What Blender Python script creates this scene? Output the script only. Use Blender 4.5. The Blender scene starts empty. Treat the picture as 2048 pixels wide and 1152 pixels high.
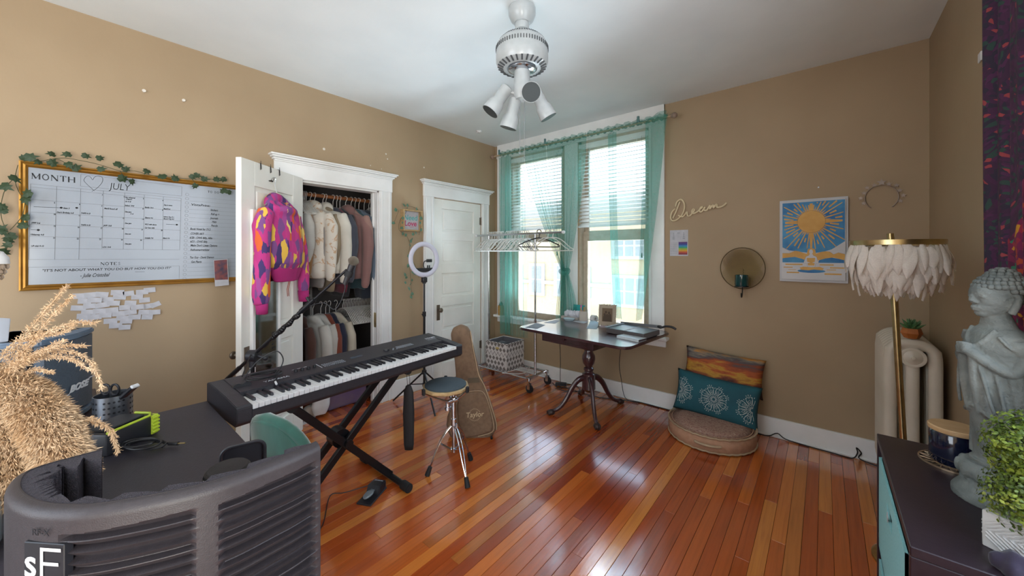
import bpy, bmesh, math, random
from mathutils import Matrix, Vector, noise
random.seed(7)
SC = bpy.context.scene
COL = SC.collection
PI = math.pi
# ---------------------------------------------------------------- camera, world, lights, exposure
cam_d = bpy.data.cameras.new('camera'); cam = bpy.data.objects.new('camera', cam_d); COL.objects.link(cam)
cam_d.sensor_fit = 'HORIZONTAL'; cam_d.sensor_width = 36.0
cam_d.lens = 36.0 * 744.0 / 2048.0
cam_d.shift_y = -68.0 / 2048.0
cam_d.clip_start = 0.02
cam.location = (3.254, 0.0, 1.42)
cam.rotation_euler = (PI / 2, 0, math.radians(40))
SC.camera = cam

wd = bpy.data.worlds.new('sky'); SC.world = wd; wd.use_nodes = True
nt = wd.node_tree; nt.nodes.clear()
wo = nt.nodes.new('ShaderNodeOutputWorld'); bg = nt.nodes.new('ShaderNodeBackground')
tc = nt.nodes.new('ShaderNodeTexCoord'); sp = nt.nodes.new('ShaderNodeSeparateXYZ'); cr = nt.nodes.new('ShaderNodeValToRGB')
nt.links.new(tc.outputs['Generated'], sp.inputs[0]); nt.links.new(sp.outputs['Z'], cr.inputs[0])
cr.color_ramp.elements[0].position = 0.0; cr.color_ramp.elements[0].color = (0.88, 0.94, 1.0, 1)
cr.color_ramp.elements[1].position = 0.7; cr.color_ramp.elements[1].color = (0.42, 0.68, 1.0, 1)
nt.links.new(cr.outputs[0], bg.inputs[0]); bg.inputs[1].default_value = 3.4
nt.links.new(bg.outputs[0], wo.inputs[0])

def lamp(name, kind, loc, rot, energy, color, size=None, size_y=None):
    d = bpy.data.lights.new(name, kind); d.energy = energy; d.color = color
    if kind == 'AREA':
        d.shape = 'RECTANGLE'; d.size = size; d.size_y = size_y
    if kind == 'SUN': d.angle = math.radians(1.0)
    o = bpy.data.objects.new(name, d); COL.objects.link(o); o.location = loc; o.rotation_euler = rot
    return o
lamp('sun', 'SUN', (0, -5, 9), (math.radians(48), 0, math.radians(-8)), 1.2, (1.0, 0.95, 0.86))
# daylight at the back and right-wall windows, with two added fill lamps
lamp('daylight_back_window', 'AREA', (1.1, 4.65, 3.75), (math.radians(-52), 0, 0), 300, (0.66, 0.86, 1.0), 2.4, 1.2)
lamp('added_ceiling_fill', 'AREA', (1.1, 4.7, -.55), (math.radians(-128), 0, 0), 620, (0.70, 0.88, 1.0), 2.6, 1.1)  # unseen lamp added outside below the sill to brighten the ceiling
lamp('daylight_right_window', 'AREA', (3.97, 1.0, 1.55), (0, math.radians(90), 0), 7, (0.97, 0.97, 1.0), 1.5, 0.7)
lamp('daylight_street_window', 'AREA', (4.05, -0.95, 1.10), (0, math.radians(128), 0), 64, (1.0, 0.95, 0.84), 1.5, 1.0)
lamp('added_front_fill', 'AREA', (1.7, -1.95, 1.6), (math.radians(112), 0, 0), 12, (0.93, 0.96, 1.0), 1.6, 1.7)  # added fill lamp; the front window it shines through is made up
SC.view_settings.view_transform = 'Standard'; SC.view_settings.look = 'None'
SC.view_settings.exposure = 0.42; SC.view_settings.gamma = 1.0; SC.view_settings.use_curve_mapping = False

# ---------------------------------------------------------------- where pixels of the photograph meet real planes
FL = 744.0; S40 = math.sin(math.radians(40)); C40 = math.cos(math.radians(40)); CAM = Vector((3.254, 0, 1.42))
def ray(u, v):
    a = (u - 1024) / FL
    return Vector((-S40 + a * C40, C40 + a * S40, (508 - v) / FL))
def on(u, v, axis, val):
    r = ray(u, v); i = 'xyz'.index(axis); return CAM + r * ((val - CAM[i]) / r[i])
def onp(u, v, p, n):
    r = ray(u, v); n = Vector(n); return CAM + r * ((Vector(p) - CAM).dot(n) / r.dot(n))

# ---------------------------------------------------------------- helpers
def lin(c):
    if isinstance(c, str):
        c = c.lstrip('#'); c = [int(c[i:i + 2], 16) / 255 for i in (0, 2, 4)]
    return tuple((x / 12.92 if x <= 0.04045 else ((x + 0.055) / 1.055) ** 2.4) for x in c[:3]) + (1.0,)
MATS = {}
class N:
    def __init__(s, name):
        s.m = bpy.data.materials.new(name); s.m.use_nodes = True; s.t = s.m.node_tree
        s.b = s.t.nodes['Principled BSDF']; s.o = s.t.nodes['Material Output']
    def new(s, k, **kw):
        n = s.t.nodes.new('ShaderNode' + k)
        for a, b in kw.items():
            if a.startswith('i_'): n.inputs[a[2:].replace('_', ' ')].default_value = b
            else: setattr(n, a, b)
        return n
    def l(s, a, b): s.t.links.new(a, b)
    def ramp(s, src, stops, interp='LINEAR'):
        r = s.new('ValToRGB'); e = r.color_ramp; e.interpolation = interp
        while len(e.elements) < len(stops): e.elements.new(0.5)
        for i, (p, c) in enumerate(stops): e.elements[i].position = p; e.elements[i].color = lin(c)
        s.l(src, r.inputs[0]); return r.outputs[0]
    def coords(s, scale=(1, 1, 1), kind='Object', rnd=False):
        tcn = s.new('TexCoord'); mp = s.new('Mapping'); mp.inputs['Scale'].default_value = scale
        s.l(tcn.outputs[kind], mp.inputs[0])
        if rnd:
            oi = s.new('ObjectInfo'); mu = s.new('Math', operation='MULTIPLY'); mu.inputs[1].default_value = 37.0
            s.l(oi.outputs['Random'], mu.inputs[0]); s.l(mu.outputs[0], mp.inputs['Location'])
        return mp.outputs[0]
    def noise(s, vec, scale, detail=3, dist=0.0, rough=0.5):
        n = s.new('TexNoise'); n.inputs['Scale'].default_value = scale; n.inputs['Detail'].default_value = detail
        n.inputs['Distortion'].default_value = dist; n.inputs['Roughness'].default_value = rough
        s.l(vec, n.inputs['Vector']); return n.outputs[0]
    def bump(s, src, strength=0.2, dist=0.01):
        b = s.new('Bump'); b.inputs['Strength'].default_value = strength; b.inputs['Distance'].default_value = dist
        s.l(src, b.inputs['Height']); s.l(b.outputs[0], s.b.inputs['Normal'])
def M(name, c, rough=0.5, metal=0.0, c2=None, scale=20, bump=0.0, bs=None, spec=None, coat=0, stretch=(1, 1, 1), trans=0, sheen=0, alpha=None, emit=0):
    n = N(name); b = n.b
    b.inputs['Roughness'].default_value = rough; b.inputs['Metallic'].default_value = metal
    vec = n.coords(stretch)
    tx = n.noise(vec, scale)
    cc = lin(c)
    c2l = c2 if c2 else tuple(min(1, max(0, x)) for x in [k * 0.93 for k in ([int(c.lstrip('#')[i:i + 2], 16) / 255 for i in (0, 2, 4)] if isinstance(c, str) else c)])
    n.l(n.ramp(tx, [(0.35, c), (0.68, c2l)]), b.inputs['Base Color'])
    if bump: n.bump(n.noise(vec, bs or scale * 4, 4), bump)
    if spec is not None: b.inputs['Specular IOR Level'].default_value = spec
    if coat: b.inputs['Coat Weight'].default_value = coat; b.inputs['Coat Roughness'].default_value = 0.08
    if trans: b.inputs['Transmission Weight'].default_value = trans
    if sheen: b.inputs['Sheen Weight'].default_value = sheen
    if emit: b.inputs['Emission Color'].default_value = cc; b.inputs['Emission Strength'].default_value = emit
    MATS[name] = n.m; return n.m

def mw(o):
    m = o.matrix_basis.copy(); p = o.parent
    while p: m = p.matrix_basis @ m; p = p.parent
    return m
def part(name, bm, mat, parent=None, w=True, smooth=False, label=None, stuff=False):
    """link a bmesh as ONE mesh object; w: its coordinates are the room's (else the parent's)"""
    me = bpy.data.meshes.new(name)
    if isinstance(bm, bpy.types.Mesh): me = bm
    else:
        bmesh.ops.recalc_face_normals(bm, faces=bm.faces); bm.to_mesh(me); bm.free()
    if w and parent is not None: me.transform(mw(parent).inverted())
    for mm in (mat if isinstance(mat, (list, tuple)) else [mat]): me.materials.append(mm)
    if smooth:
        for p in me.polygons: p.use_smooth = True
        if smooth != 2: me.set_sharp_from_angle(angle=math.radians(38))
    o = bpy.data.objects.new(name, me); COL.objects.link(o); o.parent = parent
    if label: o['label'] = label
    if stuff: o['kind'] = 'stuff'
    return o
def thing(name, label, cat, loc=(0, 0, 0), rz=0, group=None):
    o = bpy.data.objects.new(name, None); COL.objects.link(o); o.empty_display_size = 0.05
    o.location = loc; o.rotation_euler = (0, 0, rz); o['label'] = label; o['category'] = cat
    if group: o['group'] = group
    return o
def tag(o, label, cat, group=None):
    o['label'] = label; o['category'] = cat
    if group: o['group'] = group
    return o
def struct(name, bm, mat, parent=None, smooth=False):
    o = part(name, bm, mat, parent, smooth=smooth)
    if parent is None: o['kind'] = 'structure'
    return o
def dup(root, loc, rz=None, label=None, group=None):
    r = root.copy(); COL.objects.link(r); r.location = loc
    if rz is not None: r.rotation_euler = (0, 0, rz) if not isinstance(rz, tuple) else rz
    if label: r['label'] = label
    if group: r['group'] = group
    for ch in list(root.children):
        c = ch.copy(); COL.objects.link(c); c.parent = r
        for g in ch.children:
            d = g.copy(); COL.objects.link(d); d.parent = c
    return r
def one(name, bm, mat, label, cat, group=None, smooth=False, origin=None):
    """a thing that is one mesh, its origin at its base"""
    me = bpy.data.meshes.new(name); bmesh.ops.recalc_face_normals(bm, faces=bm.faces); bm.to_mesh(me); bm.free()
    if origin is None:
        xs = [v.co for v in me.vertices]
        origin = (sum(v.x for v in xs) / len(xs), sum(v.y for v in xs) / len(xs), min(v.z for v in xs))
    me.transform(Matrix.Translation(-Vector(origin)))
    o = part(name, me, mat, None, False, smooth); o.location = origin
    return tag(o, label, cat, group)

def B(): return bmesh.new()
def box(bm, x0, x1, y0, y1, z0, z1, bev=0.0, seg=1):
    g = bmesh.ops.create_cube(bm, size=1.0)
    bmesh.ops.scale(bm, vec=(abs(x1 - x0), abs(y1 - y0), abs(z1 - z0)), verts=g['verts'])
    bmesh.ops.translate(bm, vec=((x0 + x1) / 2, (y0 + y1) / 2, (z0 + z1) / 2), verts=g['verts'])
    if bev:
        es = list({e for v in g['verts'] for e in v.link_edges})
        bmesh.ops.bevel(bm, geom=es, offset=bev, segments=seg, affect='EDGES', profile=0.5)
    return bm
def obox(bm, c, s, rot=None, bev=0.0, seg=1):
    t = B(); box(t, -s[0] / 2, s[0] / 2, -s[1] / 2, s[1] / 2, -s[2] / 2, s[2] / 2, bev, seg)
    m = Matrix.Translation(Vector(c)) @ (rot.to_4x4() if rot is not None else Matrix())
    return merge(bm, t, m)
def merge(bm, t, m=None):
    if m is not None: bmesh.ops.transform(t, matrix=m, verts=t.verts)
    me = bpy.data.meshes.new('tmp'); t.to_mesh(me); t.free(); bm.from_mesh(me); bpy.data.meshes.remove(me); return bm
def frame(d):
    d = Vector(d).normalized(); up = Vector((0, 0, 1)) if abs(d.z) < 0.95 else Vector((1, 0, 0))
    x = d.cross(up).normalized(); y = d.cross(x).normalized(); return x, y, d
def cyl(bm, p0, p1, r0, r1=None, seg=14, caps=True):
    r1 = r0 if r1 is None else r1; p0 = Vector(p0); p1 = Vector(p1); x, y, d = frame(p1 - p0); R = []
    for p, r in ((p0, r0), (p1, r1)):
        R.append([bm.verts.new(p + (x * math.cos(2 * PI * i / seg) + y * math.sin(2 * PI * i / seg)) * r) for i in range(seg)])
    for i in range(seg): bm.faces.new((R[0][i], R[0][(i + 1) % seg], R[1][(i + 1) % seg], R[1][i]))
    if caps: bm.faces.new(R[0][::-1]); bm.faces.new(R[1])
    return bm
def catmull(pts, n=6, closed=False):
    P = [Vector(p) for p in pts]; out = []; L = len(P)
    for i in range(L if closed else L - 1):
        if closed: a, b, c, d = P[i - 1], P[i], P[(i + 1) % L], P[(i + 2) % L]
        else: a, b, c, d = P[max(i - 1, 0)], P[i], P[i + 1], P[min(i + 2, L - 1)]
        for k in range(n):
            t = k / n
            out.append(0.5 * ((2 * b) + (c - a) * t + (2 * a - 5 * b + 4 * c - d) * t * t + (3 * b - a - 3 * c + d) * t ** 3))
    if not closed: out.append(P[-1])
    return out
def tube(bm, pts, r, seg=8, closed=False, sm=0):
    if sm: pts = catmull(pts, sm, closed)
    P = [Vector(p) for p in pts]; L = len(P); R = []; prev = None
    for i in range(L):
        a = P[i - 1] if (i > 0 or closed) else P[i]; b = P[(i + 1) % L] if (i < L - 1 or closed) else P[i]
        d = (b - a); d = d.normalized() if d.length > 1e-9 else Vector((0, 0, 1))
        if prev is None: x, y, _ = frame(d)
        else:
            x = prev - d * prev.dot(d)
            x = x.normalized() if x.length > 1e-6 else frame(d)[0]
            y = d.cross(x).normalized()
        prev = x; rr = r[min(i, len(r) - 1)] if isinstance(r, (list, tuple)) else r
        R.append([bm.verts.new(P[i] + (x * math.cos(2 * PI * k / seg) + y * math.sin(2 * PI * k / seg)) * rr) for k in range(seg)])
    for i in range(L if closed else L - 1):
        A, C_ = R[i], R[(i + 1) % L]
        for k in range(seg):
            try: bm.faces.new((A[k], A[(k + 1) % seg], C_[(k + 1) % seg], C_[k]))
            except ValueError: pass
    if not closed: bm.faces.new(R[0][::-1]); bm.faces.new(R[-1])
    return bm
def lathe(bm, prof, c=(0, 0, 0), seg=24, m=None, sq=1.0, caps=True):
    """profile of (radius, z) turned about z; m turns it elsewhere"""
    t = B(); R = []
    for r, z in prof: R.append([t.verts.new((math.cos(2 * PI * i / seg) * r, math.sin(2 * PI * i / seg) * r * sq, z)) for i in range(seg)])
    for a in range(len(R) - 1):
        for i in range(seg): t.faces.new((R[a][i], R[a][(i + 1) % seg], R[a + 1][(i + 1) % seg], R[a + 1][i]))
    if caps:
        if prof[0][0] > 1e-5: t.faces.new(R[0][::-1])
        if prof[-1][0] > 1e-5: t.faces.new(R[-1])
    bmesh.ops.remove_doubles(t, verts=t.verts, dist=1e-6)
    return merge(bm, t, Matrix.Translation(Vector(c)) @ (m.to_4x4() if m is not None else Matrix()))
def sph(bm, c, r, seg=16, rings=10, rot=None):
    r = (r, r, r) if not isinstance(r, (tuple, list)) else r
    t = B(); bmesh.ops.create_uvsphere(t, u_segments=seg, v_segments=rings, radius=1.0)
    m = Matrix.Translation(Vector(c)) @ (rot.to_4x4() if rot is not None else Matrix()) @ Matrix.Diagonal((r[0], r[1], r[2], 1))
    return merge(bm, t, m)
def prism(bm, poly, h0, h1, m=None, bev=0):
    """polygon (x, y) given thickness from z=h0 to h1, then placed by m"""
    t = B(); A = [t.verts.new((p[0], p[1], h0)) for p in poly]; Z = [t.verts.new((p[0], p[1], h1)) for p in poly]; n = len(poly)
    t.faces.new(A[::-1]); t.faces.new(Z)
    for i in range(n): t.faces.new((A[i], A[(i + 1) % n], Z[(i + 1) % n], Z[i]))
    bmesh.ops.recalc_face_normals(t, faces=t.faces)
    if bev: bmesh.ops.bevel(t, geom=[e for e in t.edges if abs(e.verts[0].co.z - e.verts[1].co.z) < 1e-6], offset=bev, segments=2, affect='EDGES')
    return merge(bm, t, m)
def slab3(bm, pts, nrm, t):
    """a plate with outline pts (3-D) and thickness t along nrm"""
    nrm = Vector(nrm).normalized(); A = [bm.verts.new(Vector(p)) for p in pts]; Z = [bm.verts.new(Vector(p) + nrm * t) for p in pts]; n = len(pts)
    bm.faces.new(A[::-1]); bm.faces.new(Z)
    for i in range(n): bm.faces.new((A[i], A[(i + 1) % n], Z[(i + 1) % n], Z[i]))
    return bm
def grid(bm, fn, nu, nv, thick=0.0):
    V = [[bm.verts.new(fn(i / nu, j / nv)) for j in range(nv + 1)] for i in range(nu + 1)]
    F = [bm.faces.new((V[i][j], V[i + 1][j], V[i + 1][j + 1], V[i][j + 1])) for i in range(nu) for j in range(nv)]
    if thick: bmesh.ops.solidify(bm, geom=F, thickness=thick)
    return bm
def remesh(bm, voxel, smooth=4, fac=0.5, dec=None):
    me = bpy.data.meshes.new('r'); bmesh.ops.recalc_face_normals(bm, faces=bm.faces); bm.to_mesh(me); bm.free()
    o = bpy.data.objects.new('r', me); COL.objects.link(o)
    m = o.modifiers.new('r', 'REMESH'); m.mode = 'VOXEL'; m.voxel_size = voxel
    if smooth: s = o.modifiers.new('s', 'SMOOTH'); s.iterations = smooth; s.factor = fac
    if dec: d = o.modifiers.new('d', 'DECIMATE'); d.ratio = dec
    dg = bpy.context.evaluated_depsgraph_get(); dg.update()
    me2 = bpy.data.meshes.new_from_object(o.evaluated_get(dg))
    bpy.data.objects.remove(o); bpy.data.meshes.remove(me)
    out = B(); out.from_mesh(me2); bpy.data.meshes.remove(me2); return out
def text(bm, s, size, m, ext=0.0005, shear=0.0, sx=1.0, center=False, off=0.0):
    c = bpy.data.curves.new('t', 'FONT'); c.body = s; c.size = size; c.extrude = ext; c.shear = shear; c.offset = off; c.resolution_u = 3
    if center: c.align_x = 'CENTER'; c.align_y = 'CENTER'
    o = bpy.data.objects.new('t', c); COL.objects.link(o)
    dg = bpy.context.evaluated_depsgraph_get(); dg.update()
    me = bpy.data.meshes.new_from_object(o.evaluated_get(dg)); bpy.data.objects.remove(o); bpy.data.curves.remove(c)
    t = B(); t.from_mesh(me); bpy.data.meshes.remove(me)
    return merge(bm, t, m @ Matrix.Diagonal((sx, 1, 1, 1)))
def axes(o, x, y, z): # matrix with given axes
    m = Matrix.Identity(4)
    for i, a in enumerate((x, y, z)):
        for k in range(3): m[k][i] = a[k]
    for k in range(3): m[k][3] = o[k]
    return m
def stroke(bm, pts, w, m, ext=0.0006):
    """flat ribbon along 2-D pts, on the plane of m"""
    P = [Vector((p[0], p[1])) for p in pts]; L = len(P); A = []
    for i in range(L):
        d = (P[min(i + 1, L - 1)] - P[max(i - 1, 0)]); d = d.normalized() if d.length > 1e-9 else Vector((1, 0))
        nn = Vector((-d.y, d.x)) * w / 2
        A.append((bm.verts.new(m @ Vector((*(P[i] + nn), ext))), bm.verts.new(m @ Vector((*(P[i] - nn), ext)))))
    for i in range(L - 1): bm.faces.new((A[i][0], A[i][1], A[i + 1][1], A[i + 1][0]))
    return bm
def face(bm, pts, m, ext=0.0006):
    bm.faces.new([bm.verts.new(m @ Vector((p[0], p[1], ext))) for p in pts]); return bm
def Rx(a): return Matrix.Rotation(a, 3, 'X')
def Ry(a): return Matrix.Rotation(a, 3, 'Y')
def Rz(a): return Matrix.Rotation(a, 3, 'Z')
# ---------------------------------------------------------------- materials
def wall_mat():
    n = N('wall_paint'); v = n.coords()
    a = n.noise(v, 1.3, 4); n.l(n.ramp(a, [(0.3, '#a79276'), (0.7, '#9c876c')]), n.b.inputs['Base Color'])
    n.b.inputs['Roughness'].default_value = 0.55; n.b.inputs['Specular IOR Level'].default_value = 0.3
    n.bump(n.noise(v, 60, 4), 0.12, 0.004); return n.m
WALL = wall_mat()
CEIL = M('ceiling_paint', '#e6ecee', 0.7, c2='#dde4e7', scale=2, bump=0.08, bs=40)
WHITE = M('white_trim_paint', '#e9eaea', 0.35, c2='#dfe0df', scale=4, bump=0.04, bs=30)
DOORW = M('door_paint', '#ebebe6', 0.38, c2='#e0e0da', scale=3, bump=0.05, bs=25)
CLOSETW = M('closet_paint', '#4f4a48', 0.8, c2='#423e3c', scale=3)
def floor_mat():
    n = N('varnished_fir'); oi = n.new('ObjectInfo')
    base = n.ramp(oi.outputs['Random'], [(0.0, '#8a3a18'), (0.22, '#a04a1e'), (0.5, '#b25c26'), (0.75, '#c47030'), (0.92, '#d08a42'), (1.0, '#7c3016')])
    v = n.coords((26, 0.9, 1), rnd=True); g = n.noise(v, 3.0, 5, 0.6)
    gr = n.ramp(g, [(0.25, '#6b3418'), (0.5, '#c8996a'), (0.8, '#f0c890')])
    mx = n.new('Mix', data_type='RGBA', blend_type='OVERLAY'); mx.inputs['Factor'].default_value = 0.28
    n.l(base, mx.inputs['A']); n.l(gr, mx.inputs['B']); n.l(mx.outputs['Result'], n.b.inputs['Base Color'])
    gw = n.new('NewGeometry'); mp = n.new('Mapping'); mp.inputs['Scale'].default_value = (1, 1, 1); n.l(gw.outputs['Position'], mp.inputs[0])
    wv = n.noise(mp.outputs[0], 2.2, 6, 0.4)
    r = n.new('MapRange'); r.inputs[1].default_value = 0.35; r.inputs[2].default_value = 0.7; r.inputs[3].default_value = 0.14; r.inputs[4].default_value = 0.27
    n.l(wv, r.inputs[0]); n.l(r.outputs[0], n.b.inputs['Roughness'])
    n.b.inputs['Coat Weight'].default_value = 1.0; n.b.inputs['Coat Roughness'].default_value = 0.13; n.b.inputs['Coat IOR'].default_value = 1.6
    mp2 = n.new('Mapping'); mp2.inputs['Scale'].default_value = (16, 2.5, 1); n.l(gw.outputs['Position'], mp2.inputs[0])
    n.bump(n.noise(mp2.outputs[0], 4, 5, 0.5), 0.16, 0.006); return n.m
FLOOR = floor_mat()
BLACK = M('black_plastic', '#1c1c20', 0.42, c2='#232329', scale=30)
BLACKR = M('black_rubber', '#17171a', 0.7)
KEYB = M('keyboard_case', '#27262c', 0.48, c2='#2c2b31', scale=60, bump=0.1, bs=300)
IVORY = M('white_key_plastic', '#dedfe0', 0.25, c2='#d6d8da', scale=8)
CHROME = M('chrome', '#c9cbd0', 0.14, 1.0)
STEEL = M('brushed_steel', '#a9adb4', 0.32, 1.0, scale=50, stretch=(1, 1, 20))
DKMET = M('black_metal', '#1a1a1e', 0.35, 0.3)
GOLD = M('brass', '#bfab7e', 0.3, 1.0, c2='#ab976a')
GFRAME = M('gilt_frame', '#b08238', 0.38, 0.7, c2='#94692c', scale=9)
PAPER = M('paper', '#bdbec5', 0.8)
INK = M('ink', '#2a2c30', 0.8)
GRAYL = M('print_line', '#6f7379', 0.8)
WBOARD = M('whiteboard_face', '#959da7', 0.25, c2='#8f97a1', scale=3)
TEAL = M('teal_velvet', '#2f6356', 0.85, c2='#255245', scale=6, sheen=0.6, stretch=(4, 1, 1), bump=0.05)
DESK = M('dark_desk', '#2d2a32', 0.45, c2='#27242c', scale=90, bump=0.08, bs=200)
FILT = M('filter_plastic', '#332e32', 0.5, c2='#2e292d', scale=120, bump=0.12, bs=500)
FOAM = M('acoustic_foam', '#4d4850', 0.95, c2='#3d3941', scale=220, bump=0.8, bs=600)
SPK = M('speaker_grille', '#4b5866', 0.5, 0.0, c2='#434f5c', scale=150, bump=0.2, bs=400)
SPKC = M('speaker_case', '#5d7084', 0.45, c2='#53657a')
LIME = M('lime_plastic', '#b4c832', 0.4)
WOODD = M('mahogany', '#44262a', 0.28, c2='#2e181c', scale=7, stretch=(1, 7, 7), coat=0.7)
WOODL = M('light_wood', '#b59a70', 0.45, c2='#a3875e', scale=8, stretch=(1, 8, 8))
TAN = M('tan_canvas', '#7c634d', 0.8, c2='#6f5844', scale=40, bump=0.3, bs=300)
TAND = M('tan_trim', '#b59b7e', 0.7)
STONE = M('cast_stone', '#7d8482', 0.75, c2='#565d5c', scale=14, bump=0.35, bs=120)
CREAM = M('radiator_enamel', '#cbc2b2', 0.4, c2='#bfb5a4', scale=4, bump=0.05)
FEATH = None
ESP = M('espresso_laminate', '#2b2028', 0.35, c2='#241a22', scale=30, stretch=(1, 4, 1), bump=0.06, bs=120)
AQUA = M('aqua_fabric', '#92cfd4', 0.85, c2='#86c4c9', scale=160, bump=0.2, bs=600)
LEAF = M('ivy_leaf', '#31462a', 0.6, c2='#20321e', scale=30)
LEAFP = M('ivy_leaf_pale', '#5b7f69', 0.6, c2='#456a54', scale=30)
STEM = M('vine_stem', '#4a4a30', 0.8)
BOXW = M('boxwood_leaf', '#7f9426', 0.5, c2='#4f6b22', scale=30)
PAMP = M('pampas_straw', '#d8bd9d', 0.95, c2='#c3a17b', scale=14)
CORD = M('black_cord', '#141418', 0.45)
HANGW = M('white_hanger_plastic', '#d3d0cb', 0.4)
PLASTW = M('white_plastic', '#dcdcde', 0.35)
PATCH = M('spackle', '#dcd6cc', 0.8)
def sheer(name, c, op, tl=0.6):
    n = N(name); t = n.t; t.nodes.remove(n.b)
    d = n.new('BsdfDiffuse'); d.inputs[0].default_value = lin(c)
    tr = n.new('BsdfTranslucent'); tr.inputs[0].default_value = lin(c)
    tp = n.new('BsdfTransparent'); tp.inputs[0].default_value = (1, 1, 1, 1)
    a = n.new('MixShader'); a.inputs[0].default_value = tl; n.l(d.outputs[0], a.inputs[1]); n.l(tr.outputs[0], a.inputs[2])
    b = n.new('MixShader'); n.l(tp.outputs[0], b.inputs[1]); n.l(a.outputs[0], b.inputs[2])
    v = n.coords(); k = n.noise(v, 260, 2)
    r = n.new('MapRange'); r.inputs[1].default_value = 0.3; r.inputs[2].default_value = 0.7; r.inputs[3].default_value = max(0, op - 0.07); r.inputs[4].default_value = min(1, op + 0.07)
    n.l(k, r.inputs[0]); n.l(r.outputs[0], b.inputs[0])
    n.l(b.outputs[0], n.o.inputs[0]); return n.m
SHEER = sheer('teal_voile', '#86cfc2', 0.24, 0.7)
SHEERD = sheer('teal_voile_gathered', '#68b8aa', 0.46, 0.66)
def glass(name='window_glass'):
    n = N(name); n.t.nodes.remove(n.b)
    tp = n.new('BsdfTransparent'); gl = n.new('BsdfGlossy'); gl.inputs['Roughness'].default_value = 0.02
    f = n.new('Fresnel'); f.inputs[0].default_value = 1.3; m = n.new('MixShader')
    n.l(f.outputs[0], m.inputs[0]); n.l(tp.outputs[0], m.inputs[1]); n.l(gl.outputs[0], m.inputs[2]); n.l(m.outputs[0], n.o.inputs[0]); return n.m
GLASS = glass(); FEATH = sheer('white_feather', '#f1ece6', 0.93, 0.45)
BLIND = sheer('blind_slat', '#f2f5f6', 0.97, 0.45)
def multi(name, scale, stops, stretch=(1, 1, 1), dist=1.2, rough=0.85, kind='noise', vs=6.0):
    n = N(name); v = n.coords(stretch); a = n.noise(v, scale, 2, dist)
    mx = n.new('Mix', data_type='RGBA'); mx.inputs['Factor'].default_value = 0.22
    src = a
    if kind == 'voronoi':
        n.l(v, mx.inputs['A']); 
        nn = n.new('TexNoise'); nn.inputs['Scale'].default_value = scale; n.l(v, nn.inputs['Vector']); n.l(nn.outputs['Color'], mx.inputs['B'])
        vo = n.new('TexVoronoi'); vo.inputs['Scale'].default_value = vs; n.l(mx.outputs['Result'], vo.inputs['Vector'])
        se = n.new('SeparateColor'); n.l(vo.outputs['Color'], se.inputs[0]); src = se.outputs[0]
    n.l(n.ramp(src, stops, 'CONSTANT' if kind == 'voronoi' else 'LINEAR'), n.b.inputs['Base Color'])
    n.b.inputs['Roughness'].default_value = rough; n.bump(n.noise(v, 80, 3), 0.1); return n.m
FLORAL = multi('floral_jersey', 3.0, [(0, '#b8347f'), (0.24, '#7a4a86'), (0.42, '#c23a86'), (0.56, '#45326a'), (0.66, '#e0b64c'), (0.76, '#a34a92'), (0.86, '#d8622e'), (0.94, '#ecd27a')], (15, 15, 4.6), kind='voronoi', vs=2.9)
TIEDYE = multi('tie_dye_fleece', 7.0, [(0, '#d9d5cc'), (0.55, '#d6cfc3'), (0.62, '#c09a74'), (0.68, '#d8d2c8')], dist=2.5)
CURTP = multi('printed_curtain', 4.0, [(0, '#3b1f3a'), (0.30, '#2a2436'), (0.5, '#421f3f'), (0.66, '#27403a'), (0.76, '#4a2145'), (0.93, '#8f3a40'), (0.97, '#3a2338')], kind='voronoi', vs=95)
CURTB = multi('printed_curtain_border', 4.0, [(0, '#6d1440'), (0.30, '#8a1f35'), (0.45, '#501038'), (0.7, '#9a3a22'), (0.8, '#b8801f'), (0.85, '#6d1440'), (0.93, '#1f6b50')], kind='voronoi', vs=62)
def sunset():
    n = N('sunset_print'); v = n.coords((1, 1, 4.5)); a = n.noise(v, 4.0, 5, .3, .6); t = n.new('TexCoord'); sx = n.new('SeparateXYZ'); n.l(t.outputs['Object'], sx.inputs[0])
    m = n.new('MapRange'); m.inputs[1].default_value = -.18; m.inputs[2].default_value = .18; n.l(sx.outputs['Z'], m.inputs[0])
    k = n.new('Math', operation='MULTIPLY_ADD'); k.inputs[1].default_value = 1.1; k.inputs[2].default_value = -.55; n.l(a, k.inputs[0])
    ad = n.new('Math', operation='ADD'); n.l(k.outputs[0], ad.inputs[0]); n.l(m.outputs[0], ad.inputs[1])
    n.l(n.ramp(ad.outputs[0], [(.05, '#1e1418'), (.22, '#3a1e1c'), (.36, '#7a3a1c'), (.48, '#b0842c'), (.56, '#a3501f'), (.68, '#7c3a20'), (.80, '#4a4648'), (.9, '#7a6f62'), (.98, '#b07a3a')]), n.b.inputs['Base Color'])
    n.b.inputs['Roughness'].default_value = .75; n.bump(n.noise(n.coords(), 14, 3), .15); return n.m
SUNSET = sunset()
PTEAL = M('teal_pillow_cotton', '#1c5964', 0.8, c2='#174a57', scale=5, bump=0.1, bs=12)
POUFT = multi('pouf_weave', 40, [(0.3, '#7d554d'), (0.5, '#a98a78'), (0.56, '#865c52'), (0.7, '#b39a86')], dist=0.2)
POUFS = M('pouf_side', '#b78e73', 0.85, c2='#aa8166', scale=30, bump=0.15)
FACADE = M('facade_brick_paint', '#b09f80', 0.9, c2='#a69576', scale=12, stretch=(1, 1, 4), bump=0.1)
RIMD = M('grey_stone_trim', '#a6a7a6', 0.8)
GLASSD = M('far_window_glass', '#808487', 0.7)

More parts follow.
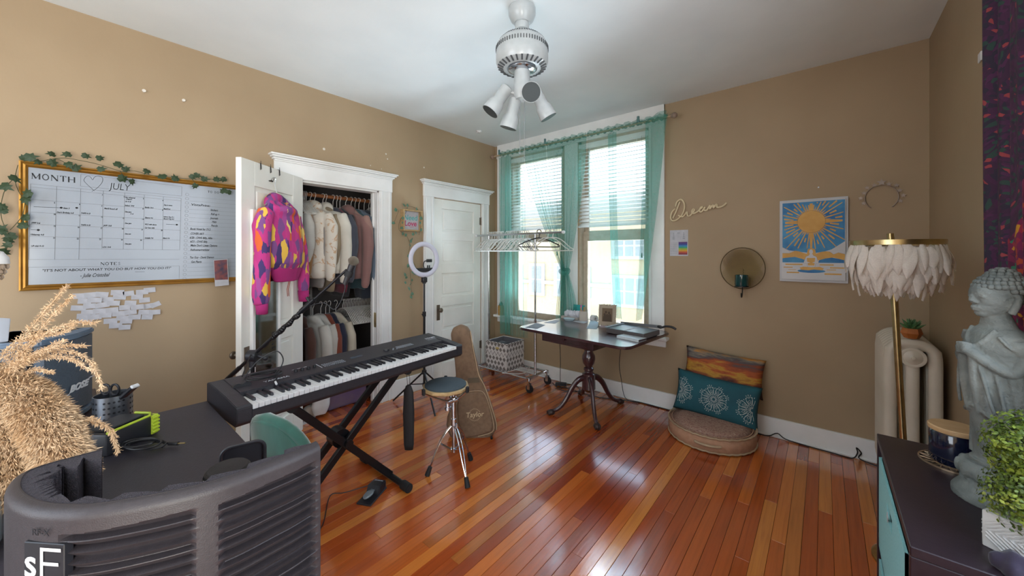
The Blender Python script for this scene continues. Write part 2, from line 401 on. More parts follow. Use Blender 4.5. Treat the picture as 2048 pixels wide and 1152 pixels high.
# ---------------------------------------------------------------- the room
XR, YB, YF, H = 3.77, 3.54, -1.75, 2.80
fl = struct('floor', box(B(), -0.75, XR + .15, YF - .15, YB + .15, -0.12, -0.018), M('subfloor', '#1c0d08', 0.8))
rp = random.Random(3); PW = 0.0598; pl_cache = {}
x = 0.0; count = 0
while x < XR - 0.005:
    w = min(PW * rp.choice((1, 1, 1, 1.0)), XR - x); y = YF - rp.random() * 1.5
    while y < YB:
        L = rp.choice((1.5, 1.9, 2.3, 2.8, 3.2)); y1 = min(y + L, YB); y0 = max(y, YF); y += L
        if y1 - y0 < 0.02: continue
        bm = B(); box(bm, -w / 2 + .0006, w / 2 - .0006, -(y1 - y0) / 2 + .0005, (y1 - y0) / 2 - .0005, -0.018, 0.0, 0.0009)
        o = part('floor_plank', bm, FLOOR, fl, False); o.location = (x + w / 2, (y0 + y1) / 2, rp.uniform(-.0006, 0)); count += 1
    x += PW
# planks running into the closet
for i in range(12):
    bm = B(); box(bm, -.36, .36, -.0294, .0294, -.018, 0, .0009); o = part('floor_plank', bm, FLOOR, fl, False)
    o.location = (-.36 - .001, 1.222 + i * .0598, 0)
struct('ceiling', box(B(), -0.15, XR + .15, YF - .15, YB + .15, H, H + .15), CEIL)
def wall_open(axis, p0, p1, a0, a1, holes):
    """wall box between p0 and p1 across, a0..a1 along, with rectangular holes (lo, hi, z0, z1)"""
    bm = B(); cur = a0
    def bx(l, h, z0, z1):
        if h - l < 1e-4 or z1 - z0 < 1e-4: return
        if axis == 'y': box(bm, p0, p1, l, h, z0, z1)
        else: box(bm, l, h, p0, p1, z0, z1)
    for lo, hi, z0, z1 in sorted(holes):
        bx(cur, lo, 0, H); bx(lo, hi, 0, z0); bx(lo, hi, z1, H); cur = hi
    bx(cur, a1, 0, H); return bm
wl = struct('wall_left', wall_open('y', -.12, 0, YF, YB, [(1.19, 1.897, 0, 2.02), (2.545, 3.282, 0, 2.036)]), WALL)
wb = struct('wall_back', wall_open('x', YB, YB + .2, -.12, XR + .12, [(.27, 1.03, .655, 2.62), (1.23, 1.985, .655, 2.62)]), WALL)
wr = struct('wall_right', wall_open('y', XR, XR + .14, YF, YB, [(-1.5, -.4, .75, 2.45), (.55, 1.5, .8, 2.45)]), WALL)
struct('wall_front', wall_open('x', YF - .14, YF, -.12, XR + .12, [(.9, 2.5, .75, 2.45)]), WALL)  # front opening made up to let the added fill lamp in
# closet shell
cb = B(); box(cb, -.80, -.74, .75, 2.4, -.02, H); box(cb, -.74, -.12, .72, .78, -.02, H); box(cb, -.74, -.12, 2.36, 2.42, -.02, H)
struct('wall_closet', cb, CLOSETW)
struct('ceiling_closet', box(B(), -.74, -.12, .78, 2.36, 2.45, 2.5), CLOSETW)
cs = B(); box(cs, -.738, -.72, 1.19, 1.9, 0, .001)
cs.free()
# patches of filler and the nails on the left wall
for (u, v, r) in ((648, 298, .011), (772, 308, .008), (775, 318, .007), (741, 331, .005), (763, 338, .004), (848, 335, .008)):
    p = on(u, v, 'x', 0.0); bm = B(); cyl(bm, (0, p.y, p.z), (.0012, p.y, p.z), r * 1.0, r * .8, 9)
    part('filler_patch', bm, PATCH, wl, smooth=True)
for k, (u, v) in enumerate(((287, 184), (366, 203))):
    p = on(u, v, 'x', 0.0); bm = B(); cyl(bm, p, p + Vector((.022, 0, .002)), .0035); cyl(bm, p + Vector((.022, 0, .002)), p + Vector((.026, 0, .002)), .009)
    one('screw', bm, PATCH, ('pale screw left in the wall high above the wall calendar' if k == 0 else 'second pale screw in the left wall, nearer the closet'), 'screw', smooth=True)
p = on(1637, 375, 'y', YB); bm = B(); cyl(bm, p, p + Vector((0, -.014, 0)), .005)
one('nail', bm, STEEL, 'small nail head in the wall above the sun picture', 'nail')
p = on(958, 262, 'z', H); bm = B(); lathe(bm, [(.0, -.022), (.018, -.02), (.022, -.008), (.03, -.004), (.03, 0)], p, 14); box(bm, p.x - .03, p.x + .03, p.y - .006, p.y + .006, p.z - .016, p.z - .008)
one('ceiling_hook', bm, PLASTW, 'little white hook plate on the ceiling near the window', 'hook', smooth=True)
bm = B(); box(bm, XR - .006, XR, 2.495, 2.535, 2.245, 2.285, .002)
one('wall_bracket', bm, PLASTW, 'small white bracket high on the right wall beside the printed curtain', 'bracket')

# baseboards
def bb(name, x0, x1, y0, y1, z=.145):
    bm = B(); box(bm, x0, x1, y0, y1, 0, z, .003); return struct(name, bm, WHITE)
bb('baseboard_back', 0.0, XR, YB - .022, YB, .145)
bb('baseboard_left', 0, .02, YF, 1.02); bb('baseboard_left', 0, .02, 2.03, 2.41, .17); bb('baseboard_left', 0, .02, 3.41, YB - .022)
bb('baseboard_right', XR - .02, XR, YF, YB - .022)
q_ = B(); box(q_, .02, XR, YB - .034, YB - .022, 0, .016, .004); struct('trim_4', q_, WHITE)

# door and closet casings on the left wall
def casing(name, y0, y1, ztop, yl, yr, crown=True):
    """side boards y0..yl and yr..y1, head board and moulded crown"""
    bm = B()
    for a, b in ((y0, yl), (yr, y1)):
        box(bm, 0, .022, a, b, 0, ztop, .003); box(bm, .022, .030, a + .018, a + .034, 0.0, ztop, .003); box(bm, .022, .030, b - .034, b - .018, 0, ztop, .003)
    box(bm, 0, .026, y0 - .005, y1 + .005, ztop, ztop + .12, .003)
    for k, (t, zz) in enumerate(((.034, .118), (.045, .13), (.062, .145), (.075, .158))):
        box(bm, 0, t, y0 - .006 - k * .012, y1 + .006 + k * .012, ztop + zz, ztop + zz + .014, .003)
    return struct(name, bm, WHITE)
casing('trim_1', 1.02, 2.028, 2.02, 1.19, 1.897)
casing('trim_2', 2.412, 3.405, 2.036, 2.545, 3.282)
jb = B(); box(jb, -.12, .0, 1.19, 1.205, 0, 2.02); box(jb, -.12, 0, 1.885, 1.897, 0, 2.02); box(jb, -.12, 0, 1.19, 1.897, 2.005, 2.02)
box(jb, -.075, -.06, 1.205, 1.218, 0, 2.005); box(jb, -.075, -.06, 1.872, 1.885, 0, 2.005)
ja = struct('trim_3', jb, WHITE)
bm = B(); box(bm, -.055, -.02, 1.882, 1.885, .72, .86, .001); box(bm, -.045, -.03, 1.879, 1.885, .76, .80); part('strike_plate', bm, GOLD, ja, label='worn brass strike plate')

def panel_door(root, W, Hh, T, panels, knob_s, mat):
    """local: x across from the hinge, y thickness (front face at +y), z up; panels (x0,x1,z0,z1) recessed on both faces"""
    bm = B(); xs = sorted({0, W} | {a for p_ in panels for a in p_[:2]}); zs = sorted({0, Hh} | {a for p_ in panels for a in p_[2:]})
    x0s = min(p_[0] for p_ in panels); x1s = max(p_[1] for p_ in panels)
    box(bm, 0, x0s, -T / 2, T / 2, 0, Hh, .002); box(bm, x1s, W, -T / 2, T / 2, 0, Hh, .002)
    z = 0
    for p_ in sorted(panels, key=lambda q: q[2]):
        box(bm, x0s, x1s, -T / 2, T / 2, z, p_[2], .002); z = p_[3]
    box(bm, x0s, x1s, -T / 2, T / 2, z, Hh, .002)
    st = part('door_frame', bm, mat, root, False)
    for p_ in panels:
        b2 = B(); box(b2, p_[0], p_[1], -T / 2 + .014, T / 2 - .014, p_[2], p_[3])
        box(b2, p_[0] + .03, p_[1] - .03, -T / 2 + .008, T / 2 - .008, p_[2] + .03, p_[3] - .03, .004)
        part('door_panel', b2, mat, root, False)
    return st
# second door, shut, five raised panels
d2 = thing('door_2', 'shut white door with five horizontal panels', 'door', (-.022, 2.549, .004), 0)
del d2['category'], d2['label']; d2['kind'] = 'structure'
d2.rotation_euler = (0, 0, PI / 2)   # local x runs along +y, front face (+y local) would face -x: flip below
WD = .729
pan = [(.12, WD - .12, z0, z1) for z0, z1 in ((.10, .40), (.52, .80), (.92, 1.20), (1.32, 1.60), (1.71, 1.94))]
pan = [(.12, WD - .12, z0, z1) for z0, z1 in ((.20, .46), (.565, .83), (.935, 1.20), (1.305, 1.57), (1.665, 1.92))]
panel_door(d2, WD, 2.025, .036, pan, 0, DOORW)
def knob_set(root, x, z, side, mat=GOLD):
    bm = B(); box(bm, x - .022, x + .022, side * .018, side * .022, z - .085, z + .085, .001); k = part('knob_plate', bm, mat, root, False)
    b2 = B(); lathe(b2, [(.0, .062), (.018, .060), (.026, .050), (.024, .040), (.012, .034), (.009, .02), (.012, .0)], (x, side * .02, z + .03), 18, Rx(-PI / 2 * side))
    part('knob', b2, mat, k, False, True)
ANTQ = M('antique_brass', '#7b6f63', 0.4, 0.8)
knob_set(d2, .068, .77, -1, ANTQ)
for z in (.30, 1.82):
    bm = B(); cyl(bm, (WD + .004, -.024, z - .05), (WD + .004, -.024, z + .05), .008); box(bm, WD - .02, WD + .003, -.0205, -.017, z - .045, z + .045)
    part('hinge', bm, ANTQ, d2, False, True)
# closet door, standing open: hinged at the left jamb
CDH = Vector((.028, 1.20, 0)); CDD = Vector((.628, -.778, 0)).normalized(); CDN = Vector((-CDD.y, CDD.x, 0))
cdz = math.atan2(CDD.y, CDD.x); CW = .665
d1 = thing('door_1', '', 'door', (CDH.x, CDH.y, .008), cdz); del d1['category'], d1['label']; d1['kind'] = 'structure'
panel_door(d1, CW, 2.02, .036, [(.13, CW - .12, z0, z1) for z0, z1 in ((.20, .44), (.55, .79), (.90, 1.30), (1.42, 1.86))], 0, DOORW)
knob_set(d1, CW - .045, .735, 1, ANTQ); knob_set(d1, CW - .045, .735, -1, ANTQ)
def dpt(s, z, off=0.0): return CDH + CDD * s + CDN * (.018 + off) + Vector((0, 0, z))
for k, s in enumerate((.495, .395, .30)):
    bm = B(); c = dpt(s, 2.0)
    tube(bm, [dpt(s, 1.985, .004), dpt(s, 2.030, .003), dpt(s, 2.0315, -.02), dpt(s, 2.0315, -.04), dpt(s, 2.0, -.042)], .0022, 6)
    tube(bm, [dpt(s - .006, 1.99, .006), dpt(s + .002, 2.045, .006)], .0016, 6)
    one('over_door_hook', bm, DKMET, 'thin metal hook over the closet door top, ' + ('nearest its free edge' if k == 0 else 'middle of the three' if k == 1 else 'nearest the hinge'), 'hook', 'hooks over the closet door')

# ---------------------------------------------------------------- back windows
tb = B(); Yf = YB - .024
box(tb, .055, .27, Yf, YB, .655, 2.80, .003); box(tb, .10, .115, Yf - .008, Yf, .655, 2.64, .002); box(tb, .245, .26, Yf - .008, Yf, .655, 2.64, .002)
box(tb, 1.985, 2.128, Yf, YB, .655, 2.80, .003); box(tb, 2.0, 2.015, Yf - .008, Yf, .655, 2.64, .002)
box(tb, 1.05, 1.215, Yf + .012, YB, .655, 2.62, .003)
box(tb, .055, 2.128, Yf - .002, YB, 2.62, 2.80, .003); box(tb, .055, 2.128, Yf - .016, Yf, 2.63, 2.655, .004)
struct('trim_5', tb, WHITE)
tb = B(); box(tb, .03, 2.165, YB - .075, YB + .06, .625, .655, .006); box(tb, .055, 2.14, YB - .02, YB, .56, .625, .003)
struct('trim_6', tb, WHITE)
SASH = M('sash_paint', '#b8ab98', 0.45, c2='#a99b88'); SASHB = M('brown_sash_wood', '#6d5240', 0.5, c2='#5d4535', scale=12, stretch=(4, 1, .6))
for i, (a, b) in enumerate(((.27, 1.03), (1.23, 1.985))):
    wn = thing('window_%d' % (i + 1), '', 'window', ((a + b) / 2, YB + .1, .655)); del wn['label'], wn['category']; wn['kind'] = 'structure'
    bm = B(); box(bm, a, a + .025, YB, YB + .2, .655, 2.62); box(bm, b - .025, b, YB, YB + .2, .655, 2.62); box(bm, a, b, YB, YB + .2, 2.59, 2.62); box(bm, a, b, YB + .0, YB + .22, .64, .66)
    part('window_frame', bm, SASH, wn)
    for nm, y, z0, z1 in (('lower_sash', YB + .045, .66, 1.66), ('upper_sash', YB + .082, 1.56, 2.59)):
        bm = B(); lo = a + .025; hi = b - .025
        box(bm, lo, lo + .045, y, y + .035, z0, z1, .003); box(bm, hi - .045, hi, y, y + .035, z0, z1, .003)
        box(bm, lo + .045, hi - .045, y, y + .035, z0, z0 + (.06 if z0 < 1 else .11), .003); box(bm, lo + .045, hi - .045, y, y + .035, z1 - (.05 if z0 > 1 else .10), z1, .003)
        s_ = part(nm, bm, SASH, wn)
        b2 = B(); box(b2, lo + .045, hi - .045, y + .015, y + .019, z0 + .05, z1 - .045); part('pane', b2, GLASS, s_)
    bd = thing('window_blind', 'white slatted blind lowered halfway over the ' + ('left' if i == 0 else 'right') + ' window', 'blind', ((a + b) / 2, YB + .002, 1.70), 0, 'slatted window blinds')
    lo = a + .004; hi = b - .004
    bm = B(); box(bm, lo, hi, YB - .022, YB + .026, 2.545, 2.59, .003); part('head_rail', bm, BLIND, bd)
    bm = B(); box(bm, lo, hi, YB - .016, YB - .03, 1.70, 1.722, .003); part('bottom_rail', bm, BLIND, bd)
    sm = B(); t_ = B(); grid(t_, lambda u, v: Vector(((u - .5) * (hi - lo), (v - .5) * .048, .004 * (1 - (2 * v - 1) ** 2))), 1, 4, .0022)
    merge(sm, t_); me = None; nsl = 21; c0 = None
    for k in range(nsl):
        z = 1.738 + k * (2.54 - 1.738) / nsl
        if c0 is None: c0 = o = part('slat', sm, BLIND, bd, False)
        else: o = c0.copy(); COL.objects.link(o); o.parent = bd
        tilt = .42 if k > 7 else .8
        o.location = (0, 0, z - 1.70); o.rotation_euler = (tilt, 0, 0)
    bm = B()
    for xx in (lo + .12, hi - .12): tube(bm, [(xx, YB + .002, 1.71), (xx, YB + .002, 2.55)], .0016, 5)
    part('ladder_cord', bm, BLIND, bd)
    xx = hi - .06; zz = 1.45 - .02 * i
    bm = B(); tube(bm, [(xx, YB - .028, 2.55), (xx + .002, YB - .03, zz)], .0011, 5); cyl(bm, (xx + .002, YB - .03, zz - .045), (xx + .002, YB - .03, zz), .008, .004)
    part('pull_cord', bm, DKMET, bd)
# small plant on the left end of the sill
pt = thing('sill_plant', 'small leafy plant in a woven tan pot on the left end of the window sill', 'plant', (.145, 3.43, .655))
pt.location = (.15, 3.478, .656)
bm = B(); lathe(bm, [(.0, 0), (.03, 0), (.036, .03), (.038, .09), (.034, .12), (.03, .12), (.03, .11), (0, .11)], (0, 0, 0), 18); part('pot', bm, M('woven_tan', '#b98f4e', 0.8, c2='#a17a3e', scale=60, bump=.3), pt, False, True)
bm = B(); rr = random.Random(5)
for k in range(26):
    a = rr.uniform(0, 2 * PI); e = rr.uniform(.2, 1.2); L = rr.uniform(.04, .075); d = Vector((math.cos(a) * math.cos(e) * .6, math.sin(a) * math.cos(e) * .4, math.sin(e)))
    b0 = Vector((0, 0, .11)); tip = b0 + d * L; s = d.cross(Vector((0, 0, 1))).normalized() * .013
    vs = [bm.verts.new(q) for q in (b0 + d * L * .4, b0 + d * L * .7 + s, tip, b0 + d * L * .7 - s)]; bm.faces.new(vs)
part('foliage', bm, LEAFP, pt, False)

# ---------------------------------------------------------------- curtains on the back windows
rodz = 2.64; rody = YB - .115
rod = thing('curtain_rod', 'long pale curtain rod with round end finials above the windows', 'rod', (1.15, rody, rodz))
bm = B(); cyl(bm, (.07, rody, rodz), (2.235, rody, rodz), .0095, seg=12); part('tube', bm, TAND, rod, smooth=True)
for xx in (.06, 2.245):
    bm = B(); sph(bm, (xx, rody, rodz), .026); cyl(bm, (xx + (.03 if xx < 1 else -.03), rody, rodz), (xx, rody, rodz), .014); part('finial', bm, M('wood_finial_%d' % (xx > 1), '#8f7a6a', .5), rod, smooth=True)
for xx in (.17, .86, 1.92):
    bm = B(); box(bm, xx - .01, xx + .01, rody - .006, rody + .012, rodz - .01, rodz + .07, .002); box(bm, xx - .009, xx + .009, rody, YB - .024, rodz + .02, rodz + .032); part('bracket', bm, M('bracket_%d' % int(xx * 100), '#5c7f80', .5), rod)
def curtain(name, label, top, bot, mat, nu=90, nv=36, waist=None, fold=9, amp=.018, seed=0, yb=None):
    """top=(x0,x1,z) gathered on the rod, bot=(x0,x1,z); waist=(x0,x1,z) is where it is tied"""
    rs = random.Random(seed); ph = [rs.uniform(0, 6.3) for _ in range(4)]
    def fn(u, v):
        z = top[2] + (bot[2] - top[2]) * v
        if waist:
            wv = (top[2] - waist[2]) / (top[2] - bot[2])
            if v < wv: k = (v / wv); k = k ** 1.5; x0 = top[0] + (waist[0] - top[0]) * k; x1 = top[1] + (waist[1] - top[1]) * k; am = amp * (1 - .3 * k)
            else: k = math.sin((v - wv) / (1 - wv) * PI / 2); x0 = waist[0] + (bot[0] - waist[0]) * k; x1 = waist[1] + (bot[1] - waist[1]) * k; am = amp * .9
        else: x0 = top[0] + (bot[0] - top[0]) * v; x1 = top[1] + (bot[1] - top[1]) * v; am = amp * (.7 + .4 * v)
        uu = u + .02 * math.sin(u * 13 + ph[3])
        y = rody - .002 + am * (math.sin(uu * fold * 2 * PI + ph[0]) + .45 * math.sin(uu * fold * 3.7 * PI + ph[1] + v)) * (0.35 + .65 * min(1, v * 6))
        x = x0 + (x1 - x0) * u + .25 * am * math.cos(uu * fold * 2 * PI + ph[2])
        return Vector((x, y, z))
    bm = B(); grid(bm, fn, nu, nv)
    o = thing(name, label, 'curtain', ((top[0] + top[1]) / 2, rody, bot[2]), 0, 'sheer teal window curtains')
    part('voile', bm, mat, o, smooth=2)
    hb = B(); n = int((top[1] - top[0]) * 90)
    def hd(u, v):
        a = v * 2 * PI; r = .016 + .004 * math.sin(u * n * 1.9)
        return Vector((top[0] + (top[1] - top[0]) * u, rody + math.cos(a) * r, rodz + math.sin(a) * r + .006 * math.sin(u * n)))
    grid(hb, hd, max(8, n * 2), 8)
    def ruff(u, v): return Vector((top[0] + (top[1] - top[0]) * u, rody + .008 * math.sin(u * n * 1.7), rodz + .01 + v * (.028 + .008 * math.sin(u * n * .7))))
    grid(hb, ruff, max(8, n * 2), 2)
    part('rod_pocket', hb, SHEERD, o, smooth=2)
    return o
c1 = curtain('sheer_curtain', 'leftmost sheer teal curtain hanging straight below the sill', (.19, .56, rodz), (.20, .60, .44), SHEER, fold=7, seed=1, amp=.016)
hm = B(); grid(hm, lambda u, v: Vector((.195 + .175 * u, rody - .03 + .022 * math.sin(u * 14 + v), 2.6 - v * 2.15)), 40, 24); part('gathered_edge', hm, SHEERD, c1, smooth=2)
curtain('sheer_curtain', 'sheer teal curtain left of centre, swept down to the knot', (.56, .87, rodz), (1.0, 1.14, .70), SHEERD, waist=(1.085, 1.125, 1.23), fold=6, seed=2, amp=.014)
curtain('sheer_curtain', 'sheer teal curtain right of centre, swept left into the knot', (.88, 1.38, rodz), (1.06, 1.27, .76), SHEERD, waist=(1.10, 1.165, 1.22), fold=6, seed=3, amp=.016)
c4 = curtain('sheer_curtain', 'rightmost sheer teal curtain narrowing downward behind the table', (1.39, 2.19, rodz), (1.42, 1.96, .78), SHEER, fold=5, seed=4, amp=.014)
hm = B(); grid(hm, lambda u, v: Vector((1.63 + .09 * u + .06 * v * v, rody - .03 + .018 * math.sin(u * 16 + v * 2), 2.6 - v * 1.8)), 30, 24); part('gathered_fold', hm, SHEERD, c4, smooth=2)
hm = B(); grid(hm, lambda u, v: Vector((2.0 + .19 * u - (.10 - .01 * u) * v - .13 * u * v ** 1.4, rody - .02 + .02 * math.sin(u * 7 + v * 2) - .03 * u, 2.66 + .03 * u - v * 1.87)), 30, 24); part('gathered_edge', hm, SHEERD, c4, smooth=2)
bm = B(); tube(bm, [(1.08, rody - .03, 1.24), (1.12, rody - .045, 1.21), (1.17, rody - .03, 1.215), (1.15, rody + .03, 1.25), (1.10, rody + .03, 1.25)], .018, 8, True, 5); sph(bm, (1.14, rody - .05, 1.215), (.025, .018, .022))
one('curtain_knot', bm, SHEERD, 'twisted teal knot tying the two middle curtains together', 'tie', smooth=True)

# ---------------------------------------------------------------- the house across the street
hs = thing('apartment_building', 'pale cream building with pale stone trim seen through the windows', 'building', (-1.5, 11.2, -4))
bm = B(); box(bm, -14, 9, 11, 13, -4, 2.9); part('facade', bm, FACADE, hs)
bm = B(); box(bm, -14.1, 9.1, 10.85, 11.0, 2.75, 3.05, .02); box(bm, -14, 9, 10.93, 11.0, .35, .47); part('cornice', bm, RIMD, hs)
def far_win(x0, x1, z0, z1, n=1):
    f = B(); box(f, x0 - .1, x1 + .1, 10.94, 11.0, z0 - .1, z1 + .1); w_ = part('window', f, RIMD, hs)
    for k in range(n):
        a = x0 + (x1 - x0) * k / n + .04; b_ = x0 + (x1 - x0) * (k + 1) / n - .04
        for za, zb in ((z0, (z0 + z1) / 2 - .03), ((z0 + z1) / 2 + .03, z1)):
            g = B(); box(g, a, b_, 10.925, 10.945, za, zb); part('pane', g, GLASSD, w_)
for u0, u1, v0, v1, n in ((1062, 1084, 532, 586, 1), (1112, 1128, 532, 588, 1), (1168, 1175, 540, 590, 1), (1228, 1292, 556, 612, 3), (1228, 1290, 472, 512, 3), (1027, 1040, 535, 588, 1), (1340, 1400, 556, 612, 3), (960, 985, 535, 590, 1)):
    a = on(u0, v0, 'y', 10.94); b_ = on(u1, v1, 'y', 10.94); far_win(a.x, b_.x, b_.z, a.z, n)
# ---------------------------------------------------------------- soft goods helpers
def loft(bm, secs, seg=20, close=True):
    """stack of ellipses (cx, cy, cz, rx, ry)"""
    R = []
    for cx, cy, cz, rx, ry in secs:
        R.append([bm.verts.new((cx + rx * math.cos(2 * PI * i / seg), cy + ry * math.sin(2 * PI * i / seg), cz)) for i in range(seg)])
    for a in range(len(R) - 1):
        for i in range(seg): bm.faces.new((R[a][i], R[a][(i + 1) % seg], R[a + 1][(i + 1) % seg], R[a + 1][i]))
    if close: bm.faces.new(R[0][::-1]); bm.faces.new(R[-1])
    return bm
def wrinkle(bm, amp, sc, st=(1, 1, .35), seed=0):
    bm.normal_update()
    for v in bm.verts:
        p = Vector((v.co.x * st[0] * sc + seed, v.co.y * st[1] * sc, v.co.z * st[2] * sc))
        v.co += v.normal * amp * noise.noise(p)
    return bm
def hanger_bm(w=.42, r=.0035, clip=0, sag=.10):
    """tubular hanger in the local XZ plane, hook round the origin"""
    b = B(); h = []
    for k in range(11):
        a = math.radians(200 - 22 * k); h.append((math.cos(a) * .022, 0, math.sin(a) * .022 - .0))
    tube(b, h + [(.004, 0, -.035), (0, 0, -.07)], r * .75, 6)
    tube(b, [(0, 0, -.065), (w * .2, 0, -.085), (w * .42, 0, -.065 - sag), (w * .5, 0, -.085 - sag), (w * .46, 0, -.10 - sag), (0, 0, -.10 - sag), (-w * .46, 0, -.10 - sag), (-w * .5, 0, -.085 - sag), (-w * .42, 0, -.065 - sag), (-w * .2, 0, -.085)], r, 6, True, 3)
    return b
def garment(name, label, loc, rz, mat, w=.40, h=.62, th=.05, sl=.50, vox=.011, seed=0, hood=False, cuffs=None, cat='garment', group='clothes hanging in the closet', hookmat=None):
    g = thing(name, label, cat, loc, rz, group)
    b = B(); t0 = -.10
    loft(b, [(0, 0, t0 + .0, .05, .035), (0, 0, t0 - .03, .09, .04), (0, 0, t0 - .07, w * .40, th * .8), (0, 0, t0 - .12, w * .47, th), (0, 0, t0 - h * .55, w * .44, th * 1.1), (0, 0, t0 - h * .92, w * .43, th * 1.15), (0, 0, t0 - h, w * .38, th * .9)])
    for s in (-1, 1):
        pts = [(s * w * .40, 0, t0 - .09), (s * w * .52, -.005, t0 - .20), (s * w * .55, -.012, t0 - .36), (s * w * .50, -.02, t0 - sl), (s * w * .48, -.02, t0 - sl - .04)]
        t = B(); tube(t, pts, [.05, .058, .054, .045, .032], 10, sm=0); merge(b, t, Matrix.Diagonal((1, .75, 1, 1)))
    if hood: sph(b, (0, .02, t0 - .02), (.10, .045, .07)); 
    b = remesh(b, vox, 3); wrinkle(b, .014, 9, seed=seed)
    part('body', b, mat, g, False, smooth=2)
    hb = B(); tube(hb, [(math.cos(math.radians(200 - 22 * k)) * .02, 0, math.sin(math.radians(200 - 22 * k)) * .02) for k in range(11)] + [(0, 0, -.04), (0, 0, -.11)], .0025, 6)
    part('hanger_hook', hb, hookmat or HANGW, g, False, True)
    return g
FC = {}
def fab(c, nm):
    if c not in FC: FC[c] = M(nm, c, .9, scale=5, bump=.08, bs=40, sheen=.2)
    return FC[c]
# closet rods
bm = B(); cyl(bm, (-.30, .78, 1.955), (-.30, 2.36, 1.955), .017); ob = one('closet_rod', bm, M('rod_wood', '#8a5530', .5), 'round wooden closet rod carrying the hanging clothes', 'rod', smooth=True)
bm = B(); cyl(bm, (-.34, .78, .955), (-.34, 2.36, .955), .009); one('lower_rod', bm, DKMET, 'thin lower rod in the closet with jackets and empty hangers', 'rod', smooth=True)
R = math.radians
for i, (nm, lb, y, rz, c, w, h, th, sl) in enumerate((
    ('white_shirt', 'white shirt at the left end of the closet rod, mostly behind the door', 1.30, 8, '#b9b6b0', .40, .60, .03, .5),
    ('camel_shirt', 'mustard brown shirt hanging below the tie-dyed hoodie', 1.37, 4, '#8a6238', .38, .78, .03, .6),
    ('tie_dye_hoodie', 'bulky white hoodie with rust tie-dye blotches', 1.475, 24, 'TD', .46, .66, .085, .64),
    ('grey_sweater', 'pale grey sweater between the tie-dyed and cream hoodies', 1.52, 10, '#8f8b88', .32, .74, .025, .46),
    ('cream_hoodie', 'cream white hoodie with a long hanging sleeve', 1.60, 24, '#d3cfc4', .50, .62, .07, .66),
    ('beige_shirt', 'beige shirt hem showing below the cream hoodie', 1.635, 6, '#8f8069', .34, .78, .02, .50),
    ('slate_sweater', 'dark slate grey sweater right of the cream hoodie', 1.70, 18, '#3c404c', .46, .72, .05, .66),
    ('maroon_shirt', 'maroon shirt peeking out under the slate sweater', 1.735, 6, '#6b2436', .40, .80, .02, .64),
    ('black_shirt', 'black shirt tucked between slate and mauve clothes', 1.765, 4, '#1f2028', .42, .84, .02, .60),
    ('mauve_hoodie', 'dusty mauve hoodie with long drooping sleeves', 1.82, 24, '#8a6763', .47, .68, .055, .72),
    ('blush_cardigan', 'blush pink cardigan behind the mauve hoodie', 1.875, 14, '#98776e', .44, .60, .03, .62),
    ('teal_shirt', 'dark teal shirt near the right end of the rod', 1.915, 8, '#31525c', .42, .78, .025, .6),
    ('blue_grey_jacket', 'blue-grey jacket near the right closet jamb', 1.955, 14, '#5e6c7c', .44, .72, .03, .66),
    ('navy_dress', 'long navy garment in the right corner of the closet', 2.01, 4, '#27303f', .42, .88, .03, .6),
    ('light_blue_shirt', 'light blue shirt hem at the right of the closet', 2.06, 4, '#5f8296', .42, .84, .02, .6))):
    garment(nm, lb, (-.30, y - (.06 + .035 * min(1, i / 5) if i else .02), 1.958), R(rz), TIEDYE if c == 'TD' else fab(c, nm + '_cloth'), w, h, th, sl, seed=i * 3.1, hood=i in (2, 4, 9))
for i, (nm, lb, y, c, h, rz) in enumerate((
    ('white_jacket', 'white jacket on the lower rod, nearest the open door', 1.44, '#c4c1ba', .56, 16), ('pale_jacket', 'second pale jacket on the lower rod', 1.51, '#b5b2ac', .54, 12),
    ('rust_vest', 'rust red vest between jackets on the lower rod', 1.555, '#7a3a28', .54, 6), ('navy_jacket', 'navy jacket on the lower rod', 1.59, '#1c2036', .54, 10),
    ('colour_block_jacket', 'cream jacket with dark hem, rightmost on the lower rod', 1.65, '#bdb4a2', .46, 18))):
    garment(nm, lb, (-.34, y, .957), R(rz), fab(c, nm + '_cloth'), .36, h, .028, .46, seed=50 + i, group='jackets on the lower closet rod')
garment('brown_coat', 'brown coat hanging low behind the closet door edge', (-.36, 1.34, .957), R(4), fab('#4b2d24', 'brown_coat_cloth'), .36, .60, .03, .5, seed=77, group='jackets on the lower closet rod')
hg0 = None
for k in range(19):
    loc = (-.34, 1.715 + k * .016, .957)
    if hg0 is None: hg0 = one('clothes_hanger', hanger_bm(.44, .004), HANGW, 'empty pale hanger in the tight row on the lower closet rod', 'hanger', 'empty hangers on the lower closet rod', True, (0, 0, 0)); hg0.location = loc
    else: dup(hg0, loc)
for k in range(14): dup(hg0, (-.30, 1.27 + k * .012 if k < 9 else 1.88 + k * .012, 1.958), 0, 'pale hanger crowded on the upper closet rod among the clothes', 'hangers on the upper closet rod')
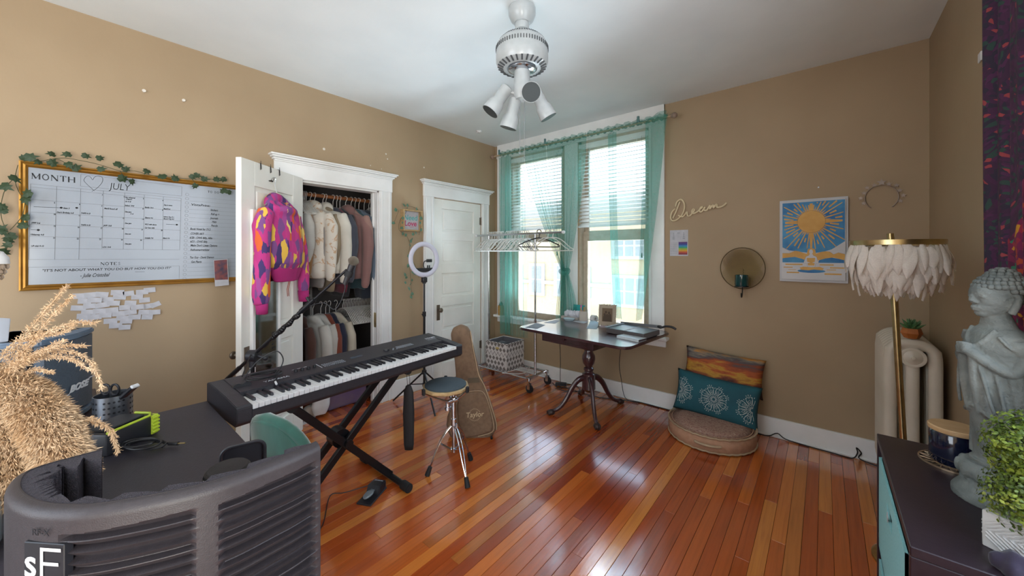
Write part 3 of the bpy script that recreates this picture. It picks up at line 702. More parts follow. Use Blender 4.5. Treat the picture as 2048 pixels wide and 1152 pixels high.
# closet shelf tower and floor bins
st = thing('closet_shelf', 'narrow shelf unit inside the closet behind the clothes', 'shelf', (-.58, 1.20, 0))
for z in (.45, 1.02, 1.32, 1.58): b = B(); box(b, -.735, -.45, .80, 1.46, z, z + .018); part('shelf_board', b, fab('#8d8a86', 'shelf_laminate'), st)
b = B(); box(b, -.735, -.45, 1.46, 1.478, 0, 1.6); part('side_panel', b, fab('#8d8a86', 'shelf_laminate'), st)
for z, c, nm, lb in ((1.34, '#20212a', 'dark_hat', 'dark hat on the top closet shelf'), (1.04, '#7a6a5c', 'folded_blanket', 'folded brown blanket on the middle closet shelf')):
    b = B(); sph(b, (-.58, 1.30, z + .07), (.11, .12, .085)); one(nm, b, fab(c, nm), lb, 'clothing', smooth=True)
b = B(); box(b, -.52, -.16, 1.50, 1.87, .002, .25, .02, 2); b2 = b; tt = thing('storage_tote', 'translucent purple storage tote on the closet floor', 'box', (-.34, 1.68, 0))
part('body', b, M('purple_plastic', '#6a5a86', .4, c2='#7c6a7e', scale=6), tt)
b = B(); box(b, -.535, -.145, 1.485, 1.885, .25, .27, .006); part('lid', b, M('grey_lid', '#8f8890', .5), tt)
b = B(); loft(b, [(-.10 + 0, 1.42, .30, .035, .05), (-.10, 1.42, .20, .045, .07), (-.10, 1.41, .10, .05, .075), (-.10, 1.40, .03, .035, .05)]); b = remesh(b, .01, 4); wrinkle(b, .012, 12)
one('white_cloth', b, fab('#d6d4d6', 'white_cotton'), 'white cloth drooping onto the closet floor edge', 'cloth', smooth=True)
b = B(); loft(b, [(-.14, 1.55, .32, .03, .03), (-.14, 1.55, .26, .045, .045), (-.13, 1.55, .19, .03, .04)]); b = remesh(b, .008, 3); wrinkle(b, .008, 14)
one('white_sock', b, fab('#d6d4d6', 'white_cotton'), 'small white bundle beside the drooping cloth in the closet', 'cloth', smooth=True)
sh = thing('canvas_shoe', 'pale shoe on the closet floor by the open door', 'shoe', (-.12, 1.29, 0), R(-60))
b = B(); loft(b, [(0, 0, .022, .12, .042), (0, 0, .05, .115, .04), (-.03, 0, .08, .07, .036), (-.05, 0, .11, .04, .03)]); part('upper', remesh(b, .007, 3), fab('#a89a90', 'shoe_canvas'), sh, False, 2)
b = B(); loft(b, [(0, 0, 0, .12, .043), (0, 0, .022, .124, .045)]); part('sole', b, PLASTW, sh, False, True)

# ---------------------------------------------------------------- hoodie hanging on the open door
hd = thing('floral_hoodie', 'cropped magenta hoodie with yellow and purple flower print hung on the open door', 'hoodie', tuple(dpt(.36, 1.26, .0)), cdz)
# local frame: x = s - .36 toward the free edge, y = off the door, z from 1.26
def L3(s, z, o): return Vector((s - .36, o + .0, z - 1.26))
b = B()
loft(b, [(L3(.35, 1.775, .055).x, .055, .515, .07, .035), (0.0, .06, .48, .14, .05), (0.0, .065, .44, .185, .06), (0.0, .07, .34, .185, .07), (-.01, .08, .20, .19, .08), (-.02, .08, .10, .185, .078), (-.025, .075, .055, .15, .06)], 24)
b.verts.ensure_lookup_table()
for pts in ([(.535, 1.70, .07), (.585, 1.60, .075), (.60, 1.46, .085), (.595, 1.30, .085), (.585, 1.16, .075), (.58, 1.10, .07)], [(.20, 1.70, .06), (.155, 1.60, .055), (.118, 1.46, .055), (.092, 1.30, .055), (.080, 1.17, .05), (.078, 1.12, .05)]):
    t = B(); tube(t, [L3(*p) for p in pts], [.052, .055, .050, .049, .048, .038] if pts[0][0] > .4 else [.045, .046, .043, .044, .043, .034], 12); merge(b, t)
# hood: thick collar ring
t = B(); ring = []
for k in range(14):
    a = 2 * PI * k / 14; ring.append(L3(.375 + .105 * math.cos(a), 1.755 + .028 * math.sin(a) + .035 * max(0, math.sin(a)) - .02 * abs(math.cos(a)), .07 - .045 * math.sin(a)))
tube(t, ring, .036, 10, True); merge(b, t)
b = remesh(b, .008, 4); wrinkle(b, .012, 11, seed=4.2)
part('body', b, FLORAL, hd, False, 2)
MAG = M('magenta_rib', '#b22a78', .85, c2='#a3246c', scale=60, stretch=(12, 12, .5), bump=.3, bs=60)
b = B(); loft(b, [(-.025, .075, .065, .155, .062), (-.03, .072, .03, .150, .056), (-.035, .068, -.035, .118, .045)], 24); b = remesh(b, .008, 2); wrinkle(b, .006, 22, (1, 1, .1)); part('hem_band', b, MAG, hd, False, 2)
for s, z0, z1 in ((.58, 1.115, 1.03), (.078, 1.135, 1.05)):
    b = B(); o2 = .07 if s > .4 else .05; tube(b, [L3(s, z0, o2), L3(s - .004, (z0 + z1) / 2, o2), L3(s - .006, z1, o2)], [.038, .036, .033], 12); wrinkle(b, .004, 30, (1, 1, .1)); part('cuff', b, MAG, hd, False, 2)
for s in (.36, .345):
    b = B(); tube(b, [L3(s, 1.225, .11), L3(s + .003, 1.17, .10), L3(s - .003, 1.12, .10)], .0028, 6); part('drawstring', b, fab('#a05a4a', 'cord_rust'), hd, False, True)
hk = one('wire_hanger', B(), CHROME, 'x', 'hanger') if False else None
b = B(); tube(b, [dpt(.392, 1.925, .004), dpt(.40, 1.95, .02), dpt(.39, 1.955, .03), dpt(.383, 1.94, .032), dpt(.388, 1.90, .03), dpt(.386, 1.82, .05)], .0022, 6, sm=4)
tube(b, [dpt(.53, 1.745, .06), dpt(.386, 1.82, .05), dpt(.20, 1.745, .06)], .005, 8)
one('door_hanger', b, CHROME, 'silver wire hanger holding the flowered hoodie', 'hanger', smooth=True)
b = B(); tube(b, [dpt(.372, 1.93, .004), dpt(.41, 1.928, .004)], .004, 6); tube(b, [dpt(.392, 1.935, .001), dpt(.392, 1.93, .02), dpt(.392, 1.95, .026)], .0025, 6)
one('door_peg', b, DKMET, 'little dark hook screwed to the door above the hoodie', 'hook', smooth=True)
# mirror hung on the door
mi = thing('door_mirror', 'tall narrow mirror in a white frame on the open closet door', 'mirror', tuple(dpt(.45, .36)), cdz)
def bx3(b, s0, s1, z0, z1, o0, o1, bev=.0):
    c = dpt((s0 + s1) / 2, (z0 + z1) / 2, (o0 + o1) / 2); return obox(b, c, (s1 - s0, o1 - o0, z1 - z0), Rz(cdz), bev)
b = B(); bx3(b, .565, .594, .36, 1.71, 0, .022, .003); bx3(b, .308, .326, .36, 1.71, 0, .022, .003); bx3(b, .326, .565, 1.68, 1.71, 0, .022, .003); bx3(b, .326, .565, .36, .39, 0, .022, .003); part('mirror_frame', b, WHITE, mi)
b = B(); bx3(b, .326, .565, .39, 1.68, .002, .010); part('mirror_glass', b, M('mirror_silver', '#b4bcbe', .05, 1.0), mi)
b = B(); mm = axes(dpt(.375, .80, .0106), -CDD, Vector((0, 0, 1)), CDN)
rr = random.Random(9)
for k in range(5): text(b, rr.choice(('you', 'are', 'so', 'joy', 'yes')), .028, mm @ Matrix.Translation((-.02, .06 - k * .026, 0)), shear=.3)
part('lettering', b, INK, mi)

# ---------------------------------------------------------------- wall calendar (whiteboard)
WBY0, WBY1, WBZ0, WBZ1 = -.168, .875, 1.225, 1.912
cal = thing('wall_calendar_board', 'large whiteboard month calendar in a gilt frame on the left wall', 'whiteboard', (0, (WBY0 + WBY1) / 2, WBZ0))
b = B(); box(b, .004, .014, WBY0 + .02, WBY1 - .02, WBZ0 + .02, WBZ1 - .02); part('board', b, WBOARD, cal)
fr = B(); fw = .030
def mitre(b, p, q, inn):
    """frame rail between outer corners p, q; inn = inward direction; a stepped profile"""
    d = (q - p).normalized()
    prof = [(0, .0), (0, .024), (.006, .026), (.013, .020), (.021, .023), (fw, .014), (fw, .0)]
    A = [b.verts.new(p + d * w + inn * w + Vector((hh, 0, 0))) for w, hh in prof]; Z = [b.verts.new(q - d * w + inn * w + Vector((hh, 0, 0))) for w, hh in prof]
    for i in range(len(prof) - 1): b.faces.new((A[i], A[i + 1], Z[i + 1], Z[i]))
co = [Vector((.002, WBY0, WBZ0)), Vector((.002, WBY1, WBZ0)), Vector((.002, WBY1, WBZ1)), Vector((.002, WBY0, WBZ1))]
inn = [Vector((0, 0, 1)), Vector((0, -1, 0)), Vector((0, 0, -1)), Vector((0, 1, 0))]
for i in range(4):
    b = B(); mitre(b, co[i], co[(i + 1) % 4], inn[i]); part('frame_rail', b, GFRAME, cal, smooth=False)
# the face of the board: matrix with x along the wall, y up, z off the wall
def bp(cx, cy): # pixel of a 1626-wide crop of the board -> (along, up) on its face
    q = on(cx / 3.3875, 280 + cy / 3.3875, 'x', .0145); return (q.y, q.z)
BM = axes((.0145, 0, 0), (0, 1, 0), (0, 0, 1), (1, 0, 0))
ln = B()
def seg(b, p, q, w=.0014): stroke(b, [bp(*p), bp(*q)], w, BM)
gx = [(208, 297, 195, 810), (384, 315, 370, 810), (547, 330, 534, 810), (700, 343, 690, 735), (845, 357, 835, 740), (978, 372, 970, 741), (1107, 384, 1099, 743), (1227, 395, 1217, 745)]
for a in gx: seg(ln, (a[0], a[1]), (a[2], a[3]), .0016)
for r0, r1 in (((208, 297), (1227, 395)), ((207, 318), (1226, 412)), ((206, 402), (1224, 480)), ((204, 488), (1222, 548)), ((201, 570), (1220, 612)), ((199, 652), (1219, 679)), ((197, 732), (1217, 745)), ((195, 810), (1215, 808))): seg(ln, r0, r1, .0013)
for q in (((192, 862), (1215, 853)), ((190, 984), (1213, 948)), ((192, 862), (190, 984)), ((1215, 853), (1213, 948)), ((548, 232), (1232, 315)), ((545, 312), (1230, 380)), ((548, 232), (545, 312)), ((1232, 315), (1230, 380))): seg(ln, *q, .0014)
for k in range(21): 
    a = (1268, 369 + k * 28.6 - k * .1); c2 = bp(1268 - k * .9, 369 + k * 28.5)
    stroke(ln, [(c2[0] + .0085 * math.cos(t * PI / 5), c2[1] + .0085 * math.sin(t * PI / 5)) for t in range(11)], .0014, BM)
    p0 = bp(1283 - k * .9, 384 + k * 28.2); stroke(ln, [p0, (WBY1 - .05, p0[1] + .001)], .001, BM)
part('printed_grid', ln, GRAYL, cal)
# serif capitals drawn from strokes
SER = {'M': [((0, 0), (0, 1), 1), ((.0, 1), (.5, .1), 2), ((.5, .1), (1, 1), 1), ((1, 0), (1, 1), 2)], 'O': 'o', 'N': [((0, 0), (0, 1), 1), ((0, 1), (.85, 0), 2), ((.85, 0), (.85, 1), 1)], 'T': [((.4, 0), (.4, 1), 2), ((0, 1), (.8, 1), 1), ((0, 1), (0, .8), 1), ((.8, 1), (.8, .8), 1)], 'H': [((0, 0), (0, 1), 2), ((.85, 0), (.85, 1), 2), ((0, .5), (.85, .5), 1)],
       'E': [((0, 0), (0, 1), 2), ((0, 1), (.7, 1), 1), ((0, .5), (.5, .5), 1), ((0, 0), (.7, 0), 1), ((.7, 0), (.7, .2), 1), ((.7, 1), (.7, .8), 1)], 'S': 's', 'D': 'd', ' ': []}
def serif(b, s, x, y, h, gap=.35):
    for ch in s:
        g = SER[ch]; wd_ = .75
        if g == 'o' or g == 'd':
            pts = [(x + h * (.42 + .42 * math.cos(t * PI / 8)), y + h * (.5 + .5 * math.sin(t * PI / 8))) for t in range(17)]
            if g == 'd': pts = [(x + h * (.1 + .65 * math.sin(t * PI / 8)), y + h * (.5 + .5 * math.cos(t * PI / 8))) for t in range(9)]; stroke(b, [(x + h * .1, y), (x + h * .1, y + h)], h * .12, BM)
            stroke(b, pts, h * .15, BM); wd_ = .85
        elif g == 's':
            stroke(b, [(x + h * p, y + h * q) for p, q in ((.55, .8), (.3, 1), (.08, .8), (.3, .52), (.55, .25), (.3, 0), (.02, .2))], h * .1, BM); wd_ = .55
        else:
            mxx = 0
            for p, q, wt in g:
                stroke(b, [(x + h * p[0], y + h * p[1]), (x + h * q[0], y + h * q[1])], h * (.08 if wt == 1 else .22), BM); mxx = max(mxx, p[0], q[0])
                for e in (p, q):
                    if p[0] == q[0] and e[1] in (0, 1) and ch != 'E': stroke(b, [(x + h * (e[0] - .13), y + h * e[1]), (x + h * (e[0] + .13), y + h * e[1])], h * .045, BM)
            wd_ = mxx if g else .4
        x += h * (wd_ + gap)
    return b
def fits(b, s, cx0, cx1, cy, h, gap):
    t = B(); serif(t, s, 0, 0, h, gap); w = max(v.co.y for v in t.verts) - min(v.co.y for v in t.verts); p = bp(cx0, cy); q = bp(cx1, cy); k = (q[0] - p[0]) / w
    for v in t.verts: v.co.y = p[0] + v.co.y * k; v.co.z += p[1]
    merge(b, t)
b = B(); fits(b, 'MONTH', 218, 516, 262, .030, .42)
fits(b, 'NOTES', 684, 818, 848, .0165, .40)
fits(b, 'TO DO', 1408, 1485, 356, .013, .38)
part('printed_heading', b, INK, cal)
def hand(b, s, cx, cy, size, bold=.0, sh=.25, cx1=None):
    p = bp(cx, cy); k = .66; size *= 1.15 if size < .018 else 1
    if cx1:
        t = B(); text(t, s, size, Matrix(), 0.0, sh); w = max(v.co.x for v in t.verts); t.free(); k = (bp(cx1, cy)[0] - p[0]) / w
    text(b, s, size, BM @ Matrix.Translation((p[0], p[1], .0006)), 0.0, sh, k, off=bold * .6 + .00025)
b = B()
hand(b, 'JULY', 742, 332, .056, -.0012, .15, 885)
hp = [(640, 345), (575, 285), (572, 262), (590, 245), (612, 250), (628, 270), (640, 252), (668, 243), (695, 258), (690, 290), (655, 328), (622, 348)]
stroke(b, [(v.x, v.y) for v in catmull([(*bp(*q), 0) for q in hp], 4)], .0016, BM)
hand(b, '"IT\'S NOT ABOUT WHAT YOU DO BUT HOW YOU DO IT!"', 285, 893, .0195, 0, .1, 1160)
seg(b, (915, 893), (980, 892), .0016)
hand(b, '- Julie Cristobal', 540, 930, .030, 0, .5, 745)
hand(b, 'VistaPrint:', 1293, 443, .020, 0, .2, 1425)
for s, cx, cy in (('Stickers', 1425, 480), ('Pull up +', 1428, 508), ('Journals', 1425, 535), ('Hats', 1436, 560), ('Pencils', 1430, 586), ('Book Hotel for 7/12', 1288, 608), ('COVER ART', 1290, 640), ('6/20 - OWE Billy, Allie', 1284, 668), ('6/21 - OWE Billy', 1288, 694), ('Make Don\'t Listen Options', 1290, 720), ('Asthosmartregister', 1288, 750), ('Tax Guy - David Damon', 1284, 802), ('Get Plants', 1294, 832)): hand(b, s, cx, cy, .017, .0002)
for s, cx, cy in (('Gum 3', 428, 466), ('Dan\'s Birthday 6-8', 384, 494), ('Merill Round off', 706, 468), ('TAPE 4-10', 548, 500), ('TPPP 5-6', 210, 566), ('TAPE 4-10', 548, 580), ('JAPP 10-8', 700, 584), ('Hideaway 4-8', 206, 645), ('UP club 9-10', 210, 723), ('LOU 10-8', 694, 730), ('Day in town', 1110, 444), ('Merill 5-6', 1108, 470), ('Buddy 10-4', 982, 460), ('Sharon 4-6', 982, 530), ('Indoor Run 9-1', 1108, 524), ('Bound City 8-5', 1108, 537), ('WLS with dance', 980, 575), ('Car loan with', 980, 598), ('Lindelle 7-8', 980, 668), ('Music 4-6', 1104, 669), ('No rehearsal', 848, 392), ('Deacon', 855, 404), ('ck 4-10', 848, 420), ('Indoor 10-8', 846, 447), ('Dan-jam', 846, 490), ('11-6', 880, 504), ('Dan-jam', 846, 568), ('Dan-am', 846, 640), ('Dan-jam', 846, 708)): hand(b, s, cx, cy, .0105, .00025)
for q in (((228, 452), (415, 459)), ((1125, 570), (1195, 574)), ((208, 607), (258, 610))): seg(b, *q, .0018); 
for cx, cy in ((415, 459), (1198, 574), (260, 610), (520, 460)): p = bp(cx, cy); face(b, [(p[0] + .006 * math.cos(t), p[1] + .006 * math.sin(t)) for t in (0, 1.2, 2.4, 3.6, 4.8)], BM)
for k, (cx, cy) in enumerate(((690, 370), (838, 383), (968, 395), (1100, 408), (366, 424), (536, 434), (686, 446), (966, 464), (1098, 474), (362, 502), (532, 510), (684, 520), (830, 528), (962, 535), (362, 582), (524, 590), (680, 596), (824, 600), (956, 606), (1090, 610), (360, 662), (520, 667), (672, 670), (820, 674), (950, 677))): hand(b, str(k + 1), cx, cy + 6, .010, .0003, 0)
part('handwriting', b, INK, cal)
# snapshot clipped on the board
ph = thing('snapshot', 'small photo print tucked in the lower right of the calendar board', 'photo', (.016, .76, 1.20))
b = B(); q = [on(427, 520, 'x', .032), on(455, 518, 'x', .032), on(458, 570, 'x', .032), on(430, 573, 'x', .032)]; slab3(b, q, (1, 0, 0), .001); part('paper', b, PAPER, ph)
b = B(); q = [on(428, 521, 'x', .0335), on(454, 519, 'x', .0335), on(456, 559, 'x', .0335), on(430, 560, 'x', .0335)]; slab3(b, q, (1, 0, 0), .0004); part('print', b, M('photo_print', '#3a3a52', .4, c2='#8a4a44', scale=25), ph)
# paper slips in a cluster below the board
rr = random.Random(12); slips = [(160, 590), (182, 588), (205, 587), (236, 583), (300, 578), (285, 582), (170, 600), (190, 598), (215, 597), (240, 592), (275, 592), (258, 585), (158, 614), (180, 610), (205, 608), (228, 604), (262, 604), (290, 598), (312, 607), (178, 622), (200, 620), (225, 618), (250, 613), (275, 612), (298, 610), (168, 630), (190, 632), (212, 628), (238, 625), (262, 622), (290, 622), (310, 622), (172, 640), (222, 640), (246, 634), (270, 632), (295, 632), (232, 649), (253, 640), (250, 652)]
for i, (u, v) in enumerate(slips):
    p = on(u - 1, v + 2, 'x', .0); a = rr.uniform(-.14, .14) + (.35 if i == 18 else 0); w = rr.uniform(.047, .058); h = .030; x = .0012 + (i % 8) * .0011
    b = B(); sn, cs_ = math.sin(a), math.cos(a); P4 = [(sx_ * w / 2, sz * h / 2) for sx_, sz in ((-1, -1), (1, -1), (1, 1), (-1, 1))]
    pts = [Vector((x, p.y + q[0] * cs_ - q[1] * sn, p.z + q[0] * sn + q[1] * cs_)) for q in P4]; slab3(b, pts, (1, 0, 0), .0006)
    m_ = axes((x + .0008, p.y, p.z), (0, cs_, sn), (0, -sn, cs_), (1, 0, 0))
    one('paper_slip', b, PAPER, 'small white written paper slip in the cluster taped below the calendar board', 'paper', 'paper slips under the calendar', origin=(0, p.y, p.z))

# ---------------------------------------------------------------- ivy
def leaf_mesh(s=.5):
    b = B(); pts = [(0, -.45), (.22, -.55), (.5, -.2), (.34, .05), (.42, .32), (.14, .30), (0, .72), (-.14, .30), (-.42, .32), (-.34, .05), (-.5, -.2), (-.22, -.55)]
    c = b.verts.new((0, 0, .10)); V = [b.verts.new((x, y, .0 + .05 * abs(x) - .12 * (y > .5))) for x, y in pts]
    for i in range(len(V)): b.faces.new((c, V[i], V[(i + 1) % len(V)]))
    me = bpy.data.meshes.new('leaf'); b.to_mesh(me); b.free(); return me
LM = leaf_mesh(); LM.materials.append(LEAF); LM2 = leaf_mesh(); LM2.materials.append(LEAFP)
def add_leaf(root, p, size, me, rr, face_=Vector((1, 0, 0))):
    o = bpy.data.objects.new('leaf', me); COL.objects.link(o); o.parent = root
    f = (face_ + Vector((rr.uniform(-.4, .4), rr.uniform(-.6, .6), rr.uniform(-.5, .5)))).normalized()
    q = f.to_track_quat('Z', 'Y') @ Matrix.Rotation(rr.uniform(-2.8, 2.8), 3, 'Z').to_quaternion()
    o.matrix_basis = Matrix.Translation(Vector(p) - root.location) @ q.to_matrix().to_4x4() @ Matrix.Diagonal((size, size, size, 1))
rr = random.Random(4)
def ivy(name, label, stems, leaves, size, me, off=.05, plane=('x', 0)):
    base = on(*leaves[0], 'x', off); g = thing(name, label, 'ivy', tuple(base))
    b = B()
    for s_ in stems: tube(b, [on(u, v, 'x', off + .004 * math.sin(i * 2)) for i, (u, v) in enumerate(s_)], .0016, 5, sm=3)
    part('stem', b, STEM, g, smooth=True)
    for u, v in leaves: add_leaf(g, on(u, v, 'x', off + rr.uniform(0, .02)), size * rr.uniform(.8, 1.2), me, rr)
    return g
ivy('ivy_garland', 'green ivy garland trailing over the top edge of the calendar board', [[(42, 320), (75, 323), (104, 318), (130, 316), (155, 320), (190, 327), (220, 336), (245, 343), (270, 342), (300, 350), (335, 354), (380, 358), (420, 358), (455, 362)], [(104, 318), (120, 320), (140, 332), (152, 336)], [(240, 342), (250, 355), (262, 364)], [(385, 358), (390, 368)]],
    [(48, 315), (62, 314), (102, 308), (133, 309), (172, 312), (200, 316), (105, 325), (138, 330), (152, 335), (203, 338), (238, 330), (252, 338), (293, 343), (323, 353), (246, 357), (264, 364), (385, 354), (395, 351), (390, 372), (433, 358), (446, 359), (410, 358), (447, 381), (456, 384), (75, 324), (350, 356)], .042, LM)
ivy('ivy_sprig', 'ivy sprig hanging down the left side of the calendar board', [[(36, 330), (30, 360), (40, 388), (50, 400), (45, 430), (30, 450), (20, 460)], [(30, 355), (12, 375), (2, 410), (4, 440), (14, 460)], [(14, 460), (20, 480), (12, 500)]],
    [(30, 358), (12, 374), (55, 386), (52, 400), (4, 412), (5, 422), (52, 434), (46, 450), (2, 458), (5, 464), (20, 473), (14, 490), (8, 505), (18, 482)], .042, LM)
sg = thing('love_sign', 'small wooden box frame with a pink and blue lettered card, wrapped in ivy', 'sign', (0, 2.25, 1.645))
y0, y1, z0, z1 = 2.135, 2.362, 1.652, 1.868
for a in ((y0, y1, z1 - .014, z1), (y0, y1, z0, z0 + .014), (y0, y0 + .014, z0 + .014, z1 - .014), (y1 - .014, y1, z0 + .014, z1 - .014)):
    b = B(); box(b, .002, .062, a[0], a[1], a[2], a[3], .001); part('frame_side', b, WOODL, sg)
b = B(); box(b, .004, .010, y0 + .014, y1 - .014, z0 + .014, z1 - .014); part('card', b, PAPER, sg)
b = B(); text(b, 'Need', .075, axes((.0106, (y0 + y1) / 2 + .0, 1.79), (0, 1, 0), (0, 0, 1), (1, 0, 0)), center=True, shear=.1, off=.001); part('lettering', b, M('aqua_ink', '#58b3b5', .6), sg)
b = B(); text(b, 'Love', .075, axes((.0106, (y0 + y1) / 2, 1.73), (0, 1, 0), (0, 0, 1), (1, 0, 0)), center=True, shear=.1, off=.0018)
stroke(b, [(2.22, 1.712), (2.25, 1.695), (2.29, 1.70), (2.285, 1.71)], .004, axes((.0106, 0, 0), (0, 1, 0), (0, 0, 1), (1, 0, 0))); part('lettering', b, M('pink_ink', '#c04a78', .6), sg)
ivy('ivy_vine', 'pale green ivy vine hanging from the small lettered sign', [[(815, 412), (812, 425), (800, 440), (798, 460), (812, 470), (820, 490), (816, 510), (820, 540), (822, 575), (824, 598)], [(816, 412), (835, 418), (843, 440), (840, 462), (838, 470)], [(798, 420), (788, 445)], [(816, 510), (830, 530), (838, 555)]],
    [(815, 411), (808, 410), (833, 418), (792, 420), (787, 446), (806, 436), (805, 445), (803, 456), (842, 436), (840, 446), (842, 460), (812, 470), (806, 467), (826, 468), (832, 466), (822, 482), (820, 490), (824, 478), (818, 512), (820, 530), (816, 532), (810, 549), (813, 555), (811, 565), (821, 568), (824, 560), (825, 545), (818, 577), (824, 588), (822, 594), (831, 547)], .034, LM2, .055)
# ---------------------------------------------------------------- things on the back wall
WMB = axes((0, YB - .001, 0), (1, 0, 0), (0, 0, 1), (0, -1, 0))
def wpt(cx, cy, off=.006): # pixel of the 1646-wide crop at (1320, 340)
    return on(1320 + cx / 4.115, 340 + cy / 4.115, 'y', YB - off)
b = B()
for s_ in ([(163, 262), (148, 300), (128, 352), (106, 398)], [(128, 300), (140, 262), (175, 243), (200, 280), (196, 335), (172, 380), (135, 412), (103, 418), (88, 392), (98, 348), (125, 318)],
           [(150, 372), (185, 385), (208, 362), (222, 345), (226, 375), (245, 378), (268, 352), (284, 330), (272, 322), (262, 345), (275, 358), (305, 345), (335, 318), (352, 305), (336, 308), (325, 335), (340, 345), (362, 318), (370, 305), (365, 330), (385, 332), (402, 305), (412, 290), (412, 322), (424, 300), (438, 288), (440, 314), (456, 290), (470, 284), (470, 306), (495, 306), (525, 292), (548, 270)]):
    tube(b, [wpt(*p, .014) for p in s_], .0072, 8, sm=4)
one('dream_word', b, M('pale_gold_wood', '#d9c9a6', .55, c2='#cfbd98'), 'cut-out cursive word Dream in pale wood on the back wall', 'sign', smooth=True)
# small calendar poster
pc = thing('wall_calendar', 'small white calendar sheet with a rainbow block pinned under the word sign', 'calendar', (2.25, YB, 1.40))
x0, x1, z0, z1 = 2.173, 2.328, 1.402, 1.636
b = B(); box(b, x0, x1, YB - .003, YB - .0005, z0, z1); part('sheet', b, PAPER, pc)
PM = axes((0, YB - .0031, 0), (1, 0, 0), (0, 0, 1), (0, -1, 0))
for i, c in enumerate(('#5a3a7a', '#3f4f9a', '#3f86b8', '#3fa07a', '#a3b84a', '#d8a03c', '#c25a44', '#8a3a4a')):
    b = B(); zz = 1.528 - i * .0142; face(b, [(2.248, zz - .0142), (2.322, zz - .0142), (2.322, zz), (2.248, zz)], PM); part('rainbow_band', b, M('rainbow_%d' % i, c, .7), pc)
b = B()
for r in range(7):
    for c in range(4): x = 2.180 + c * .016; z = 1.52 - r * .016; stroke(b, [(x, z), (x + .010, z)], .0018, PM)
for xx in (2.205, 2.292):
    for k in range(7): stroke(b, [(xx - .004 - k * .001, 1.61 - k * .009), (xx + .004 + k * .001, 1.61 - k * .009)], .003, PM)
text(b, '2022', .012, PM @ Matrix.Translation((2.236, 1.605, 0)))
part('printing', b, GRAYL, pc)
# candle sconce: round wire basket disc with a green glass cup
sc = thing('wall_sconce', 'round brass wire sconce holding a dark green glass cup', 'sconce', (2.752, YB, 1.10))
cx, cz, rx_, rz_ = 2.748, 1.305, .155, .165
b = B(); ringp = [(cx + rx_ * math.cos(a), YB - .05 - .0 * math.sin(a), cz + rz_ * math.sin(a)) for a in [2 * PI * k / 40 for k in range(40)]]; tube(b, ringp, .0035, 6, True); part('rim', b, M('aged_brass_dark', '#6b5a3c', .4, .8), sc, smooth=True)
b = B()
def disc_pt(x, z): r2 = ((x - cx) / rx_) ** 2 + ((z - cz) / rz_) ** 2; return (x, YB - .012 - .038 * r2, z)
for fam in (-1, 1):
    for k in range(-13, 14):
        pts = []
        for t in range(-12, 13):
            a = t / 12; u = k / 13.5; x = cx + rx_ * (u * .98 + fam * .0); z = cz + rz_ * a
            # two families of slanting wires
            x = cx + rx_ * (u * .8 + fam * a * .55); 
            if ((x - cx) / rx_) ** 2 + ((z - cz) / rz_) ** 2 <= 1: pts.append(disc_pt(x, z))
        if len(pts) > 2: tube(b, pts, .0019, 3)
part('wire_mesh', b, M('aged_brass', '#a88f5c', .4, .6), sc, stuff=True)
b = B(); lathe(b, [(0, 0), (.044, 0), (.048, .01), (.047, .088), (.044, .088), (.042, .01), (0, .01)], (2.75, YB - .095, 1.165), 24); part('cup', b, M('green_glass', '#123f40', .12, c2='#0e3436', coat=.5), sc, smooth=True)
b = B(); cyl(b, (2.75, YB - .095, 1.158), (2.75, YB - .095, 1.165), .05, seg=20); tube(b, [(2.75, YB - .05, 1.16), (2.75, YB - .06, 1.10), (2.75, YB - .085, 1.075), (2.75, YB - .11, 1.085), (2.75, YB - .11, 1.11)], .004, 8, sm=4); tube(b, [(2.75, YB - .006, 1.30), (2.75, YB - .02, 1.19), (2.75, YB - .095, 1.16)], .004, 6); part('holder', b, DKMET, sc, smooth=True)
# sun picture
AX0, AX1, AZ0, AZ1 = 2.992, 3.384, 1.212, 1.827
art = thing('sun_picture', 'white panel painting of a golden sun over a seated meditating figure', 'painting', ((AX0 + AX1) / 2, YB, AZ0))
b = B(); box(b, AX0, AX1, YB - .022, YB - .003, AZ0, AZ1, .001); part('backing_panel', b, fab('#c7c9cd', 'panel_white'), art)
b = B(); box(b, AX0 + .014, AX1 - .014, YB - .034, YB - .022, AZ0 + .018, AZ1 - .018, .001); part('canvas', b, fab('#cfd0d2', 'canvas_white'), art)
AM = axes((0, YB - .0342, 0), (1, 0, 0), (0, 0, 1), (0, -1, 0))
ax0, ax1, az0, az1 = AX0 + .018, AX1 - .018, AZ0 + .022, AZ1 - .022
def ap(px, py): # picture pixel of crop (150..860, 120..1040) to panel
    return (ax0 + (px - 148) / (860 - 148) * (ax1 - ax0), az1 - (py - 130) / (1040 - 130) * (az1 - az0))
BLUE = M('art_blue', '#2f6da3', .7, c2='#4f95bf', scale=9); GLD = M('art_gold', '#cfa04e', .5, c2='#c4923f', scale=14); AINK = M('art_ink', '#3c3a44', .8)
b = B(); face(b, [ap(148, 130), ap(860, 130), ap(860, 600), ap(720, 690), ap(640, 715), ap(520, 735), ap(380, 720), ap(230, 700), ap(148, 660)], AM, .0004)
face(b, [ap(148, 795), ap(230, 785), ap(300, 778), ap(380, 800), ap(420, 815), ap(420, 845), ap(148, 845)], AM, .0010); face(b, [ap(570, 845), ap(580, 815), ap(650, 795), ap(720, 785), ap(800, 800), ap(860, 815), ap(860, 845)], AM, .0010)
face(b, [ap(490 + 160 * math.cos(t * PI / 10), 943 + 22 * math.sin(t * PI / 10)) for t in range(20)], AM, .0010)
part('blue_paint', b, BLUE, art)
b = B(); scx, scy = 490, 366
face(b, [ap(scx + 162 * math.cos(t * PI / 20), scy + 128 * math.sin(t * PI / 20)) for t in range(40)], AM, .0012)
rr = random.Random(21); nray = 44
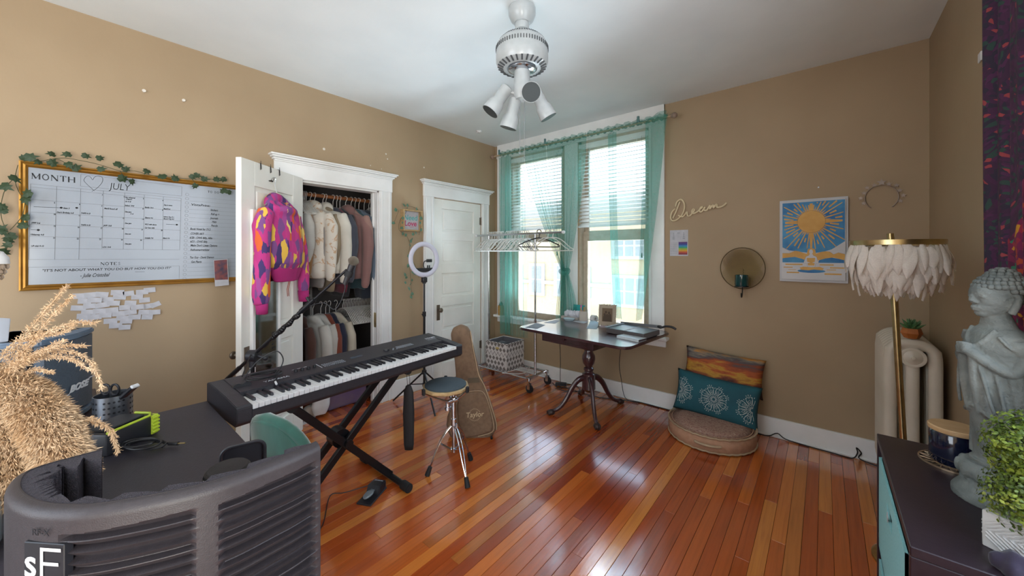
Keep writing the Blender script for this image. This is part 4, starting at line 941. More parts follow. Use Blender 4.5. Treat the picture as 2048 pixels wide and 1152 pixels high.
def clipbox(x, y): return min(max(x, 148), 860), min(max(y, 130), 690)
for k in range(nray):
    a = 2 * PI * k / nray; dx, dy = math.cos(a), math.sin(a); main = k % 11 == 0
    def at(t, side, wdt): return (scx + dx * t * 1.0 - dy * side * wdt, scy + dy * t * .92 + dx * side * wdt)
    if main: segs = [(120, 420, 24, 5 if k % 22 else 5)]
    elif k % 2 == 0: segs = [(130, rr.uniform(330, 520), 8, 4)]
    else: s0 = rr.uniform(190, 260); segs = [(130, s0 - 30, 12, 0), (s0 + 10, s0 + rr.uniform(60, 130), 7, 9)]
    for t0, t1, w0, w1 in segs:
        n_ = 8; last = None
        for q in range(n_):
            ta = t0 + (t1 - t0) * q / n_; tb_ = t0 + (t1 - t0) * (q + 1) / n_; wa = w0 + (w1 - w0) * q / n_; wb_ = w0 + (w1 - w0) * (q + 1) / n_
            e = at(tb_, 0, 0)
            if not (150 < e[0] < 858 and 132 < e[1] < 690): break
            P4 = [at(ta, -1, wa), at(tb_, -1, wb_), at(tb_, 1, wb_), at(ta, 1, wa)]
            face(b, [ap(*clipbox(*p)) for p in P4], AM, .0008 + k * 1e-6)
face(b, [ap(148, 735), ap(230, 735), ap(300, 705), ap(350, 712), ap(440, 745), ap(450, 690), ap(490, 670), ap(535, 690), ap(545, 740), ap(600, 720), ap(650, 712), ap(700, 718), ap(740, 748), ap(790, 728), ap(860, 745), ap(860, 815), ap(740, 785), ap(650, 795), ap(580, 815), ap(420, 815), ap(380, 800), ap(300, 778), ap(148, 795)], AM, .0009)
for q in ((185, 860, 390, 875), (162, 897, 272, 908), (220, 927, 310, 933), (200, 957, 350, 972), (640, 965, 825, 982), (585, 862, 740, 875), (700, 895, 855, 908), (665, 922, 765, 930)): face(b, [ap(q[0], q[3]), ap(q[2], q[3]), ap(q[2], q[1]), ap(q[0], q[1])], AM, .0008)
face(b, [ap(355, 905), ap(400, 893), ap(490, 900), ap(590, 893), ap(632, 910), ap(615, 932), ap(520, 925), ap(460, 935), ap(375, 930)], AM, .0014)
part('gold_paint', b, GLD, art)
b = B(); face(b, [ap(488 + 22 * math.cos(t * PI / 6), 718 + 30 * math.sin(t * PI / 6)) for t in range(12)], AM, .0016)
face(b, [ap(470, 745), ap(508, 745), ap(515, 760), ap(550, 775), ap(578, 850), ap(540, 858), ap(535, 895), ap(448, 895), ap(440, 858), ap(400, 850), ap(428, 775), ap(462, 760)], AM, .0015)
part('figure', b, fab('#cfd0d2', 'canvas_white'), art)
b = B(); face(b, [ap(440, 790), ap(535, 790), ap(530, 835), ap(500, 845), ap(530, 850), ap(525, 878), ap(455, 878), ap(448, 850), ap(480, 845), ap(445, 835)], AM, .0018); part('figure_top', b, GLD, art)
b = B(); stroke(b, [ap(scx + 162 * math.cos(t * PI / 20), scy + 128 * math.sin(t * PI / 20)) for t in range(41)], .0012, AM, .0016)
stroke(b, [ap(*p) for p in ((470, 745), (462, 760), (428, 775), (400, 850), (440, 858), (448, 895), (535, 895), (540, 858), (578, 850), (550, 775), (515, 760), (508, 745))], .001, AM, .0019)
stroke(b, [ap(*p) for p in ((148, 660), (230, 705), (250, 735), (148, 735))], .0009, AM, .0018); stroke(b, [ap(*p) for p in ((685, 718), (740, 748), (790, 728), (860, 745))], .0009, AM, .0018)
part('outline', b, AINK, art)
# star headband on the wall
b = B(); c_ = on(1763, 392, 'y', YB - .012)
tube(b, [(c_.x + .082 * math.cos(a), c_.y, c_.z - .01 + .085 * math.sin(a)) for a in [math.radians(-52 + k * 284 / 24) for k in range(25)]], .0028, 6)
for k in range(11):
    a = math.radians(-20 + k * 22); rr_ = .094 + .008 * (k % 2); s = .016 if k != 5 else .026; q = Vector((c_.x + rr_ * math.cos(a), c_.y - .003, c_.z - .01 + rr_ * math.sin(a)))
    prism(b, [(s * (1 if t % 2 == 0 else .42) * math.sin(t * PI / 5), s * (1 if t % 2 == 0 else .42) * math.cos(t * PI / 5)) for t in range(10)], -.0015, .0015, axes(q, (1, 0, 0), (0, 0, 1), (0, -1, 0)))
one('star_headband', b, M('champagne_metal', '#a0938a', .4, .6), 'headband studded with little stars hung on the back wall', 'headband', smooth=False)

# ---------------------------------------------------------------- ceiling fan
FX, FY = 1.958, 1.632
fan = thing('ceiling_fan', 'white ceiling fan motor with a cluster of four spotlights', 'ceiling fan', (FX, FY, 2.80))
FW = M('fan_enamel', '#b4babd', .3, c2='#abb2b5', coat=.2)
b = B(); lathe(b, [(.070, 0), (.076, -.010), (.076, -.040), (.064, -.070), (.044, -.090), (.0, -.090)], (FX, FY, 2.80), 32); part('canopy', b, FW, fan, smooth=True)
b = B(); lathe(b, [(.038, 2.71), (.040, 2.695), (.034, 2.675), (.02, 2.67)], (FX, FY, 0), 20); cyl(b, (FX, FY, 2.61), (FX, FY, 2.70), .017, seg=16); part('down_rod', b, FW, fan, smooth=True)
b = B(); lathe(b, [(.0, 2.632), (.045, 2.632), (.095, 2.622), (.128, 2.604), (.143, 2.580), (.146, 2.525), (.146, 2.492), (.134, 2.470), (.100, 2.456), (.085, 2.456), (.082, 2.466), (0, 2.466)], (FX, FY, 0), 48); part('motor_housing', b, FW, fan, smooth=True)
b = B()
for k in range(56):
    a = 2 * PI * k / 56; c, s = math.cos(a), math.sin(a)
    obox(b, (FX + .1195 * c, FY + .1195 * s, 2.610), (.028, .004, .003), (Matrix.Rotation(a, 3, 'Z') @ Ry(.75)))
for k in range(28):
    a = 2 * PI * k / 28; obox(b, (FX + .121 * math.cos(a), FY + .121 * math.sin(a), 2.4615), (.034, .0085, .004), (Matrix.Rotation(a, 3, 'Z') @ Ry(-.42)))
for k in range(60):
    a = 2 * PI * k / 60; obox(b, (FX + .1462 * math.cos(a), FY + .1462 * math.sin(a), 2.560), (.003, .0045, .02), Matrix.Rotation(a, 3, 'Z'))
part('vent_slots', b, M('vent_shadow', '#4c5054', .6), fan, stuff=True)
b = B(); lathe(b, [(.078, 2.466), (.076, 2.450), (.060, 2.440), (.0, 2.440)], (FX, FY, 0), 32); part('flywheel', b, CHROME, fan, smooth=True)
b = B(); lathe(b, [(.044, 2.445), (.045, 2.37), (.0455, 2.368), (.0455, 2.31), (.036, 2.285), (.0, 2.283)], (FX, FY, 0), 28); part('light_kit', b, FW, fan, smooth=True)
Rv = Vector((C40, S40, 0)); Fv = Vector((-S40, C40, 0)); Zv = Vector((0, 0, 1))
for (r0, f0, z0_), (dr, df, dz) in (((-.085, .0, 2.345), (-.55, -.10, -.80)), ((-.035, .03, 2.30), (-.28, .15, -1.0)), ((.026, -.045, 2.305), (.10, -1.0, -.42)), ((.075, .03, 2.345), (.52, .10, -.95))):
    c0_ = Vector((FX, FY, z0_)) + Rv * r0 + Fv * f0; d = (Rv * dr + Fv * df + Zv * dz).normalized(); q = d.to_track_quat('Z', 'Y').to_matrix()
    b = B(); lathe(b, [(0, -.012), (.024, -.010), (.034, .0), (.034, .085), (.045, .105), (.050, .165), (.048, .165), (.040, .12), (0, .12)], c0_, 26, q); s_ = part('spotlight', b, FW, fan, smooth=True)
    b = B(); lathe(b, [(.047, .166), (.047, .135), (.030, .128), (.018, .115), (0, .112)], c0_, 24, q); part('bulb_well', b, M('spot_black_%d' % int(abs(dr) * 100), '#17252a', .35), s_, smooth=True)
    b = B(); cyl(b, Vector((FX, FY, 2.315)), c0_ + d * .02, .008); part('arm', b, FW, s_, smooth=True)
for k, dx in enumerate((-.012, .014)):
    b = B(); p = Vector((FX, FY, 2.29)) + Rv * dx + Fv * .03; cyl(b, p, p + Vector((0, 0, -.30 - .02 * k)), .0016, seg=6); sph(b, p + Vector((0, 0, -.30 - .02 * k)), .005, 8, 6); part('pull_chain', b, STEEL, fan)

# ---------------------------------------------------------------- garment rack
rk = thing('garment_rack', 'chrome rolling garment rack in front of the window', 'clothes rack', (.52, 3.19, 0))
b = B(); zb = .135
tube(b, [(.10, 3.03, zb), (.935, 3.03, zb)], .0115, 10); tube(b, [(.10, 3.355, zb), (.935, 3.355, zb)], .0115, 10); part('base_rail', b, CHROME, rk, smooth=True)
for xx in (.20, .91): b = B(); tube(b, [(xx, 3.02, zb), (xx, 3.365, zb)], .0115, 10); part('cross_rail', b, CHROME, rk, smooth=True)
for xx in (.22, .90): b = B(); cyl(b, (xx, 3.19, zb), (xx, 3.19, .72), .013); cyl(b, (xx, 3.19, .70), (xx, 3.19, 1.635), .010); cyl(b, (xx, 3.19, .685), (xx, 3.19, .715), .015); part('upright', b, CHROME, rk, smooth=True)
b = B(); cyl(b, (.03, 3.19, 1.64), (1.24, 3.19, 1.64), .0115); part('hanging_bar', b, CHROME, rk, smooth=True)
for xx in (.02, 1.25): b = B(); sph(b, (xx, 3.19, 1.64), (.02, .017, .017)); part('bar_cap', b, PLASTW, rk, smooth=True)
for xx, yy in ((.10, 3.03), (.935, 3.03), (.10, 3.355), (.935, 3.355)):
    b = B(); box(b, xx - .016, xx + .016, yy - .016, yy + .016, .118, .152, .003); tube(b, [(xx, yy, .12), (xx + .004, yy, .09)], .007, 8); box(b, xx - .012, xx - .008 + .03, yy - .016, yy - .012, .035, .095); box(b, xx - .012, xx + .022, yy + .012, yy + .016, .035, .095); c = part('caster', b, CHROME, rk)
    b = B(); cyl(b, (xx + .01, yy - .011, .042), (xx + .01, yy + .011, .042), .042, seg=20); w_ = part('wheel', b, BLACKR, c, smooth=True)
hh = one('white_hanger', hanger_bm(.42, .0055), HANGW, 'plain white hanger bunched on the rolling rack bar', 'hanger', 'white hangers bunched on the rack', True, (0, 0, 0)); hh.location = (.20, 3.19, 1.655); hh.rotation_euler = (0, 0, PI / 2)
rr = random.Random(6)
for k in range(1, 22):
    x = .20 + k * .027 + rr.uniform(-.006, .006) + (.03 if k > 9 else 0)
    dup(hh, (x, 3.19, 1.655), PI / 2 + rr.uniform(-.12, .12))
bh = one('black_hanger', hanger_bm(.43, .0065, sag=.06), BLACK, 'single black velvet hanger among the white ones on the rack', 'hanger', None, True, (0, 0, 0)); bh.location = (.95, 3.19, 1.655); bh.rotation_euler = (0, 0, PI / 2 - .75)
h2 = dup(hh, (1.06, 3.19, 1.655), R(28), 'white hanger turned toward the room near the rack bar end', 'loose white hangers at the rack end')
h3 = dup(hh, (1.12, 3.19, 1.655), R(40), 'outermost white hanger at the free end of the rack bar', 'loose white hangers at the rack end')
fh = one('fallen_hanger', hanger_bm(.36, .0032), HANGW, 'white hanger lying across the rack base beside the patterned bin', 'hanger', None, True, (0, 0, 0)); fh.location = (.86, 3.10, .15); fh.rotation_euler = (R(90), 0, R(75))

# patterned bin on the rack base: corners measured on the photo
bn = thing('fabric_bin', 'square fabric bin with grey diamond lattice print on the rack base', 'bin', (.48, 3.185, .147), R(1))
BW, BH_ = .305, .30
b = B()
for a in ((-BW / 2, BW / 2, -BW / 2, -BW / 2 + .006), (-BW / 2, BW / 2, BW / 2 - .006, BW / 2), (-BW / 2, -BW / 2 + .006, -BW / 2, BW / 2), (BW / 2 - .006, BW / 2, -BW / 2, BW / 2)): box(b, a[0], a[1], a[2], a[3], 0, BH_, .002)
box(b, -BW / 2, BW / 2, -BW / 2, BW / 2, 0, .006); part('body', b, fab('#c4bfbb', 'bin_white'), bn, False)
b = B()
for a in ((-BW / 2 + .007, BW / 2 - .007, -BW / 2 + .007, -BW / 2 + .009), (-BW / 2 + .007, BW / 2 - .007, BW / 2 - .009, BW / 2 - .007), (-BW / 2 + .007, -BW / 2 + .009, -BW / 2 + .007, BW / 2 - .007), (BW / 2 - .009, BW / 2 - .007, -BW / 2 + .007, BW / 2 - .007)): box(b, a[0], a[1], a[2], a[3], .006, BH_ - .004)
part('lining', b, fab('#57565c', 'bin_lining'), bn, False)
b = B()
def lattice(b, mtx):
    nx = 6; cw = BW / nx; rows = 6; ch = BH_ / rows
    for j in range(rows):
        for i in range(nx):
            xx = -BW / 2 + cw * (i + .5 * (j % 2) + .25); z = ch * (j + .5)
            if xx > BW / 2 - .02: continue
            if j == 3:
                continue
            s = .0215; face(b, [(xx + s * math.cos(t * PI / 4) * (1 if t % 2 == 0 else .72), z + 1.15 * s * math.sin(t * PI / 4) * (1 if t % 2 == 0 else .72)) for t in range(8)], mtx, .0012)
    for z0 in (ch * 3.5, ch * 6 - .01, .012):
        pts = []
        for i in range(nx * 2 + 1):
            xx = -BW / 2 + i * cw / 2; pts.append((xx, z0 + (ch * .42 if i % 2 else -ch * .42) * (1 if z0 > .02 and z0 < BH_ - .02 else .4)))
        stroke(b, pts, .011, mtx, .0012)
lattice(b, axes((0, -BW / 2, 0), (1, 0, 0), (0, 0, 1), (0, -1, 0))); lattice(b, axes((BW / 2, 0, 0), (0, 1, 0), (0, 0, 1), (1, 0, 0)))
part('printed_lattice', b, fab('#6b6360', 'bin_grey'), bn, False)
b = B(); sph(b, (.02, -BW / 2 - .006, .238), (.028, .008, .014)); part('rope_handle', b, fab('#a8935a', 'bin_rope'), bn, False, True)
b = B(); sph(b, (.02, -.03, .21), (.11, .10, .06)); b = remesh(b, .015, 2); wrinkle(b, .03, 14); o = one('dark_clothing', b, fab('#1f1e25', 'dark_knit'), 'dark clothing stuffed inside the patterned bin', 'clothing', smooth=True, origin=(0, 0, 0)); o.location = (.45, 3.20, .155)

# ---------------------------------------------------------------- pedestal table
TR = R(-5); TX, TY = 1.645, 3.035
tbl = thing('pedestal_table', 'dark mahogany drop-leaf pedestal table below the window', 'table', (TX, TY, 0), TR)
def rrect(hx, hy, r, n=6):
    out = []
    for sx, sy, a0 in ((1, 1, 0), (-1, 1, 90), (-1, -1, 180), (1, -1, 270)):
        for k in range(n + 1): a = R(a0 + 90 * k / n); out.append((sx * (hx - r) + r * math.cos(a), sy * (hy - r) + r * math.sin(a)))
    return out
b = B(); prism(b, rrect(.56, .405, .09), .719, .742, None, .006); part('tabletop', b, WOODD, tbl, False, True)
b = B(); box(b, -.40, .16, -.22, .22, .61, .719, .004); part('apron', b, WOODD, tbl, False)
b = B(); box(b, -.36, .10, -.228, -.219, .628, .702, .003); d_ = part('drawer', b, WOODD, tbl, False); b = B(); lathe(b, [(0, .022), (.013, .018), (.009, .008), (.006, 0)], (-.13, -.228, .665), 14, Rx(PI / 2)); part('drawer_knob', b, WOODD, d_, False, True)
b = B(); lathe(b, [(.075, .612), (.075, .600), (.045, .592), (.058, .575), (.056, .560), (.036, .548), (.040, .53), (.056, .50), (.060, .47), (.052, .43), (.034, .405), (.030, .395), (.044, .385), (.046, .37), (.036, .358), (.042, .345), (.058, .335), (.060, .20), (.050, .19), (.03, .17), (0, .165)], (-.03, 0, 0), 28); part('pedestal_column', b, WOODD, tbl, False, True)
for k, a in enumerate((R(-46), R(-120), R(70), R(136))):
    dx, dy = math.cos(a), math.sin(a)
    def pt_(r, z): return Vector((-.03 + dx * r, dy * r, z))
    path = [pt_(.04, .30), pt_(.10, .285), pt_(.16, .225), pt_(.21, .14), pt_(.26, .075), pt_(.31, .042), pt_(.345, .035)]
    b = B(); sd = Vector((-dy, dx, 0)); pr = catmull(path, 4); n_ = len(pr); Rg = []
    for i, p in enumerate(pr):
        t = i / (n_ - 1); hh_ = .030 - .014 * t; ww = .020 - .004 * t
        tg = (pr[min(i + 1, n_ - 1)] - pr[max(i - 1, 0)]).normalized(); up = tg.cross(sd).normalized()
        Rg.append([b.verts.new(p + sd * (ww * math.cos(q * PI / 4)) + up * (hh_ * math.sin(q * PI / 4))) for q in range(8)])
    for i in range(n_ - 1):
        for q in range(8): b.faces.new((Rg[i][q], Rg[i][(q + 1) % 8], Rg[i + 1][(q + 1) % 8], Rg[i + 1][q]))
    b.faces.new(Rg[0]); b.faces.new(Rg[-1][::-1])
    lg = part('leg', b, WOODD, tbl, False, 2)
    b = B(); q0 = pt_(.362, .024); sph(b, q0, (.034, .030, .024), 14, 8, Rz(a))
    for s in (-1, 0, 1): sph(b, q0 + Vector((dx, dy, 0)) * .022 + sd * s * .016 + Vector((0, 0, -.004)), (.016, .009, .018), 10, 6, Rz(a))
    part('foot', b, M('brass_foot_%d' % k, '#3a2b28', .4, .4), lg, False, 2)
Tm = Matrix.Translation((TX, TY, .7425)) @ Matrix.Rotation(TR, 4, 'Z')
def T(u, v, dz=0.0): return on(u, v, 'z', .7425 + dz)
# paper trimmer
ct = thing('paper_trimmer', 'dark paper guillotine trimmer with a long handle at the right end of the table', 'paper trimmer', tuple(T(1265, 668)), R(-8))
b = B(); box(b, -.175, .175, -.13, .13, .004, .042, .004); part('base', b, fab('#4a4444', 'trimmer_side'), ct, False)
b = B(); box(b, -.172, .172, -.127, .127, .042, .046, .001); part('cutting_bed', b, M('trimmer_bed', '#5c6b73', .3), ct, False)
b = B(); box(b, -.008, .010, -.12, .12, .0461, .0468); part('ruler_strip', b, PAPER, ct, False)
b = B(); box(b, -.185, -.155, -.135, .14, .046, .054, .002); part('guide_rail', b, fab('#7d8a92', 'trimmer_rail'), ct, False)
b = B(); obox(b, (-.02, .142, .058), (.36, .006, .026), Ry(-.05), .001); hnd = part('blade_arm', b, STEEL, ct, False)
b = B(); tube(b, [(.15, .142, .068), (.19, .142, .066), (.22, .142, .078), (.27, .142, .080), (.305, .142, .066)], [.008, .012, .014, .014, .009], 10, sm=4); part('handle', b, BLACK, hnd, False, True)
# notebook
nb = thing('notebook', 'closed notebook with pale cover at the front right corner of the table', 'book', tuple(T(1263, 678)), R(-12))
b = B(); box(b, -.10, .10, -.055, .055, .0, .002); box(b, -.10, .10, -.055, .055, .017, .019); box(b, -.10, .10, -.056, -.053, .0, .019); part('cover', b, M('notebook_cover', '#c3ccd0', .35), nb, False)
b = B(); box(b, -.098, .098, -.053, .053, .002, .017); part('pages', b, fab('#3a2c34', 'page_block'), nb, False)
# picture frame with a faded family photo
pf = thing('photo_frame', 'shell-edged pale picture frame with a sepia photo on the table', 'picture frame', tuple(T(1214, 652)), R(14))
pf.rotation_euler = (R(-14), 0, R(18))
b = B(); box(b, -.075, .075, -.006, .006, .01, .195, .002); box(b, -.058, .058, -.009, -.005, .028, .178, .002); part('frame', b, fab('#a39582', 'frame_shell'), pf, False)
b = B(); rr = random.Random(2)
for k in range(44):
    t = k / 44 * 2 * (.15 + .185); 
    if t < .15: x, z = -.075 + t, .01
    elif t < .335: x, z = .075, .01 + t - .15
    elif t < .485: x, z = .075 - (t - .335), .195
    else: x, z = -.075, .195 - (t - .485)
    sph(b, (x, -.003, z), (rr.uniform(.006, .010), .007, rr.uniform(.006, .012)), 6, 4)
part('shell_edge', b, fab('#a89a86', 'shells'), pf, False)
b = B(); box(b, -.048, .048, -.0102, -.0092, .040, .166); part('photo', b, fab('#6d5c48', 'sepia'), pf, False)
b = B(); PMt = axes((0, -.0103, 0), (1, 0, 0), (0, 0, 1), (0, -1, 0))
for hx_, hz in ((-.012, .128), (.016, .122), (-.024, .105), (.026, .100)): face(b, [(hx_ + .011 * math.cos(t * PI / 5), hz + .013 * math.sin(t * PI / 5)) for t in range(10)], PMt)
face(b, [(-.04, .041), (.04, .041), (.038, .09), (.0, .112), (-.036, .09)], PMt, .0004); part('photo_figures', b, fab('#4b3d30', 'sepia_dark'), pf, False)
b = B(); obox(b, (0, .04, .075), (.04, .004, .15), Rx(.42)); part('easel_back', b, BLACK, pf, False)
# pencil holder
ph_ = thing('pencil_holder', 'square pale box holding pencils on the table', 'pencil holder', (1.375, 3.375, .7425), R(25))
b = B()
for a in ((-.04, .04, -.04, -.036), (-.04, .04, .036, .04), (-.04, -.036, -.04, .04), (.036, .04, -.04, .04)): box(b, a[0], a[1], a[2], a[3], 0, .098, .001)
box(b, -.04, .04, -.04, .04, 0, .004); part('box', b, fab('#b3aaa0', 'holder'), ph_, False)
rr = random.Random(8)
for k in range(9):
    x, y = rr.uniform(-.02, .024), rr.uniform(-.02, .02); c = rr.choice(('#a9906a', '#b09870', '#98805a'))
    b = B(); cyl(b, (x * .6, y * .6, .01), (x * 1.5, y * 1.5, .135 + rr.uniform(-.01, .02)), .0035, seg=6); o = one('pencil', b, fab(c, 'pencil_wood'), 'tan pencil standing in the pale square holder', 'pencil', 'pencils in the square holder', origin=(0, 0, 0)); o.location = ph_.location
b = B(); cyl(b, (-.02, .01, .01), (-.04, .02, .145), .004, seg=8); cyl(b, (-.038, .019, .128), (-.042, .021, .15), .008, seg=8); o = one('pink_pen', b, fab('#d0569a', 'pink_plastic'), 'bright pink pen leaning out of the square holder', 'pen', origin=(0, 0, 0)); o.location = ph_.location
# tray of crumpled tissue with a teal folder behind
ty = thing('letter_tray', 'low pale tray holding crumpled white tissue paper', 'tray', (1.245, 3.385, .7425), R(-8))
b = B(); box(b, -.10, .10, -.05, .05, 0, .006, .001)
for a in ((-.10, .10, -.05, -.046), (-.10, .10, .046, .05), (-.10, -.096, -.05, .05), (.096, .10, -.05, .05)): box(b, a[0], a[1], a[2], a[3], 0, .03)
part('tray', b, fab('#a29c96', 'tray'), ty, False)
b = B(); rr = random.Random(31)
for k in range(4):
    t = B(); bmesh.ops.create_icosphere(t, subdivisions=2, radius=1.0)
    for v in t.verts: v.co *= 1 + .45 * noise.noise(v.co * 2.1 + Vector((k * 7, 0, 0)))
    merge(b, t, Matrix.Translation((-.062 + k * .040, rr.uniform(-.012, .012), .048)) @ Matrix.Diagonal((.034, .030, .045, 1)))
o = one('tissue_paper', b, PAPER, 'crumpled white tissue paper standing in the low tray', 'tissue', origin=(0, 0, 0)); o.location = ty.location + Vector((0, 0, .0))
b = B(); obox(b, (1.275, 3.452, .814), (.15, .006, .14), Rx(-.1) @ Rz(R(-8))); o = one('teal_folder', b, fab('#2f9c9c', 'teal_card'), 'bright teal folder standing behind the tissue tray', 'folder')
# paper roll, dish, loose papers
b = B(); c_ = T(1188, 637, .034); lathe(b, [(.034, -.025), (.034, .025), (.016, .025), (.016, -.025), (.034, -.025)], c_, 22, (Ry(PI / 2) @ Rx(.4)), caps=False); one('tape_roll', b, fab('#c8c5c2', 'tape'), 'white roll of tape standing beside the pencil holder', 'tape', smooth=True)
b = B(); lathe(b, [(0, .003), (.04, .003), (.062, .022), (.066, .022), (.045, 0), (0, 0)], T(1138, 641), 24, sq=.8); one('glass_dish', b, M('clear_glass', '#b8cdd4', .08, coat=.6), 'shallow clear glass dish at the back of the table', 'dish', smooth=True)
b = B(); obox(b, T(1127, 634, .012), (.05, .03, .024), Rz(.5), .003); one('small_box', b, fab('#a89f96', 'cardbox'), 'tiny pale box beside the glass dish', 'box')
def sheet(name, lab, pix, mat, dz=.0, lift=None):
    b = B(); pts = [T(*p, dz) for p in pix]
    if lift:
        for i, l_ in lift.items(): pts[i] = pts[i] + Vector((0, 0, l_))
    slab3(b, pts, (0, 0, 1), .0008); return one(name, b, mat, lab, 'paper')
sheet('grey_print', 'dark grey printed sheet near the left end of the table', [(1050, 655), (1073, 646), (1090, 650), (1075, 657)], fab('#5d6670', 'grey_print'), .0005)
sheet('white_sheet', 'white sheet lying flat behind the grey print', [(1088, 645), (1110, 640), (1120, 641), (1110, 647)], PAPER, .0005)
sheet('folded_card', 'pale blue card standing half folded in front of the picture frame', [(1173, 657), (1182, 643), (1200, 648), (1193, 658)], fab('#9db0bd', 'blue_card'), .0005, {1: .02, 2: .012})
sheet('pink_card', 'small pinkish card beside the blue card', [(1199, 655), (1202, 649), (1216, 650), (1213, 656)], fab('#a48a96', 'pink_card'), .001)
sheet('paper_scrap', 'torn white scrap in front of the pencil holder', [(1145, 643), (1152, 639), (1175, 644), (1168, 647)], PAPER, .0005)

# ---------------------------------------------------------------- pouf and pillows
PX, PY, PRX = 2.575, 3.225, .300
pf2 = thing('floor_pouf', 'round low floor cushion with woven top and tan side by the back wall', 'pouf', (PX, PY, 0))
b = B(); lathe(b, [(0, .0), (PRX - .015, .0), (PRX, .012), (PRX + .006, .06), (PRX, .105), (PRX - .02, .115)], (PX, PY, 0), 56); part('side', b, POUFS, pf2, smooth=2)
b = B(); lathe(b, [(PRX - .012, .113), (.2, .128), (0, .132)], (PX, PY, 0), 56); part('top', b, POUFT, pf2, smooth=2)
for zz in (.012, .113):
    b = B(); tube(b, [(PX + (PRX + .003) * math.cos(2 * PI * k / 90), PY + (PRX + .003) * math.sin(2 * PI * k / 90), zz + .003 * math.sin(k * 2.3)) for k in range(90)], .0065, 6, True); part('rope_trim', b, TAND, pf2, smooth=2)
b = B(); tube(b, [(PX + (PRX + rr_) * math.cos(a), PY + (PRX + rr_) * math.sin(a), .062) for a, rr_ in ((R(-98), .004), (R(-92), .016), (R(-82), .02), (R(-72), .016), (R(-66), .004))], .010, 6, sm=4); part('handle', b, TAND, pf2, smooth=2)
def pillow_fn(w, h, th, e=.5):
    def f(u, v, s):
        x = (u - .5) * w; z = (v - .5) * h; k = (max(0, 1 - (2 * u - 1) ** 4) * max(0, 1 - (2 * v - 1) ** 4)) ** e
        pin = 1 - .06 * (1 - (2 * v - 1) ** 2); pz = 1 - .07 * (1 - (2 * u - 1) ** 2)
        wr = 1 + .06 * math.sin(u * 17 + v * 5) * (1 - k * .4)
        return Vector((x * pin, -s * th * k * wr, z * pz))
    return f
def pillow(name, label, c, w, h, th, tilt, lean, mat, rz=0):
    g = thing(name, label, 'pillow', c); g.rotation_euler = (-lean, tilt, rz); f = pillow_fn(w, h, th); b = B()
    grid(b, lambda u, v: f(u, v, 1), 30, 18); grid(b, lambda u, v: f(u, v, -1), 30, 18); bmesh.ops.remove_doubles(b, verts=b.verts, dist=1e-5)
    part('cover', b, mat, g, False, 2); return g, f
p1, f1 = pillow('sunset_pillow', 'lumbar pillow printed with an orange sunset sky leaning on the wall', (2.615, 3.438, .462), .58, .30, .055, R(3), R(12), SUNSET)
p2, f2 = pillow('teal_pillow', 'teal lumbar pillow with white lace medallions on the round cushion', (2.585, 3.335, .262), .61, .33, .065, R(3.5), R(14), PTEAL)
MB_ = [None]
def pst(pts, w):
    b = MB_[0]
    """white print following the pillow cover; pts in metres about its centre"""
    P_ = [Vector(p) for p in pts]; V = []
    for i, p in enumerate(P_):
        d = (P_[min(i + 1, len(P_) - 1)] - P_[max(i - 1, 0)]); d = d.normalized() if d.length > 1e-9 else Vector((1, 0)); nn = Vector((-d.y, d.x)) * w / 2; r_ = []
        for q in (p + nn, p - nn):
            u, v = q.x / .61 + .5, q.y / .33 + .5
            if not (.03 < u < .97 and .03 < v < .97): return
            vv = f2(u, v, 1); r_.append(b.verts.new(vv + Vector((0, -.0012, 0))))
        V.append(r_)
    for i in range(len(V) - 1): b.faces.new((V[i][0], V[i][1], V[i + 1][1], V[i + 1][0]))
for mcx, mcy in ((.0, -.005), (-.275, .0), (.275, -.01)):
    MB_[0] = B()
    for k in range(16):
        a = 2 * PI * k / 16; pst([(mcx + r * math.cos(a), mcy + r * math.sin(a)) for r in (.012, .03)], .0035)
    for k in range(8):
        a = 2 * PI * (k + .5) / 8
        def lp(r, o): return (mcx + r * math.cos(a) - o * math.sin(a), mcy + r * math.sin(a) + o * math.cos(a))
        pst([lp(.034, 0), lp(.058, -.014), lp(.083, -.022), lp(.098, -.014), lp(.100, -.003), lp(.088, -.004)], .0030); pst([lp(.034, 0), lp(.058, .014), lp(.083, .022), lp(.098, .014), lp(.100, .003), lp(.088, .004)], .0030)
        pst([lp(.05, 0), lp(.066, -.008), lp(.078, 0), lp(.066, .008), lp(.05, 0)], .0026)
        for o in (-.012, 0, .012): pst([lp(.106, o), lp(.118 - abs(o) * .4, o * 1.4)], .004)
        a2 = 2 * PI * k / 8
        for w_ in (-.12, .12): pst([(mcx + r * math.cos(a2 + w_ * q), mcy + r * math.sin(a2 + w_ * q)) for r, q in ((.034, .3), (.055, 1.1), (.075, .9))], .003)
        for q in (-.16, 0, .16): pst([(mcx + r * math.cos(a2 + q), mcy + r * math.sin(a2 + q)) for r in (.088, .097)], .0045)
    part('printed_medallion', MB_[0], fab('#b9c2bf', 'white_print'), p2, False)

